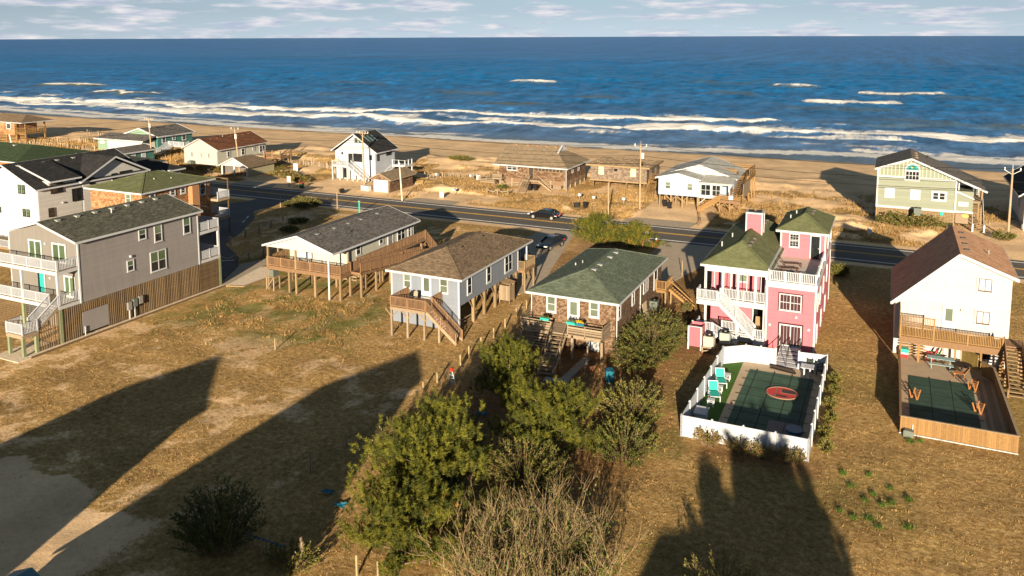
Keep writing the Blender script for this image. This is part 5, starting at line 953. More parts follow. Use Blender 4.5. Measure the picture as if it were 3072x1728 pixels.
# tan house, brown roof and double garage
H = thing('tan_house', 'tan house with dark red brown gable roof between the dunes and the road', 'house', (-130, 125.5, 0)); w = wallbox(H, -134.7, -125.5, 125.5, 140, .6, 3.75, tansid, (-130.1, 5.8, 3.75, 3.75)); siding(w, 'S', 125.5, -134.6, -125.6, .65, 3.7, tansid, .36, (-130.1, 5.75, 3.7, 3.7)); siding(w, 'E', -125.5, 125.6, 139.9, .65, 3.7, cream, .36)
rf = gable_roof(H, -135.1, -125.0, 125.2, 140.4, -130.1, 5.9, 3.68, 3.68, r_maroon, tr=wsid); vents(rf, [(-129.3, y, 5.55) for y in (127.6, 129.4, 133.4, 137, 138.8)], M('rusty vent', (.30, .16, .11), .8), .55); pipe_vent(rf, -129.5, 131.3, 5.6, .5)
[window(H, 'S', 125.47, u, u + .62, 2.0, 3.1, tr=wsid, gl=blind, t=.12) for u in (-132.7, -130.1, -128)]; window(H, 'E', -125.47, 128.2, 129.1, 1.9, 3.2, t=.16); window(H, 'E', -125.47, 132.3, 133.4, 1.8, 3.3, t=.16); window(H, 'E', -125.47, 135.8, 136.5, 2.4, 3.2, t=.14); window(H, 'E', -125.47, 137.8, 139.7, 1.7, 3.3, cols=2, t=.16); [box('pier', concrete, H, x - .25, x + .25, 125.8, 126.3, -.3, .6) for x in (-134, -130, -126)]
acunit(-132, 124.7, .5, 'round grey cooling unit against the tan house gable wall', acdark, 1.0, .8)
deck(H, -121.5, -116.8, 134.5, 138.5, 1.5, wood_red, .4); hrail(H, [(-121.4, 134.6, 1.5), (-116.9, 134.6, 1.5), (-116.9, 138.4, 1.5)], 1.3, wood_red, 4); posts(H, [(-121.3, 134.7), (-119, 134.7), (-116.95, 134.7), (-116.95, 138)], 3.0, wood_tan, .22); deck(H, -125.4, -121.6, 135.5, 137.5, 1.5, wood_grey, .4, name='walkway')
H = thing('tan_double_garage', 'open two bay garage with brown roof and white front beside the utility pole', 'garage', (-115, 119.5, 0)); gl_ = MB().prism([(-118.6, 2.0), (-111.9, 2.0), (-115.25, 3.65)], 'y', 119.5, 119.62).build('gable_front', wsid, H); box('side_wall', M('olive grey siding', (.34, .31, .20), .8), H, -112.05, -111.9, 119.62, 127, 0, 2.1); box('side_wall', wsid, H, -118.6, -118.45, 119.62, 127, 0, 2.1); box('back_wall', wood_dark, H, -118.4, -112.1, 126.9, 127, 0, 2.1); [box('door_jamb', white, H, x - .16, x + .16, 119.5, 119.64, 0, 2.0) for x in (-118.4, -115.3, -112.1)]
rf = MB().add([(-119, 119.2, 2.0), (-115.25, 119.2, 3.72), (-111.5, 119.2, 2.0), (-111.5, 127.4, 2.0), (-115.25, 124.4, 3.72), (-119, 127.4, 2.0), (-119, 119.2, 1.88), (-115.25, 119.2, 3.58), (-111.5, 119.2, 1.88), (-111.5, 127.4, 1.88), (-119, 127.4, 1.88)], [(0, 1, 4, 5), (1, 2, 3, 4), (3, 5, 4), (0, 6, 7, 1), (1, 7, 8, 2), (2, 8, 9, 3), (3, 9, 10, 5), (5, 10, 6, 0)]).build('roof', r_brown, H); [bar('rake_board', white, rf, (x, 119.17, 1.95), (-115.25, 119.17, 3.66), .04, .2) for x in (-119, -111.5)]; bar('stored_board', wood_tan, H, (-117.5, 122, 0), (-117.2, 123, 1.5), .3, .05); bar('stored_board', wood_grey, H, (-114, 121, 0), (-113.4, 121.6, 1.6), .2, .05)
# white gabled house with black roof and skylights
H = thing('white_gable_house', 'white gabled house with black roof, skylights and white front stairs by the beach', 'house', (-91.5, 126, 0)); w = wallbox(H, -96, -86.9, 126, 132.6, .0, 5.4, wsid2, (-91.5, 8.5, 5.4, 5.4)); siding(w, 'S', 126, -95.9, -87, .2, 5.35, wsid2, .3, (-91.5, 8.45, 5.4, 5.4)); siding(w, 'E', -86.9, 126.1, 132.5, .2, 5.35, wsid2, .3)
rf = gable_roof(H, -96.7, -86.3, 125.6, 133.1, -91.5, 8.72, 5.35, 5.35, r_black); rn = Vector((.55, 0, .84)).normalized()
for k in range(3): y = 127.6 + k * 1.15; bar('skylight', glassmat('skylight glass', (.10, .16, .15)), rf, (-90.5, y, 8.23), (-89.0, y, 7.26), .5, .12)
window(H, 'S', 125.97, -91.4, -90.75, 7.2, 8.1, tr=dfr, gl=greenglass, t=.07); window(H, 'S', 125.97, -90.5, -89.85, 7.2, 8.1, tr=dfr, gl=greenglass, t=.07); window(H, 'S', 125.97, -91.8, -89.9 + .1, 3.6, 5.1, tr=dfr, gl=glass, cols=3, t=.08); door(H, 'S', 125.97, -92.8, -92.1, 3.0, 4.9, glass, None, tr=dfr); window(H, 'S', 125.97, -88.2, -87.6, 4.1, 5.0, tr=dfr, t=.07); window(H, 'S', 125.97, -94.5, -94.15, 4.8, 5.2, tr=dfr, mid=False, t=.05)
window(H, 'E', -86.87, 126.5, 127.2, 3.9, 5.1, tr=dfr, t=.07); window(H, 'E', -86.87, 129.6, 131.3, 4.5, 5.2, tr=dfr, mid=False, t=.07)
deck(H, -95.6, -92.0, 124.3, 125.97, 2.9, white, .3, rm=white); railing(H, [(-95.55, 124.35, 2.9), (-92.05, 124.35, 2.9)], .9, whitev, .2); stairs(H, (-92, 124.9, 2.88), (-88, 124.9, .05), 1.1, white); [railing(H, [(-92, y, 2.9), (-88, y, .05)], .9, whitev, .25) for y in (124.35, 125.45)]; posts(H, [(-95.5, 124.4), (-93.8, 124.4), (-92.1, 124.4), (-90.8, 124.4, 1.7), (-89.8, 124.4, 1.0)], 2.7, white, .2); window(H, 'S', 125.97, -94.2, -92.9, .2, 2.3, gl=glass, mid=False, name='garage_opening')
deck(H, -86.2, -83.2, 130.5, 133, 2.6, white, .3, rm=white); railing(H, [(-86.1, 130.55, 2.6), (-83.3, 130.55, 2.6), (-83.3, 133, 2.6)], 1.0, whitev, 0, post=1.4, pw=.16); posts(H, [(-83.3, 130.6), (-86, 130.6), (-83.3, 133)], 2.4, white, .2); stairs(H, (-86.2, 130.9, 2.6), (-86.5, 127, .3), 1.0, white)
t = thing('gold_kayak', 'yellow kayak resting on the porch rail of the white gabled house', 'kayak', (-95.3, 124.9, 2.9)); MB().tube([(-95.6, 124.9, 3.6), (-95.2, 124.9, 3.72), (-94.8, 124.9, 3.72), (-94.3, 124.9, 3.62)], [.05, .24, .24, .06], 8).build('hull', M('yellow plastic', (.70, .45, .10), .5), t)
H = thing('shingle_garage', 'small shingle garage with white double door by the leaning white pole', 'garage', (-80.2, 118, 0)); w = wallbox(H, -81.9, -78.3, 117.7, 125.2, 0, 2.3, shg[3], (-80.1, 3.2, 2.3, 2.3)); shingles(w, 'S', 117.7, -81.9, -78.3, .05, 3.2, shg, .3, .22, 11, (-80.1, 3.2, 2.3, 2.3)); shingles(w, 'E', -78.3, 117.7, 125.2, .05, 2.25, shg, .3, .22, 12); gable_roof(H, -82.4, -77.8, 117.3, 125.6, -80.1, 3.3, 2.2, 2.2, r_taupe, tr=wood_grey)
for k in range(2): box('garage_door', white, H, -81.55 + k * 1.5, -80.07 + k * 1.5, 117.6, 117.65, .05, 2.2)
t = thing('white_box', 'white bin lying beside the shingle garage', 'box', (-83.2, 118, 0)); bar('box', white, t, (-84.2, 118, .5), (-82.4, 117.6, .5), .8, .9)
# brown shingle house with gablet roof
H = thing('brown_shingle_house', 'weathered brown shingle house with taupe roof, screened porch and central stairs', 'house', (-57.5, 131.5, 0)); w = wallbox(H, -64.0, -51.2, 131.8, 142, .9, 4.2, shg[1]); shingles(w, 'S', 131.8, -64, -51.2, 1.7, 4.15, shg, .35, .24, 13); shingles(w, 'E', -51.2, 131.8, 142, 1.7, 4.15, shg, .35, .24, 14)
rv = [(-64.8, 130.9, 4.15), (-50.5, 130.9, 4.15), (-50.5, 142.7, 4.15), (-64.8, 142.7, 4.15), (-64.4, 136.8, 7.35), (-53.9, 136.8, 7.35), (-53.9, 134.9, 6.35), (-53.9, 138.7, 6.35)]
rf = MB().add(rv + [(x, y, 4.0) for x, y, _ in rv[:4]], [(0, 1, 6, 5, 4), (2, 3, 4, 5, 7), (1, 2, 7, 6), (3, 0, 4), (8, 11, 10, 9), (0, 8, 9, 1), (1, 9, 10, 2), (2, 10, 11, 3), (3, 11, 8, 0)]).build('roof', r_taupe, H); MB().prism([(134.9, 6.35), (138.7, 6.35), (136.8, 7.3)], 'x', -53.95, -53.88).build('gablet', M('blue grey gablet', (.40, .45, .52), .7), rf); [bar('rake_board', white, rf, (-53.75, y, 6.28), (-53.75, 136.8, 7.4), .3, .2) for y in (134.7, 138.9)]; box('eave_board', white, rf, -64.85, -50.45, 130.84, 130.89, 3.95, 4.17); box('eave_board', white, rf, -50.49, -50.44, 130.9, 142.7, 3.95, 4.17); vents(rf, [(x, 136.2, 7.1) for x in (-62.5, -60.2, -58.3, -56.5, -54.7)], M('rusty vent', (.30, .16, .11), .8), .5)
window(H, 'S', 131.77, -62.5, -60.4, 3.05, 4.05, cols=2, t=.14); scn = M('porch shade', (.05, .04, .035), .7); [window(H, 'S', 131.77, a, a + .62, 3.25, 4.1, tr=wood_tan, gl=scn, mid=False, t=.05) for a in np.arange(-57.0, -51.6, .68)]; door(H, 'S', 131.77, -58.1, -57.3, 1.9, 3.95, scn, None, tr=wood_tan); [window(H, 'E', -51.17, u, u + .75, 2.8, 4.0, t=.13) for u in (134.8, 137.9)]; [box('downspout', white, H, -51.15, -51.05, y, y + .1, .1, 4.0) for y in (131.85,)]
posts(H, [(x, 131.9) for x in (-63.9, -61.5, -54, -51.4)] + [(-51.3, y) for y in (134.5, 137, 139.5, 141.8)], 1.7, wood_grey, .22); [box('skirt_board', wood_grey, H, -63.8, -59, 131.95, 132, .2 + k * .26, .36 + k * .26) for k in range(6)]; [box('skirt_board', wood_grey, H, -51.4, -51.35, 132, 142, .2 + k * .26, .36 + k * .26) for k in range(6)]; box('storage_door', wood_grey, H, -53.6, -52, 131.85, 131.93, .2, 1.3)
deck(H, -58.6, -55.8, 130.2, 131.75, 1.85, wood_grey, .3); stairs(H, (-57.9, 130.2, 1.85), (-57.6, 127.4, .05), 1.25, wood_grey); [bar('handrail', wood_grey, H, (x, 130.2, 2.7), (x + .2, 127.4, .9), .08, .14) for x in (-58.55, -57.2)]; stairs(H, (-55.8, 130.9, 1.85), (-53.3, 130.9, .05), 1.0, wood_grey); bar('handrail', wood_grey, H, (-55.9, 130.35, 2.7), (-53.2, 130.35, .9), .08, .14); deck(H, -64.6, -62.6, 129.8, 131.75, 1.85, wood_grey, .3); hrail(H, [(-64.5, 131.6, 1.85), (-64.5, 129.85, 1.85), (-62.65, 129.85, 1.85)], .8, wood_grey); [bar('knee_brace', wood_grey, H, (x, 131.6, .7), (x, 129.9, 1.7), .1, .12) for x in (-64.4, -62.7)]
# flat roofed grey house
H = thing('flat_roofed_cottage', 'flat roofed grey shingle cottage on posts with pale green shades', 'house', (-43.5, 137.5, 0)); w = wallbox(H, -48.6, -38.3, 137.6, 146, 1.5, 4.1, shg[3]); gs = [M('silver shingle a', (.22, .17, .135), .95, .3, 9), M('silver shingle b', (.16, .125, .10), .95, .3, 9), M('silver shingle c', (.27, .21, .17), .95, .3, 9)]; shingles(w, 'S', 137.6, -48.6, -38.3, 1.55, 4.05, gs, .35, .24, 15); shingles(w, 'E', -38.3, 137.6, 146, 1.55, 4.05, gs, .35, .24, 16)
rf = box('roof', M('sandy tar roof', (.42, .29, .17), 1, .5, 1.1, .5, 6), H, -49.3, -37.7, 137.1, 146.6, 4.1, 4.3); box('eave_board', wood_tan, rf, -49.35, -37.65, 137.04, 137.09, 4.0, 4.3); box('eave_board', wood_tan, rf, -37.69, -37.63, 137.1, 146.6, 4.0, 4.3); rr = random.Random(9); b = MB()
for k in range(120): x, y = rr.uniform(-49, -38), rr.uniform(137.4, 146.3); b.bar((x, y, 4.33), (x + rr.uniform(-.7, .7), y + rr.uniform(-.4, .4), 4.4), .12, .08)
b.build('roof_debris', wood_grey, rf)["kind"] = 'stuff'
palegr = M('pale green shade', (.42, .52, .38), .6); [box('window_shade', palegr, H, u, u + 1.0, 137.52, 137.6, 2.45, 3.95) for u in (-47.1, -41.2)]; window(H, 'S', 137.56, -44.3, -43.5, 3.1, 3.8, tr=wood_grey, mid=False); [window(H, 'E', -38.27, u, u + .8, 2.4, 3.8, tr=wood_grey) for u in (139.5, 143)]; posts(H, [(x, y) for x in (-48.2, -45.2, -42, -38.8) for y in (138, 142, 145.5)], 1.5, wood_dark, .28); box('sill_beam', wood_tan, H, -48.7, -38.2, 137.5, 137.58, 1.3, 1.52)
H2_ = thing('yellow_stair_tower', 'new yellow wooden stairs beside the flat roofed cottage', 'stairs', (-36.3, 132.6, 0)); deck(H2_, -37.6, -35.6, 136.2, 138, 2.3, wood_yel, .3); stairs(H2_, (-36.6, 136.2, 2.3), (-36.4, 132.4, .05), 1.3, wood_yel, n=12); [railing(H2_, [(x, 136.2, 2.3), (x + .2, 132.4, .05)], .9, wood_yel, 0, post=2.4) for x in (-37.25, -35.95)]; railing(H2_, [(-37.5, 137.9, 2.3), (-35.7, 137.9, 2.3)], .9, wood_yel, .2); posts(H2_, [(-37.5, 136.3), (-35.7, 136.3), (-37.5, 137.9), (-35.7, 137.9)], 2.1, wood_yel, .16)
# light blue cottage
H = thing('light_blue_cottage', 'light blue cottage with pale grey roofs, glazed porch and tan roof deck', 'house', (-27.5, 125.5, 0)); w = wallbox(H, -33, -26.6, 125.5, 139, 2.15, 4.8, lblue, (-29.85, 5.5, 4.8, 4.8)); siding(w, 'S', 125.5, -32.95, -26.65, 2.2, 4.75, lblue, .22); MB().prism([(-33.1, 4.78), (-26.5, 4.78), (-29.85, 5.52)], 'y', 125.38, 125.46).build('gable_front', white, w); wallbox(H, -26.6, -21.9, 128.6, 139, 2.15, 4.6, lblue, name='porch_wall')
gable_roof(H, -33.4, -26.3, 125.1, 132, -29.85, 5.62, 4.78, 4.78, r_pale); rf = gable_roof(H, -33.35, -21.5, 129.2, 139.6, -27.4, 6.55, 4.7, 4.6, r_pale, name='main_roof'); MB().prism([(-32.6, 4.75), (-22.3, 4.75), (-27.4, 6.45)], 'y', 129.3, 129.4).build('main_gable', white, rf); ps = MB().prism([(125.2, 4.45), (129.3, 5.0), (129.3, 5.12), (125.2, 4.57)], 'x', -26.45, -21.5).build('porch_roof', r_pale, H)
[window(H, 'S', 125.47, u, u + 1.0, 3.05, 4.3, gl=blind, t=.14) for u in (-31.95, -28.5)]; light(H, 'S', 125.47, -29.6, 4.0); box('porch_beam', white, H, -26.6, -21.9, 125.5, 125.65, 4.25, 4.45); box('porch_beam', white, H, -26.6, -21.9, 125.5, 125.65, 2.1, 2.5); [box('porch_column', white, H, x - .09, x + .09, 125.49, 125.66, 2.1, 4.4) for x in (-26.45, -24.7, -23.2, -21.95)]; [window(H, 'S', 125.55, a, b_, 2.5, 4.25, gl=glass, cols=2, t=.08) for a, b_ in ((-26.3, -24.8), (-24.6, -23.3))]; box('porch_floor', wood_tan, H, -26.6, -21.9, 125.66, 128.6, 2.0, 2.15)
posts(H, [(x, y) for x in (-32.8, -31, -29.2, -26.8) for y in (125.8, 129, 132, 136)] + [(-26.6, 125.6)], 2.15, wood_tan, .22); [bar('knee_brace', wood_tan, H, (x, 125.8, 1.2), (x + s * .9, 125.8, 2.1), .06, .12) for x in (-31, -29.2) for s in (-1, 1)]; bar('knee_brace', white, H, (-26.5, 125.6, 1.2), (-25.6, 125.6, 2.05), .08, .1)
deck(H, -23.2, -20.0, 123.9, 125.45, 2.3, wood_red, .3, rim=.4); hrail(H, [(-21.6, 123.95, 2.3), (-20.05, 123.95, 2.3), (-20.05, 125.5, 2.3)], .9, wood_yel, 3); hrail(H, [(-23.1, 123.95, 2.3), (-21.6, 123.95, 2.3)], .9, wood_yel, 3); stairs(H, (-23.2, 124.6, 2.3), (-26.4, 124.6, .1), 1.1, wood_yel); hrail(H, [(-23.2, 124.0, 2.3), (-26.4, 124.0, .1)], .9, wood_yel, 3); posts(H, [(-23.1, 124.1), (-21.6, 124.1), (-20.1, 124.1)], 2, wood_yel, .2); [bar('knee_brace', wood_yel, H, (x, 124.05, 1.0), (x + s * .8, 124.05, 1.95), .08, .12) for x in (-23.1, -21.6, -20.1) for s in (-1, 1)]
box('sign_board', white, H, -21.75, -21.1, 123.85, 123.9, 2.45, 3.1); deck(H, -25.5, -20.2, 133.5, 139.5, 4.75, wood_yel, .4, rim=.8); hrail(H, [(-20.3, 133.6, 4.75), (-20.3, 139.4, 4.75), (-25.4, 139.4, 4.75)], .95, wood_yel, 3); hrail(H, [(-22.4, 133.6, 4.75), (-25.4, 133.6, 4.75)], .95, wood_yel, 4); stairs(H, (-21.3, 133.5, 4.75), (-21.3, 126, 2.35), 1.3, wood_yel); [bar('stair_side', wood_yel, H, (x, 133.5, 5.1), (x, 126, 2.7), .05, .6) for x in (-22.0, -20.6)]; posts(H, [(x, y) for x in (-22.2, -20.3) for y in (133.6, 136.5, 139.3)], 4.5, wood_yel, .2); box('side_screen', wood_grey, H, -20.2, -20.12, 127, 133.4, 2.2, 4.4)
# sage green house on the right
H = thing('sage_green_house', 'sage green two level house with grey roof, arched window and latticed base', 'house', (3.5, 128.5, 0)); w = MB().prism([(-1.45, 2.35), (8.6, 2.35), (8.6, 7.0), (2.8, 9.45), (-1.45, 8.0)], 'y', 128.5, 139).build('wall', grn, H); siding(w, 'S', 128.5, -1.4, 8.55, 2.6, 6.75, grn, .22); side = wallbox(H, 8.6, 10.8, 128.6, 134, 2.6, 5.4, grn, name='side_wall')
for k in range(20):
    x = -1.2 + k * .5; zt = 8.0 + (x + 1.45) * (1.45 / 4.25) if x < 2.8 else 9.45 - (x - 2.8) * (2.45 / 5.8)
    if zt > 7.3: box('batten', M('pale batten', (.60, .66, .46), .7), w, x - .03, x + .03, 128.44, 128.5, 7.0, zt)
for a in ((-1.5, 8.65, 6.75, 7.0), (-1.5, 8.65, 2.3, 2.6)): box('belt_board', white, w, a[0], a[1], 128.42, 128.5, a[2], a[3])
corner_boards(H, [(-1.45, 128.48), (8.6, 128.46)], 2.3, 7.0, white, .2); corner_boards(H, [(-1.45, 128.47)], 7.0, 8.0, white, .2)
rf = MB().prism([(-1.9, 7.85), (2.8, 9.55), (12.4, 5.5), (12.4, 5.66), (2.8, 9.72), (-1.9, 8.0)], 'y', 128.0, 139.5).build('roof', r_grey, H); bar('rake_board', white, rf, (-1.9, 127.97, 7.9), (2.8, 127.97, 9.6), .05, .26); bar('rake_board', white, rf, (2.8, 127.968, 9.6), (12.4, 127.968, 5.56), .05, .26); vents(rf, [(3.5, y, 9.4) for y in (131, 133.5, 136)], wood_tan, .5); pipe_vent(rf, 5.0, 136, 8.8, .5, black)
aw = [(2.0, 6.4), (4.0, 6.4), (4.0, 8.0)] + [(3.0 + 1.0 * math.cos(a * math.pi / 12), 8.0 + .95 * math.sin(a * math.pi / 12)) for a in range(1, 12)] + [(2.0, 8.0)]
ar = MB().prism(aw, 'y', 128.36, 128.49).build('arched_window', white, H); MB().prism([(3.0 + .8 * math.cos(a * math.pi / 12), 8.0 + .76 * math.sin(a * math.pi / 12)) for a in range(13)], 'y', 128.32, 128.355).build('stained_pane', M('stained glass', (.03, .22, .22), .25, .9, 4), ar)
[box('pane', glass, ar, 2.2 + k * .43, 2.54 + k * .43, 128.33, 128.355, z, z + .52) for k in range(4) for z in (6.65, 7.25)]; MB().prism([(2.75 + .1 * (k % 2), 8.2 + .1 * k) for k in range(4)] + [(3.15, 8.35)], 'y', 128.31, 128.318).build('glass_motif', M('amber glass', (.55, .35, .06), .3), ar)
[window(H, 'S', 128.47, u, u + 1.3, 3.8, 5.2, gl=M('white louvres', (.62, .62, .62), .5), mid=False, t=.24) for u in (-.45, 2.87)]; window(H, 'S', 128.47, 5.55, 7.5, 3.8, 5.2, cols=2, t=.26); box('notice_board', M('pale blue board', (.62, .70, .74), .6), H, 9.0, 10.2, 128.5, 128.58, 3.3, 3.9); MB().prism([(8.7, 5.2), (10.9, 4.3), (10.9, 4.5), (8.7, 5.45)], 'y', 128.4, 128.58).build('side_rake', white, H); box('belt_board', white, H, 8.65, 10.85, 128.5, 128.58, 2.35, 2.6)
lm = MB()
for k in range(52): lm.box(-1.4 + k * .19, -1.32 + k * .19, 128.62, 128.65, 0, 2.3)
for k in range(11): lm.box(-1.4, 8.6, 128.59, 128.62, .15 + k * .2, .24 + k * .2)
lm.build('lattice', wood_tan, H); box('lattice_shade_board', M('under house shadow board', (.06, .045, .035), .9), H, -1.3, 8.5, 128.9, 128.95, 0, 2.3); posts(H, [(x, 128.6) for x in (-1.4, 1.2, 4.5, 8.5)], 2.3, wood_tan, .2); box('shed_panel', wood_grey, H, 8.7, 10.3, 128.3, 128.5, .9, 2.3)  # dark board behind the lattice paints in the shade under the house
stairs(H, (11.5, 131.5, 3.6), (11.5, 127.2, .05), 1.3, wood_tan, tm=wood_tan); [bar('stair_side', white, H, (x, 131.5, 4.0), (x, 127.2, .5), .06, .3) for x in (10.8, 12.2)]; [box('porch_post', white, H, x - .1, x + .1, 127.1, 127.3, 0, 1.2) for x in (10.8, 12.2)]; box('porch_post', white, H, 8.9, 9.05, 129.0, 129.2, 5.2, 6.7); [box('porch_post', wood_tan, H, 12.0, 12.2, y, y + .2, 0, 5.5) for y in (131.5, 135.5)]; deck(H, 8.7, 12.2, 131.5, 139, 3.6, wood_grey, .3); railing(H, [(8.8, 137, 3.6), (12.1, 137, 3.6)], .9, whitev, .18)
acunit(3.9, 126.9, 1.9, 'dark cooling unit on a pedestal in front of the sage green house', acdark, .95, 1.0); t = thing('unit_pedestal', 'lattice sided wooden pedestal under the dark unit by the sage house', 'stand', (3.9, 126.9, 0)); box('platform', wood_tan, t, 3.3, 4.5, 126.3, 127.5, 1.8, 1.9); [box('slat', wood_tan, t, 3.32, 4.48, 126.3, 126.34, .2 + k * .25, .36 + k * .25) for k in range(6)]; [box('leg', wood_tan, t, x, x + .1, 126.35, 126.45, 0, 1.8) for x in (3.35, 4.35)]
MB().prism(disc(7.0, 2.0, .28, .28, 0, 0, 8), 'y', 128.5, 128.58).build('turtle_plaque', teal, H); MB().prism(disc(9.9, 2.0, .45, .22, 0, 0, 12), 'y', 128.2, 128.28).build('yellow_board', M('yellow plastic', (.70, .45, .10), .5), H)
H = thing('white_house_right_edge', 'white house with dark roof cut off by the right edge', 'house', (22, 131, 0)); w = wallbox(H, 17.2, 27, 131, 148, 1.0, 5.0, wsid2, (22, 8.6, 5.0, 5.0)); siding(w, 'S', 131, 17.3, 26.9, 1.1, 5, wsid2, .3, (22, 8.5, 5, 5)); gable_roof(H, 16.4, 27.6, 130.4, 148.5, 22, 8.9, 4.85, 4.85, r_black); box('lower_wall', bluegrey, H, 17.2, 27, 132, 148, 0, 1); [box('porch_post', white, H, 17.2, 17.5, y, y + .25, 0, 4.9) for y in (130.6,)]; window(H, 'W', 17.17, 135, 136.2, 2.5, 4.2)
# ---------------------------------------------------------------- vegetation
lfA = M('pine needles fresh green', (.135, .135, .016), .7, .2, 1.5); lfB = M('pine needles olive', (.06, .07, .011), .7, .2, 1.5); lfC = M('dry needles', (.34, .18, .035), .8, .2, 1.5); bark = M('bark', (.16, .11, .075), .95, .3, 6, .5, 20)  # fresh, olive and dry needle tones, mixed at random per tuft
shA = M('shrub leaf olive', (.145, .135, .03), .6, .25, 2); shB = M('shrub leaf green', (.06, .08, .016), .6, .25, 2); shC = M('shrub leaf tan', (.23, .155, .06), .7, .25, 2); twig = M('pale twig', (.33, .24, .135), .9, .2, 3); twigd = M('dark twig', (.17, .115, .07), .9, .2, 3)
def unit(a): return a / np.maximum(np.linalg.norm(a, axis=-1, keepdims=True), 1e-6)
def blades(base, d, L, wd, rng, bend=None):
    """triangles: base points, direction, length, width"""
    n = len(base); s = unit(np.cross(d, rng.normal(size=(n, 3)))) * (wd * .5)[:, None]
    V = np.empty((n, 3, 3)); V[:, 0] = base - s; V[:, 1] = base + s; V[:, 2] = base + d * L[:, None]
    return V.reshape(-1, 3), np.arange(n * 3).reshape(-1, 3)
def leaves(base, d, L, wd, rng):
    n = len(base); s = unit(np.cross(d, rng.normal(size=(n, 3)))) * (wd * .5)[:, None]; m = base + d * (L * .5)[:, None]
    V = np.empty((n, 4, 3)); V[:, 0] = base; V[:, 1] = m - s; V[:, 2] = base + d * L[:, None]; V[:, 3] = m + s
    return V.reshape(-1, 3), np.arange(n * 4).reshape(-1, 4)
def pine(x, y, h, r, label, seed, limbs=16, per=60, group='pine trees in the yards', needle=.17, nw=.036, z0=None, flat=1.0, nb=32, brown=.0):
    rng = np.random.default_rng(seed); z0 = hz(x, y) if z0 is None else z0
    t = thing('pine_tree', label, 'tree', (x, y, z0), group)
    tr = MB(); top = np.array([x + rng.normal() * .2, y + rng.normal() * .2, z0 + h * .85]); tp = [(x, y, z0 - .2), (x + .1 * rng.normal(), y + .1 * rng.normal(), z0 + h * .4), tuple(top)]; tr.tube(tp, [.05 * h * .55, .03 * h * .6, .02], 7)
    P = []; A = []
    for k in range(limbs):
        f = .14 + .84 * (k + rng.random() * .8) / limbs; a = k * 2.4 + rng.random() * .7; zl = z0 + h * f * .9; rl = r * (1.05 - .62 * f ** 1.6) * (.72 + .5 * rng.random())
        b0 = np.array([x, y, zl - .12 * h]); e = np.array([x + math.cos(a) * rl, y + math.sin(a) * rl, zl + .10 * h * rng.random() + .05 * h * f]); mid = (b0 + e) / 2 + np.array([0, 0, -.03 * h]); tr.tube([b0, mid, e], [.03 + .012 * h * (1 - f), .03, .012], 5)
        c = rng.random(per) ** .55; pts = b0 + (e - b0) * c[:, None] + rng.normal(size=(per, 3)) * np.array([r * .11, r * .11, h * .05 * flat]) * (.4 + .8 * c[:, None])
        ax = unit(unit(e - b0) * .5 + np.array([0, 0, 1.0]) + rng.normal(size=(per, 3)) * .38); P.append(pts); A.append(ax)
    tops = top + rng.normal(size=(per // 2, 3)) * np.array([r * .2, r * .2, h * .06]); P.append(tops); A.append(unit(np.array([0, 0, 1.]) + rng.normal(size=(per // 2, 3)) * .3)); P = np.concatenate(P); A = np.concatenate(A); n = len(P)
    keep = P[:, 2] > z0 + .15; P = P[keep]; A = A[keep]; n = len(P); nl = needle * (.8 + .5 * rng.random(n))
    bp = np.repeat(P, nb, 0) + np.repeat(A * (nl * 2.6)[:, None], nb, 0) * rng.random((n * nb, 1)); side = unit(np.cross(np.repeat(A, nb, 0), rng.normal(size=(n * nb, 3)))); d = unit(np.repeat(A, nb, 0) * .6 + side); V, F = blades(bp, d, np.repeat(nl, nb) * (.8 + .4 * rng.random(n * nb)), np.full(n * nb, nw), rng)
    tm = rng.random(n); mi = np.repeat(np.where(tm < brown, 2, np.where(tm < .55, 0, 1)), nb)
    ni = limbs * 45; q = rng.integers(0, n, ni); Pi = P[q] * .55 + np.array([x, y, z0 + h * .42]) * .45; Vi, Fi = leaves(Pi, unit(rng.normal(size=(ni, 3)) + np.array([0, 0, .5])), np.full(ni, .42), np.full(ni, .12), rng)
    tr.build('trunk', bark, t); cr_ = npmesh('crown', V, F, [lfA, lfB, lfC], t, mi); npmesh('inner_needles', Vi, Fi, [lfB], cr_); return t
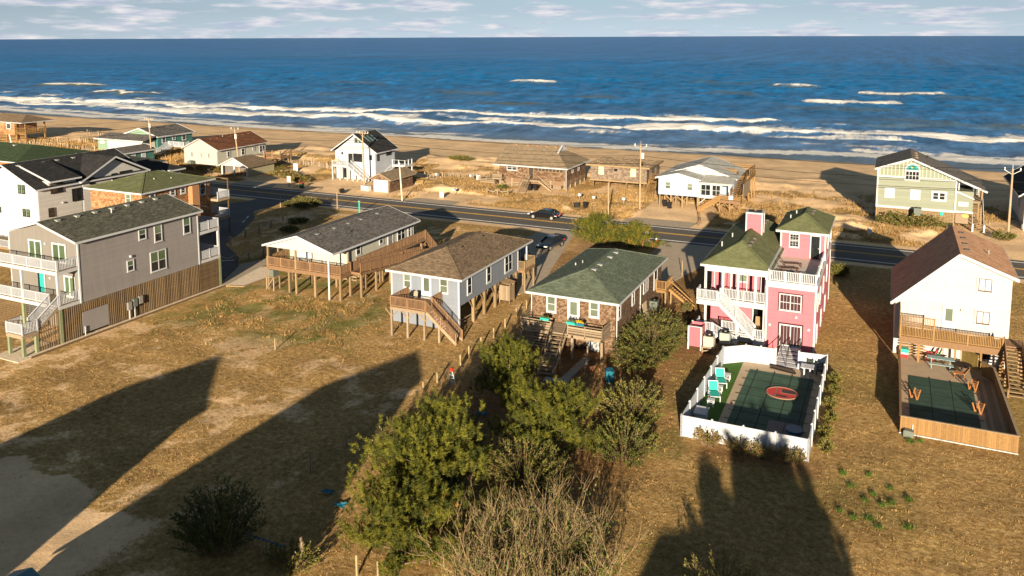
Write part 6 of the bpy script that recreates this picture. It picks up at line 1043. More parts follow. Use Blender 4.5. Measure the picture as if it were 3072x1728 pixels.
def shrub(x, y, rx, ry, h, label, seed, stems=160, per=26, leaf=.12, mix=(.5, .4, .1), group='shrubs in the yards', name='shrub', wind=(0, 0), cat='shrub', z0=None, lw=.4, thick=.012):
    rng = np.random.default_rng(seed); z0 = hz(x, y) if z0 is None else z0; t = thing(name, label, cat, (x, y, z0), group); st = MB(); B = []; Dd = []
    for k in range(stems):
        a = rng.random() * 6.283; q = math.sqrt(rng.random()); b0 = np.array([x + math.cos(a) * rx * .45 * q, y + math.sin(a) * ry * .45 * q, z0 - .05]); hh = h * (.55 + .5 * rng.random()) * (1.05 - .5 * q * q); e = np.array([x + math.cos(a) * rx * (.25 + .8 * q) + wind[0] * rng.random(), y + math.sin(a) * ry * (.25 + .8 * q) + wind[1] * rng.random(), z0 + hh]); m = b0 * .5 + e * .5 + np.array([0, 0, hh * .22])
        st.tube([b0, m, e], [thick * 1.5, thick, thick * .4], 3, cap=False); tt = .25 + .75 * rng.random(per) ** .8; pts = ((1 - tt) ** 2)[:, None] * b0 + (2 * tt * (1 - tt))[:, None] * m + (tt ** 2)[:, None] * e; tan = unit((2 * (1 - tt))[:, None] * (m - b0) + (2 * tt)[:, None] * (e - m)); B.append(pts + rng.normal(size=(per, 3)) * .03); Dd.append(unit(tan * .9 + rng.normal(size=(per, 3)) * .55))
    B = np.concatenate(B); Dd = np.concatenate(Dd); n = len(B); L = leaf * (.7 + .7 * rng.random(n)); V, F = leaves(B, Dd, L, L * lw, rng); u = np.repeat(rng.random(stems), per) * .5 + rng.random(n) * .5; mi = np.where(u < mix[0], 0, np.where(u < mix[0] + mix[1], 1, 2))
    st.build('stems', twigd, t); npmesh('foliage', V, F, [shA, shB, shC], t, mi); return t
def bareshrub(x, y, r, h, label, seed, n0=70):
    rng = np.random.default_rng(seed); t = thing('bare_shrub', label, 'shrub', (x, y, 0)); st = MB(); B = []; Dd = []
    def grow(p, d, L, rad_, lev):
        pts = [p]; q = p.copy(); dd = d.copy(); k = 4
        for i in range(k): dd = unit(dd + rng.normal(size=3) * .16 + np.array([0, 0, .16])); q = q + dd * L / k; pts.append(q.copy())
        st.tube(pts, [rad_ * (1 - .55 * i / k) for i in range(k + 1)], 3, cap=False)
        if lev: 
            for j in range(rng.integers(3, 6)):
                i = rng.integers(1, k + 1); grow(pts[i], unit(dd + rng.normal(size=3) * .62 + np.array([0, 0, .25])), L * (.45 + .3 * rng.random()), rad_ * .6, lev - 1)
        for j in range(3): B.append(pts[rng.integers(1, k + 1)]); Dd.append(unit(rng.normal(size=3)))
    for k in range(n0):
        a = rng.random() * 6.283; q = math.sqrt(rng.random()) * r * .7; p = np.array([x + math.cos(a) * q, y + math.sin(a) * q, -.05]); grow(p, unit(np.array([math.cos(a) * q / r * .75, math.sin(a) * q / r * .75, 1.0])), h * (.42 + .25 * rng.random()), .02, 2)
    st.build('branches', twig, t); B = np.array(B); Dd = np.array(Dd); sel = rng.random(len(B)) < .75; B = B[sel] * np.array([1, 1, .8]); Dd = Dd[sel]; n = len(B); L = .12 + .1 * rng.random(n); V, F = leaves(B, Dd, L, L * .45, rng); npmesh('foliage', V, F, [shB, shA], t, (rng.random(n) < .4).astype(int)); return t
pine(-22.6, 37.6, 6.0, 3.8, 'largest pine, bushy and sunlit in the bottom middle of the yard', 1, 30, 60, needle=.19, nw=.032, nb=58)
pine(-21.6, 33.0, 4.2, 3.0, 'lower pine growing in front of the largest pine', 2, 17, 52, needle=.19, nw=.032, nb=58, brown=.006)
pine(-24.6, 52.0, 4.8, 2.5, 'pine standing left of the grey steps of the shingle cottage', 3, 20, 46, needle=.18, nw=.032, nb=58)
pine(-19.2, 46.8, 4.4, 3.2, 'pine between the grey steps and the bottom edge, right of the largest pine', 4, 19, 54, needle=.19, nw=.032, nb=58)
pine(-34.3, 98.6, 3.8, 3.3, 'pine beside the road left of the grey pole base', 5, 14, 60, needle=.24, group='bushy pines by the road', brown=.03); pine(-29.2, 99.3, 2.9, 3.2, 'low spreading pine beside the road next to the hydrant', 6, 12, 60, needle=.24, group='bushy pines by the road', brown=.1)
shrub(-17.6, 65.5, 2.7, 6.6, 3.0, 'tall feathery green hedge against the shingle cottage side', 11, 420, 30, .2, (.45, .45, .1), lw=.3)
shrub(-15.6, 53.2, 2.3, 3.4, 2.7, 'rounded olive shrub left of the white pool fence corner', 12, 230, 28, .17, (.5, .25, .25)); shrub(-14.6, 48.4, 2.2, 2.6, 2.2, 'low green shrub on the lawn edge below the white pool fence', 13, 170, 28, .15, (.4, .5, .1))
shrub(-19.0, 42.3, 3.0, 2.6, 2.6, 'grassy shrub between the pines and the bare shrub', 14, 260, 26, .2, (.55, .3, .15), lw=.25); shrub(-27.2, 41.2, 1.7, 1.6, 3.0, 'leafy shrub at the upper left of the largest pine', 15, 130, 26, .13, (.6, .3, .1))
bareshrub(-15.0, 34.6, 5.6, 3.4, 'large bare branched pale shrub at the bottom middle', 16, 185); shrub(-15.2, 35, 4.2, 3.6, 1.8, 'green undergrowth below the bare branched shrub', 17, 260, 22, .16, (.4, .5, .1))
shrub(-31.4, 30.3, 2.5, 2.4, 3.2, 'dark shrub in the shade at the lower left', 18, 240, 28, .15, (.1, .9, 0)); shrub(-24.6, 44.5, 2.4, 2.4, 2.4, 'dark shrub in the shade behind the largest pine', 19, 120, 24, .14, (.1, .9, 0)); shrub(-26.8, 30.6, 1.6, 1.2, 1.2, 'small yellow green shrub by the wooden stakes', 20, 90, 20, .13, (.7, .2, .1))
shrub(-6.3, 37.2, 1.8, 1.4, 2.7, 'sparse yellow leaved shrub at the bottom edge right of centre', 21, 80, 24, .12, (.6, .1, .3))
for i, (x, y, r, h) in enumerate(((-10.0, 52.1, .95, 1.2), (-7.9, 51.9, 1.15, 1.0), (-6.4, 51.9, .9, 1.1), (-4.7, 52.0, .95, 1.3))): shrub(x, y, r, .5, h, ['first', 'second', 'third', 'fourth'][i] + ' wispy tan shrub from the left along the near white fence', 30 + i, 60, 20, .12, (.3, .15, .55), 'tan shrubs along the near white fence')
for i, y in enumerate((66.6, 64.2, 61.8, 59.4, 57.0, 54.8)): shrub(-3.05 + .15 * (i % 2), y, .5, .85, .6, ['first', 'second', 'third', 'fourth', 'fifth', 'sixth'][i] + ' olive hedge shrub from the far end along the right side of the white fence', 40 + i, 60, 22, .13, (.75, .1, .15), 'hedge shrubs right of the white fence')
shrub(-4.6, 97.5, 1.2, 1.2, 1.3, 'round clipped green bush beside the road right of the pink house', 50, 190, 30, .14, (.7, .3, 0)); shrub(-82, 150.5, 3.2, 1.6, 1.0, 'low yellow green beach bush on the pale dune', 51, 130, 24, .22, (.85, .15, 0), z0=None); shrub(3.2, 125.6, 4.6, 1.5, 2.1, 'tall wild shrub in front of the lattice of the sage green house', 52, 260, 24, .26, (.35, .25, .4)); shrub(14.2, 123.4, 1.4, 1.0, 1.3, 'small shrub at the foot of the right utility pole', 53, 70, 20, .2, (.6, .4, 0)); shrub(-83.5, 102, 3.0, 1.0, 1.6, 'yellow green shrub beside the road left of the cream cottage roof', 54, 150, 24, .2, (.8, .1, .1)); shrub(-62, 128.8, 1.0, .7, .8, 'small green shrub left of the stairs of the brown shingle house', 55, 50, 20, .2, (.3, .7, 0))
shrub(-17.2, 77.6, .6, .6, 1.1, 'spindly shrub on the bare soil near the yellow steps', 56, 30, 16, .12, (.3, .5, .2)); shrub(-16.2, 74.5, .5, .5, .9, 'small spindly shrub on the bare soil left of the pink house', 57, 24, 16, .12, (.3, .5, .2))
for i, (x, y, s) in enumerate(((-114, 128.5, 4), (-107, 124, 3.4), (-103, 121.6, 3), (-99.5, 119.5, 2.4), (-141, 121, 4.5), (-137, 118, 3.4), (-128, 121.5, 4), (-121, 121.2, 1.8))):
    shrub(x, y, s, s * .6, 1.1, ['scrubby dune bush behind the white road sign', 'scrubby dune bush left of the red topped bin', 'scrubby dune bush above the red topped bin', 'scrubby dune bush right of the red topped bin', 'scrubby bush at the foot of the left utility pole', 'scrubby bush between the teal garage and the road', 'scrubby bush in front of the tan house', 'scrubby bush left of the open garage'][i], 60 + i, 110, 22, .24, (.35, .15, .5), 'scrub between the road and the dunes')
for i, (x, y, r) in enumerate(((-80.5, 97.2, 1.8), (-83.8, 98.6, 1.5), (-77.5, 92.5, 1.6), (-74, 86.5, 1.4))): shrub(x, y, r, r * .8, .8, ['dark scrub on the mound beside the side street', 'low scrub at the street end of the grassy mound', 'low scrub on the mound behind the rope fence', 'low scrub between the two rope fences'][i], 80 + i, 80, 20, .2, (.3, .4, .3), 'scrub on the mound by the side street')
# ---------------------------------------------------------------- grass
HARD = [(-75.5, -65.4, 43.5, 66), (-60, -49, 66, 83), (-42.5, -34.6, 63.4, 80), (-28.3, -20, 62, 80), (-15, -5, 68, 88.5), (-12, -3.7, 52.6, 68), (1.3, 10.4, 59.3, 86), (-93.3, -82.5, 70, 84), (-108, -95, 62, 90), (-300, 60, 103.3, 114), (-43.5, -36, 80, 104.5), (-26.8, -19, 85, 104.5), (-35, -25, 113, 127), (-110, -101, 113, 121), (-66.5, -62.5, 41, 74), (-96, -79, 84, 104.5), (-90, -70, 60, 84)]
def hard(x, y):
    m = np.zeros(len(x), bool)
    for a, b, c, d in HARD: m |= (x > a) & (x < b) & (y > c) & (y < d)
    return m
def tufts(name, label, cat, x, y, hmin, hmax, nb, wd, mats, pick, seed, lean=.5, spread=.06):
    rng = np.random.default_rng(seed); n = len(x); z = height(x, y); P = np.repeat(np.stack([x, y, z - .02], -1), nb, 0); P[:, :2] += rng.normal(size=(n * nb, 2)) * spread
    d = unit(np.concatenate([rng.normal(size=(n * nb, 2)) * lean, np.ones((n * nb, 1))], 1)); L = np.repeat(hmin + (hmax - hmin) * rng.random(n) ** 1.5, nb) * (.6 + .6 * rng.random(n * nb)); V, F = blades(P, d, L, np.full(n * nb, wd), rng)
    o = npmesh(name, V, F, mats, None, np.repeat(pick, nb), 'stuff'); return tag(o, label, cat)
gA = M('dry grass gold', (.42, .27, .11), .9, .25, .6); gB = M('dry grass brown', (.22, .13, .05), .9, .25, .6); gC = M('green weed', (.075, .105, .018), .8, .25, 1); gD = M('sea oat straw', (.42, .29, .145), .9, .25, .6)
rng = np.random.default_rng(7)
x = rng.uniform(-78, 22, 130000); y = 22 + 82 * rng.random(130000) ** 1.25; zz = zones(x, y); p = zz[:, 0] * (.35 + .9 * fbm(x * .5, y * .5, 14)); k = (rng.random(len(x)) < np.clip(p, .05, .95)) & ~hard(x, y); x, y, zz = x[k], y[k], zz[k]
tufts('lawn_grass', 'short dry brown grass over the yards and fields', 'grass', x, y, .05, .2, 4, .035, [gA, gB, gC], np.where(rng.random(len(x)) < zz[:, 1] * .6, 2, (rng.random(len(x)) < .5).astype(int)), 8, .8, .09)
x = rng.uniform(-125, 20, 60000); y = rng.uniform(115.5, 152, 60000); zz = zones(x, y); p = zz[:, 0] * (fbm(x * .18, y * .22, 23) > .41) * (1 - sstep(136, 148, y)) + .012; k = (rng.random(len(x)) < p) & ~hard(x, y)
for r in FLAT[:7]: k &= ~((x > r[0] + .5) & (x < r[1] - .5) & (y > r[2]) & (y < r[3] - 2))
x, y = x[k], y[k]; tufts('dune_grass', 'tall straw coloured dune grass between the road and the beach houses', 'grass', x, y, .18, .6, 7, .055, [gD, gA, gB], (rng.random(len(x)) * 3).astype(int), 9, .38, .22)
x = rng.uniform(-200, -125, 14000); y = rng.uniform(112, 140, 14000); k = (fbm(x * .15, y * .2, 29) > .45) & ~hard(x, y); x, y = x[k], y[k]; tufts('far_dune_grass', 'golden dune grass on the far left dunes', 'grass', x, y, .4, 1.0, 4, .13, [gD, gA, MAT['dry needles']], (rng.random(len(x)) * 3).astype(int), 10, .4, .35)
x = np.concatenate([rng.normal(-55, 4.5, 900), rng.normal(-52, 3, 500), rng.normal(-70, 2, 250), rng.normal(-46, 5, 300), rng.normal(-60, 5, 400)]); y = np.concatenate([rng.normal(62, 3, 900), rng.normal(66, 2.5, 500), rng.normal(75, 1.5, 250), rng.normal(58, 3, 300), rng.normal(56, 3, 400)]); k = ~hard(x, y) & (fbm(x * .35, y * .35, 45) > .47); x, y = x[k], y[k]; tufts('field_weeds', 'tangled weeds and tall dry stalks in front of the cream cottage', 'weeds', x, y, .1, .34, 9, .05, [gC, gA, gB], np.where(rng.random(len(x)) < .3, 0, 1 + (rng.random(len(x)) < .5)), 11, .55, .2)
def clump(x, y, r, label, seed): 
    rng = np.random.default_rng(seed); n = 90; a = rng.random(n) * 6.283; q = .75 * r * np.sqrt(rng.random(n)); P = np.stack([x + q * np.cos(a), y + q * np.sin(a), np.full(n, hz(x, y) - .02)], -1); d = unit(np.concatenate([rng.normal(size=(n, 2)) * .6, np.ones((n, 1))], 1)); V, F = blades(P, d, .14 + .18 * rng.random(n), np.full(n, .05), rng); tag(npmesh('weed_clump', V, F, M('bright weed', (.075, .12, .02), .8, .2, 3), org=(x, y, hz(x, y))), label, 'weed', 'bright green weed clumps on the right lawn')
WC = [(-1.65, 52.1, .28), (-.19, 52.6, .2), (1.1, 49.7, .3), (-.08, 47.5, .42), (1.95, 47.5, .4), (-.82, 47.2, .32), (.44, 46.8, .25), (2.0, 50.6, .32), (1.0, 51.5, .22), (-1.15, 50.8, .26), (.6, 49.2, .2), (-.3, 49.4, .22), (-1.6, 47.6, .2), (.1, 50.4, .2), (2.2, 58.3, .35), (2.8, 58.6, .2)]
OR = ['top', 'second from top', 'third from top', 'fourth from top', 'fifth from top', 'sixth from top', 'seventh from top', 'eighth from top', 'ninth from top', 'tenth from top', 'fourth from bottom', 'third from bottom', 'second from bottom', 'lowest']; RK = sorted(range(14), key=lambda i: -WC[i][1])
for i, (x, y, r) in enumerate(WC): clump(x, y, r, OR[RK.index(i)] + ' bright green weed clump of the scatter in the dry lawn' if i < 14 else ('bright green weed clump below the wooden fence' if i == 14 else 'tiny green weed clump right of the utility box'), 200 + i)
# ---------------------------------------------------------------- houses and trees behind the viewpoint whose shadows cross the yards
def backhouse(x0, x1, y0, y1, xr, zr, zl, zrt, label, m, rm):
    H = thing('neighbour_house', label, 'house', ((x0 + x1) / 2, y1, 0), 'houses behind the viewpoint'); MB().prism([(x0 + .3, 0), (x1 - .3, 0), (x1 - .3, zrt), (xr, zr), (x0 + .3, zl)], 'y', y0 + .3, y1 - .3).build('wall', m, H); gable_roof(H, x0, x1, y0, y1, xr, zr, zl, zrt, rm); [window(H, 'N', y1 - .28, x0 + 1.2 + k * 2.2, x0 + 2.2 + k * 2.2, z, z + 1.4) for k in range(int((x1 - x0) / 2.4)) for z in (1.2, 4.2)]
backhouse(-42.8, -34.2, -10, 7.6, -38.5, 9.75, 7.9, 7.9, 'grey house just left of the viewpoint casting the upper left shadow', grey_side, r_dark); backhouse(-27.8, -20.2, -8, 10.5, -22.2, 10.9, 8.8, 9.8, 'tan house left of the viewpoint casting the middle shadow', tansid, r_brown); backhouse(-1.5, 4.4, -8, 10.9, 1.1, 7.3, 6.9, 6.9, 'low white house below the viewpoint casting the lower right shadow', wsid2, r_grey)
for i, (x, y, h, r) in enumerate(((3.4, 15.4, 7.9, 2.2), (5.2, 14.0, 8.7, 1.5), (6.6, 12.6, 8.2, 1.5), (1.4, 14.4, 6.9, 2.2))): pine(x, y, h, r, ['pine below the viewpoint, leftmost of four', 'tall pine below the viewpoint, third from left', 'tall pine below the viewpoint, rightmost of four', 'shorter pine below the viewpoint, second from left'][i], 300 + i, 15, 50, group='trees below the viewpoint', needle=.36, flat=1.8, nw=.16)
t = thing('garden_shed', 'teal shed with grey roof cut off by the lower left corner', 'shed', (-35.6, 20.5, 0)); wallbox(t, -36.6, -34.4, 19.2, 22.5, 0, 1.6, bluep, (-35.5, 2.1, 1.6, 1.6)); gable_roof(t, -36.8, -34.2, 19, 22.75, -35.5, 2.2, 1.62, 1.62, M('blue metal roof', (.10, .22, .26), .5, .1), tr=M('grey trim', (.4, .38, .35), .7), fascia=.12)
# ---------------------------------------------------------------- vehicles
def car(x, y, rz, paint, label, L=4.75, W=1.8, Hh=1.42, prof='sedan', z=.06, group='dark cars'):
    CUR.append(Matrix.Translation((x, y, z)) @ Matrix.Rotation(rz, 4, 'Z')); t = thing('car', label, 'car', (0, 0, 0), group); h = L / 2
    if prof == 'sedan': low = [(-h, .5, .62), (-h + .1, .38, .82), (-h + .9, .3, .93), (-h + 1.5, .28, .98), (.3, .26, .98), (h - 1.45, .27, .93), (h - .6, .3, .8), (h - .12, .4, .66), (h, .5, .58)]; cab = [(-h + .62, .94), (-h + 1.25, 1.32), (-h + 1.75, Hh), (-.05, Hh + .02), (.45, Hh - .05), (h - 1.2, .92)]
    elif prof == 'hatch': low = [(-h, .5, .78), (-h + .08, .4, .95), (-h + .8, .3, 1.0), (-h + 1.5, .28, 1.0), (.3, .26, .98), (h - 1.3, .27, .92), (h - .5, .3, .78), (h - .1, .4, .64), (h, .5, .56)]; cab = [(-h + .1, .98), (-h + .75, 1.36), (-h + 1.5, Hh + .04), (-.2, Hh + .06), (.3, Hh), (h - 1.05, .9)]
    else: low = [(-h, .55, 1.0), (-h + .05, .5, 1.15), (-h + .8, .45, 1.18), (-h + 1.5, .45, 1.18), (.3, .45, 1.18), (h - 1.3, .45, 1.15), (h - .5, .48, 1.12), (h - .1, .5, 1.08), (h, .55, 1.0)]; cab = [(-h + .08, 1.16), (-h + .15, 1.8), (-h + .5, 1.85), (-.3, 1.85), (.25, 1.82), (.55, 1.15)]
    b = MB(); n = 10; rows = []
    for (px, zb, zt) in low:
        wf = W / 2 * (1 - .16 * max(0, abs(px) / h - .55) ** 1.3 / .45 ** 1.3); rows.append([(px, -wf * .86, zb), (px, -wf, zb + .12), (px, -wf, zt - .2), (px, -wf * .95, zt - .05), (px, -wf * .8, zt), (px, wf * .8, zt), (px, wf * .95, zt - .05), (px, wf, zt - .2), (px, wf, zb + .12), (px, wf * .86, zb)])
    b.add([p for r in rows for p in r], [(i * n + j, i * n + (j + 1) % n, (i + 1) * n + (j + 1) % n, (i + 1) * n + j) for i in range(len(rows) - 1) for j in range(n)] + [tuple(range(n))[::-1], tuple((len(rows) - 1) * n + j for j in range(n))]); body = b.build('body', paint, t, True)
    g = MB(); m = len(cab); rw = []
    for (px, zt) in cab:
        f = (zt - .9) / (Hh - .9); ww = W / 2 * (.86 - .2 * max(0, f)); rw.append((px, ww, zt))
    base = .88 if prof != 'jeep' else 1.1
    V = [(px, -W / 2 * .84, base) for px, _, _ in rw] + [(px, -ww, zt) for px, ww, zt in rw] + [(px, ww, zt) for px, ww, zt in rw] + [(px, W / 2 * .84, base) for px, _, _ in rw]
    Fc = [(k * m + i, k * m + i + 1, (k + 1) * m + i + 1, (k + 1) * m + i) for k in range(3) for i in range(m - 1)] + [tuple(k * m for k in (0, 1, 2, 3)), tuple(k * m + m - 1 for k in (3, 2, 1, 0))]
    g.add(V, Fc); g.build('windows', glassmat('car glass', (.012, .016, .02), .04, .8), t, True)
    rp = MB()
    for i in range(1, m - 2): a, c = rw[i], rw[i + 1]; rp.add([(a[0], -a[1] * .97, a[2] + .012), (c[0], -c[1] * .97, c[2] + .012), (c[0], c[1] * .97, c[2] + .012), (a[0], a[1] * .97, a[2] + .012)], [(0, 1, 2, 3)])
    for s in (-1, 1):
        for i in range(m - 1): a, c = rw[i], rw[i + 1]; rp.bar((a[0], s * (a[1] + .008), a[2]), (c[0], s * (c[1] + .008), c[2]), .05, .06)
        rp.bar((.02 - .3, s * W / 2 * .85, .9), (.05 - .3, s * (rw[3][1] + .01), rw[3][2]), .05, .09)
    rp.build('roof', paint if prof != 'jeep' else black, t, True)
    for a in (-h + .88, h - .92):
        for s in (-1, 1):
            w = MB(); w.tube([(a, s * (W / 2 - .2), .33), (a, s * (W / 2 - .005), .33)], .33, 18); o = w.build('wheel', black, t); MB().tube([(a, s * (W / 2 - .01), .33), (a, s * (W / 2 + .012), .33)], .22, 14).build('rim', metal, o)
    for s in (-1, 1): box('headlight', M('lamp glass', (.75, .75, .72), .15), t, h - .3, h - .02, s * W * .36 - .18, s * W * .36 + .18, .6, .72); box('taillight', M('tail lamp', (.45, .02, .02), .25), t, -h - .015, -h + .12, s * W * .36 - .2, s * W * .36 + .2, .72, .86); box('door_mirror', paint, t, h - 1.75, h - 1.6, s * (W / 2 + .08) - .09, s * (W / 2 + .08) + .09, .92, 1.04)
    box('number_plate', white, t, -h - .02, -h + .02, -.25, .25, .55, .67); CUR.pop(); return t
bk = M('black car paint', (.008, .008, .010), .12, .1, 3, spec=.6, coat=.8); nv = M('navy car paint', (.006, .014, .03), .12, .1, 3, spec=.6, coat=.8)
car(-46.2, 110.4, math.pi, bk, 'black sedan driving along the road in front of the brown shingle house', W=1.85)
car(-38.9, 95.0, -1.76, nv, 'dark blue hatchback parked on the concrete drive behind the blue grey cottage', 4.5, 1.76, 1.45, 'hatch'); car(-39.8, 86.4, -1.62, M('dark teal paint', (.006, .04, .055), .25, .1, 3, spec=.5), 'dark soft top vehicle half hidden behind the blue grey cottage porch', 4.2, 1.85, 1.4, 'jeep'); car(7.6, 79.0, 1.57, bk, 'black car parked beneath the white house seen past the deck stairs', group='dark cars') if False else None
car(9.6, 71.9, 1.45, bk, 'black car parked under the outside stairs of the white house', 4.3, 1.7, 1.3, 'hatch', z=.02) if False else None
car(-79.0, 60.5, 1.5, bk, 'black car parked left of the big grey house deck', 4.6, z=.06)
# ---------------------------------------------------------------- poles and wires
pw = M('grey pole wood', (.36, .27, .18), .95, .2, 3, .3, 15); insul = M('porcelain', (.75, .74, .72), .3)
def pole(x, y, h, lean, label, arms='cross', tr_=True, r=.16, m=pw, z0=None, name='utility_pole'):
    z0 = hz(x, y) - .3 if z0 is None else z0; t = thing(name, label, 'utility pole' if name == 'utility_pole' else 'pole', (x, y, z0 + .3)); tx, ty = x + lean[0], y + lean[1]; MB().tube([(x, y, z0), ((x + tx) / 2, (y + ty) / 2, h / 2), (tx, ty, h)], [r, r * .88, r * .7], 10).build('pole', m, t)
    if arms == 'cross': bar('crossarm', wood_grey, t, (tx - 1.3, ty, h - .35), (tx + 1.3, ty, h - .35), .12, .14); [MB().tube([(tx + a, ty, h - .28), (tx + a, ty, h - .02)], .06, 7).build('insulator', insul, t) for a in (-1.2, -.6, .6, 1.2)]; [bar('arm_brace', wood_grey, t, (tx + s * .7, ty, h - .4), (tx, ty, h - 1.0), .04, .05) for s in (-1, 1)]
    if arms == 'bracket': [bar('bracket_arm', metal, t, (tx, ty, h - .8), (tx + s * .9, ty, h - .2), .06, .06) for s in (-1, 1)]; [MB().tube([(tx + s * .9, ty, h - .25), (tx + s * .9, ty, h + .15)], .07, 7).build('insulator', insul, t) for s in (-1, 1)]; MB().tube([(tx, ty, h), (tx, ty, h + .55)], .04, 6).build('top_pin', metal, t)
    if tr_: MB().tube([(tx + .36, ty - .15, h - 2.1), (tx + .36, ty - .15, h - 1.2)], .24, 12).build('transformer', M('pale grey tank', (.62, .63, .62), .4), t)
    return (tx, ty, h)
T = [pole(-145.3, 126.4, 9.6, (-.25, 0), 'utility pole with transformer between the teal garage and the beach shop'), pole(-117.0, 122.8, 9.0, (-.9, 0), 'leaning utility pole with transformer in front of the open garage', 'bracket'), pole(-86.9, 122.4, 9.9, (-.2, 0), 'utility pole with crossarm in front of the white gabled house', 'cross', False), pole(-34.8, 121.4, 10.4, (0, 0), 'utility pole with transformer between flat roofed and light blue cottages', 'bracket'), pole(14.8, 125.0, 9.5, (0, 0), 'utility pole at the right in front of the white edge house', 'bracket', False)]
pole(-72.7, 112.9, 6.4, (-.45, 0), 'bare leaning white pole beside the road behind the cream cottage', None, False, .13, M('pale pole', (.66, .60, .50), .9), name='road_pole'); pole(-37.4, 114.0, 5.5, (-.1, 0), 'plain grey pole at the road edge behind the roadside pines', None, False, .13, name='road_pole'); pole(-78.3, 102.9, 2.75, (0, 0), 'short wooden pole at the near road edge left of the cream cottage', None, False, .09, name='road_pole'); pole(-87.4, 100.3, 1.9, (0, 0), 'short wooden post at the side street corner', None, False, .09, name='road_pole'); pole(-188, 124, 4.2, (-1.0, 0), 'short leaning pole above the green roof at the far left', None, False, .2, M('pale pole', (.66, .60, .50), .9), name='road_pole'); pole(-20.72, 90.0, 1.75, (0, 0), 'short wooden post at the edge of the concrete drive', None, False, .06, name='road_pole')
for lb, dz in (('upper power line strung along the ocean side of the road', -.02), ('middle power line strung along the ocean side of the road', -1.7), ('lower cable strung along the ocean side of the road', -2.9)):
    w = MB(); pts = []
    full = [(-260, 128, 9.5)] + T + [(70, 126, 9.5)]
    for a, b in zip(full[:-1], full[1:]):
        n = 14; sag = .0009 * (b[0] - a[0]) ** 2 * .35
        for i in range(n): f = i / n; pts.append((a[0] + (b[0] - a[0]) * f, a[1] + (b[1] - a[1]) * f, a[2] + dz + (b[2] - a[2]) * f - 4 * sag * f * (1 - f)))
    w.tube(pts, .03, 4); o = w.build('power_line', black, None, org=(-35, 121, 8)); tag(o, lb, 'cable', 'cables between the utility poles')
# ---------------------------------------------------------------- bins, signs, posts
def bin_(x, y, label, m=black, rz=0, tip=False, lid=None, z=None):
    z = hz(x, y) if z is None else z; mt = Matrix.Translation((x, y, z)) @ Matrix.Rotation(rz, 4, 'Z')
    if tip: mt = mt @ Matrix.Translation((0, 0, .35)) @ Matrix.Rotation(rad(80), 4, 'X')
    CUR.append(mt); t = thing('wheelie_bin', label, 'bin', (0, 0, 0), 'wheeled rubbish bins'); MB().add([(-.24, -.26, .08), (.24, -.26, .08), (.24, .24, .08), (-.24, .24, .08), (-.32, -.36, 1.0), (.32, -.36, 1.0), (.32, .36, 1.0), (-.32, .36, 1.0)], [(3, 2, 1, 0), (0, 1, 5, 4), (1, 2, 6, 5), (2, 3, 7, 6), (3, 0, 4, 7), (4, 5, 6, 7)]).build('bin_body', m, t); MB().box(-.34, .34, -.4, .38, 1.0, 1.07).build('lid', lid or m, t); bar('handle', lid or m, t, (-.28, .42, .98), (.28, .42, .98), .04, .04); [MB().tube([(s * .25, .26, .12), (s * .31, .26, .12)], .12, 12).build('wheel', black, t) for s in (-1, 1)]; CUR.pop()
bin_(-57.0, 129.6, 'black bin left of a pair below the stairs of the brown shingle house'); bin_(-56.1, 130.0, 'black bin right of a pair below the stairs of the brown shingle house'); bin_(-44.7, 119.4, 'black bin tipped over beside the road', tip=True, rz=.6); bin_(-43.0, 119.4, 'black bin standing right of the tipped one by the road'); bin_(-32.1, 126.2, 'black bin left of a pair under the light blue cottage', z=.06); bin_(-31.0, 124.9, 'black bin right of a pair under the light blue cottage', z=.06); bin_(-86.3, 114.4, 'black bin lying at the far road edge beside the sandy drive', rz=1, tip=True); bin_(-95.1, 114.9, 'dark green bin with a red lid at the far road edge', M('dark green plastic', (.02, .06, .03), .5), lid=red); bin_(-19.1, 58.9, 'blue bin leaning beside the feathery hedge', bluep, rz=.5); bin_(8.0, 126.4, 'dark bin below the sage green house')
def sign(x, y, h, w, hh, label, m=white, pm=white, rz=0, text=True, grp='small white roadside signs'):
    z = hz(x, y); CUR.append(Matrix.Translation((x, y, z)) @ Matrix.Rotation(rz, 4, 'Z')); t = thing('road_sign', label, 'sign', (0, 0, 0), grp); box('sign_post', pm, t, -.04, .04, -.04, .04, -.3, h); p = box('panel', m, t, -w / 2, w / 2, -.075, -.041, h - hh, h + .05)
    if text: [box('print', M('grey print', (.35, .38, .42), .7), p, -w * .3, w * .3 * (1 - .3 * (k % 2)), -.079, -.075, h - hh * (.25 + .25 * k), h - hh * (.16 + .25 * k)) for k in range(3)]
    CUR.pop()
sign(-98.3, 115.3, 1.9, .85, 1.1, 'white road sign on a thin post left of the red lidded bin', pm=blackrail); sign(-107.8, 128.6, 1.6, 1.1, 1.5, 'white board sign on the dune above the road sign', text=False); sign(-67.7, 117.3, 1.1, .8, 1.0, 'white sign in the tall grass by the leaning white pole'); sign(-68.4, 132, 1.2, .8, 1.1, 'white board left of the brown shingle house walkway', text=False); sign(-2.0, 117.3, 1.2, .55, .7, 'white mailbox sign in front of the sage green house', text=False)
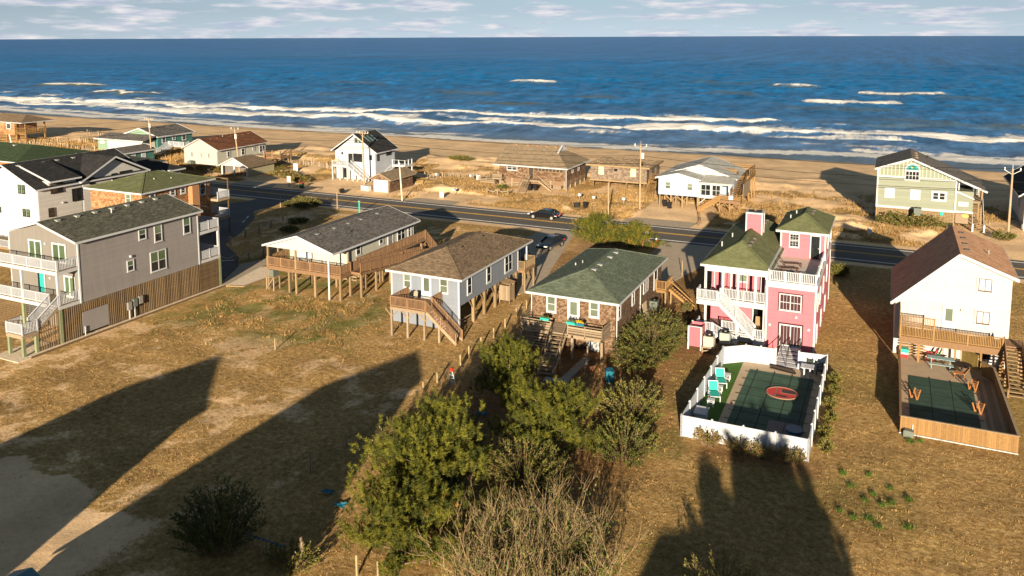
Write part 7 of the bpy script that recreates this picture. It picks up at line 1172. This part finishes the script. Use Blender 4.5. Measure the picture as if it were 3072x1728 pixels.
for i, (x, y) in enumerate(((-76.9, 131.4), (-70.1, 132.3), (-67.0, 120.3), (-45.7, 124.2), (-43.2, 124.1), (-37.9, 123.2))):
    t = thing('mailbox', ['white mailbox in the grass farthest left on the dune', 'white mailbox left of the brown shingle house', 'white mailbox beside the white sign in tall grass', 'white mailbox behind the tipped bin', 'white mailbox right of the standing bin', 'white mailbox left of the tall utility pole'][i], 'mailbox', (x, y, hz(x, y)), 'white mailboxes along the road'); z = hz(x, y); box('mail_post', wood_grey, t, x - .05, x + .05, y - .05, y + .05, z - .2, z + .8); MB().prism([(x - .22, z + .8), (x + .22, z + .8), (x + .22, z + 1.08), (x + .14, z + 1.22), (x - .14, z + 1.22), (x - .22, z + 1.08)], 'y', y - .3, y + .3).build('mail_case', white, t)
t = thing('fire_hydrant', 'red hydrant post with white cap beside the near road edge', 'hydrant', (-26.8, 101.5, 0)); MB().tube([(-26.8, 101.5, -.1), (-26.8, 101.5, .75), (-26.8, 101.5, .9)], [.13, .13, .1], 10).build('barrel', red, t); MB().tube([(-26.8, 101.5, .9), (-26.8, 101.5, 1.05), (-26.8, 101.5, 1.15)], [.16, .14, .04], 10).build('cap', white, t); bar('outlet', red, t, (-27.05, 101.5, .6), (-26.55, 101.5, .6), .12, .12)
t = thing('garden_ornament', 'white and green cap post at the near road edge beside the hydrant', 'ornament', (-28.8, 104, 0)); MB().tube([(-28.8, 103.9, 0), (-28.8, 103.9, .7), (-28.75, 103.9, 1.0)], [.14, .12, .1], 8).build('stem', white, t); MB().tube([(-28.75, 103.9, 1.0), (-28.75, 103.9, 1.25), (-28.75, 103.9, 1.45)], [.28, .3, .1], 10).build('head', M('pale green', (.35, .50, .42), .6), t)
t = thing('teal_marker', 'bright turquoise marker post by the road behind the cream cottage roof', 'post', (-73.4, 101.9, 0)); MB().tube([(-73.4, 101.9, 0), (-73.4, 101.9, 1.9)], .12, 8).build('post', teal, t); box('cap', white, t, -73.52, -73.28, 101.78, 102.02, 1.9, 1.97)
stp = M('tan stake', (.34, .26, .15), .9, .2, 5)
names = ['nearest the tripod stand', 'second from the tripod stand', 'third from the tripod stand', 'fourth from the tripod stand', 'fifth from the tripod stand', 'sixth from the tripod stand', 'at the far end by the shower stall']
for i, (x, y) in enumerate(((-31.3, 53.2), (-31.3, 57.0), (-31.6, 59.05), (-31.6, 61.3), (-31.6, 63.8), (-31.7, 66.4), (-32.0, 69.6))): t = thing('boundary_stake', 'tan wooden stake in the lot line row, ' + names[i], 'stake', (x, y, 0), 'stakes between the cottages'); box('stake', stp, t, x - .06, x + .06, y - .06, y + .06, -.2, .85); box('stake_top', stp, t, x - .05, x + .05, y - .05, y + .05, .85, .9)
for i, (x, y, h) in enumerate(((-32.05, 72.1, .85), (-31.5, 51.4, .75), (-28.4, 54.0, .7), (-31.7, 41.9, .9), (-31.8, 38.3, 1.2), (-47.5, 53.2, 1.0), (-23.3, 31.4, 1.1), (-22.3, 31.8, .8), (-26.4, 31.0, 1.2), (-26.6, 31.15, 1.3), (-21.3, 60.0, 2.2))): t = thing('wooden_stake', ['tan stake beside the outdoor shower stall', 'short reddish stump left of the tripod stand', 'grey stake right of the tripod stand', 'dark stake in the shaded field left of the largest pine', 'dark stake lower in the shaded field', 'pale double stake in the field before the blue grey cottage', 'pale stake at the bottom edge, left one', 'pale stake at the bottom edge, right one', 'grey stake at the right end of the broken fence', 'second grey stake beside the broken fence end', 'thin grey pole in the yard right of the grey steps'][i], 'stake', (x, y, 0)); m_ = stp if i in (0, 1, 5, 6, 7) else wood_grey; box('stake', m_, t, x - .05, x + .05, y - .05, y + .05, -.2, h); bar('stake_tip', m_, t, (x - .04, y, h), (x + .04, y, h + .03), .08, .04)
t = thing('tripod_stand', 'small blue and white tripod stand with red top in the yard', 'stand', (-30.1, 53.4, 0)); [bar('leg', bluep if k else white, t, (-30.1 + .32 * math.cos(k * 2.1), 53.4 + .32 * math.sin(k * 2.1), 0), (-30.1, 53.4, 1.15), .05, .05) for k in range(3)]; box('top', red, t, -30.2, -30.0, 53.3, 53.5, 1.1, 1.35); [bar('rung', white, t, (-30.3, 53.35, .3 + k * .25), (-29.9, 53.35, .3 + k * .25), .04, .04) for k in range(3)]
t = thing('flower_pot', 'terracotta pot in the dark yard below the shingle cottage', 'pot', (-21.1, 60.6, 0)); MB().tube([(-21.1, 60.6, 0), (-21.1, 60.6, .4), (-21.1, 60.6, .48)], [.2, .3, .32], 12).build('pot', M('terracotta', (.35, .16, .09), .9), t); MB().tube([(-21.1, 60.6, .4), (-21.1, 60.6, .5)], .25, 10).build('earth', black, t)
for i, (x, y, a) in enumerate(((-29.3, 36.8, .3), (-27.8, 36.0, -.2), (-25.6, 49.7, .5))):
    t = thing('blue_tarp', ['flat blue tarp left of the largest pine', 'small blue tarp under the largest pine edge', 'blue scrap in the shade behind the largest pine'][i], 'tarp', (x, y, .05)); rr = random.Random(i + 20); vs = [(x + (u - 2) * .18, y + (v - 1.5) * .16, .1 + rr.uniform(0, .14)) for v in range(4) for u in range(5)]; MB().add(vs, [(v * 5 + u, v * 5 + u + 1, v * 5 + u + 6, v * 5 + u + 5) for v in range(3) for u in range(4)]).build('sheet', bluep, t)
t = thing('broken_fence', 'low broken picket fence in the shade at the lower left', 'fence', (-28.8, 30.9, 0)); bar('rail', bluep, t, (-30.2, 30.85, .75), (-27.4, 30.9, .7), .05, .08); [box('picket', wood_grey, t, -30.15 + k * .3 - .03, -30.15 + k * .3 + .03, 30.8, 30.84, 0, .8 + .1 * ((k * 3) % 4)) for k in range(10)]; bar('fallen_rail', wood_grey, t, (-28.0, 30.6, .1), (-26.4, 30.8, .15), .05, .08)
wk = thing('yard_path', 'narrow stone path from the grey steps to the storage door', 'path', (-23, 58, 0)); [box('paver', M('grey paver', (.34, .30, .26), .95, .2, 3), wk, -23.9 + k * .5, -23.43 + k * .5, 56.9 + .1 * k, 57.6 + .1 * k, 0, .13) for k in range(4)]; [box('paver', M('grey paver', (.34, .30, .26), .95, .2, 3), wk, -22.75 + k * .02, -22.05 + k * .02, 57.8 + k * .6, 58.35 + k * .6, 0, .13) for k in range(8)]
# rope fences by the side street
for nm, lb, pts in (('rope_fence', 'rope and post fence along the side street edge', ((-77.4, 79.0), (-78.3, 82.7), (-78.3, 85.3), (-79.0, 88.5), (-80.4, 92.7))), ('rope_fence', 'rope and post fence beside the gravel bed', ((-72.0, 71.8), (-70.8, 73.0), (-70.0, 74.4), (-69.7, 76.6), (-69.5, 79)))):
    t = thing(nm, lb, 'rope fence', (*pts[0], 0)); [box('post', wood_grey, t, x - .1, x + .1, y - .1, y + .1, -.2, 1.15) for x, y in pts]; r = MB()
    for a, b in zip(pts[:-1], pts[1:]): r.tube([(a[0] + (b[0] - a[0]) * i / 8, a[1] + (b[1] - a[1]) * i / 8, 1.0 - 1.6 * (i / 8) * (1 - i / 8)) for i in range(9)], .06, 5)
    r.build('rope', M('pale rope', (.48, .42, .33), .9), t)
t = thing('rope_fence', 'three posts with rope before the brown shingle house', 'rope fence', (-60, 123, 0)); [box('post', wood_tan, t, x - .1, x + .1, y - .1, y + .1, -.2, hz(x, y) + 1.2) for x, y in ((-61.9, 122.7), (-60.1, 123), (-58.3, 123.4))]; MB().tube([(-61.9 + 3.6 * i / 12, 122.7 + .7 * i / 12, .95 + hz(-60, 123) - .35 * abs(math.sin(i * math.pi / 6))) for i in range(13)], .04, 5).build('rope', MAT['pale rope'], t)
# sand fences on the dunes
def sandfence(pts, label, h=1.0, sp=.35, w=.09):
    t = thing('sand_fence', label, 'sand fence', (*pts[0], hz(*pts[0])), 'sand fences on the dunes'); b = MB(); rr = random.Random(int(pts[0][0] * 7) % 97)
    for a, c in zip(pts[:-1], pts[1:]):
        L = math.dist(a, c); n = int(L / sp)
        for i in range(n): x, y = a[0] + (c[0] - a[0]) * i / n, a[1] + (c[1] - a[1]) * i / n; z = hz(x, y); b.bar((x, y, z - .1), (x + rr.uniform(-.12, .12), y + rr.uniform(-.1, .1), z + h * rr.uniform(.7, 1.1)), w, .03)
        for i in range(int(L / 3) + 1): f = min(1, i * 3 / L); x, y = a[0] + (c[0] - a[0]) * f, a[1] + (c[1] - a[1]) * f; z = hz(x, y); box('post', wood_grey, t, x - .09, x + .09, y - .09, y + .09, z - .2, z + h * 1.25)
    b.build('pickets', M('silvered picket', (.40, .32, .24), .95, .25, 3), t)["kind"] = 'stuff'
sandfence([(-118.5, 135.4), (-111.5, 135.6), (-103.5, 133), (-98, 129)], 'slatted sand fence between the tan house deck and the white gabled house'); sandfence([(-195, 130.5), (-189.8, 136.2), (-183, 140), (-177.5, 142)], 'slatted sand fence beside the far left shingle house', 1.3, .5, .14); sandfence([(-186, 127), (-177, 131), (-171, 133)], 'slatted sand fence in front of the beach shop', 1.2, .5, .14); sandfence([(-83, 131.5), (-77, 133.8), (-68.5, 137.5)], 'slatted sand fence right of the shingle garage', .9); sandfence([(-196, 150), (-188, 153), (-180, 156)], 'dark sand fence at the beach edge by the far left house', 1.2, .6, .14)
t = thing('beach_walkway', 'grey wooden walkway left of the brown shingle house', 'walkway', (-66.5, 131, 0)); deck(t, -68.2, -64.9, 131.5, 136, .75, wood_grey, .3); hrail(t, [(-68.1, 131.55, .75), (-65, 131.55, .75)], .8, wood_grey, 2); posts(t, [(-68, 131.7), (-65, 131.7), (-68, 135.8), (-65, 135.8)], .5, wood_grey, .18)
t = thing('timber_edging', 'row of dark timber stumps along the concrete drive below the light blue cottage', 'edging', (-25, 117, 0)); [box('stump', wood_dark, t, x - .12, x + .12, y - .12, y + .12, -.2, .5 + .1 * (k % 3)) for k, (x, y) in enumerate([(-24.4, 115.3), (-24.5, 116.5), (-24.7, 117.7), (-25.0, 118.9), (-25.3, 120.1), (-25.6, 121.3), (-25.9, 122.5)])]
t = thing('deck_furniture', 'dark grill and chair on the back deck of the blue grey cottage', 'grill', (-39.3, 62.6, 2.72)); MB().tube([(-39.6, 62.9, 3.1), (-39.6, 62.9, 3.3), (-39.6, 62.9, 3.55)], [.2, .28, .1], 10).build('grill_kettle', black, t); [box('grill_leg', black, t, -39.6 + a - .02, -39.6 + a + .02, 62.9 + b - .02, 62.9 + b + .02, 2.73, 3.1) for a in (-.15, .15) for b in (-.15, .15)]
t = thing('folding_chair', 'brown folding chair on the back deck of the blue grey cottage', 'chair', (-38.9, 62.3, 2.72)); box('seat', wood_grey, t, -39.15, -38.7, 61.9, 62.35, 3.1, 3.14); bar('backrest', wood_grey, t, (-38.92, 62.35, 3.14), (-38.92, 62.5, 3.7), .42, .03); [box('leg', wood_grey, t, a, a + .04, b, b + .04, 2.73, 3.1) for a in (-39.13, -38.76) for b in (61.92, 62.3)]
bpy.context.view_layer.update()
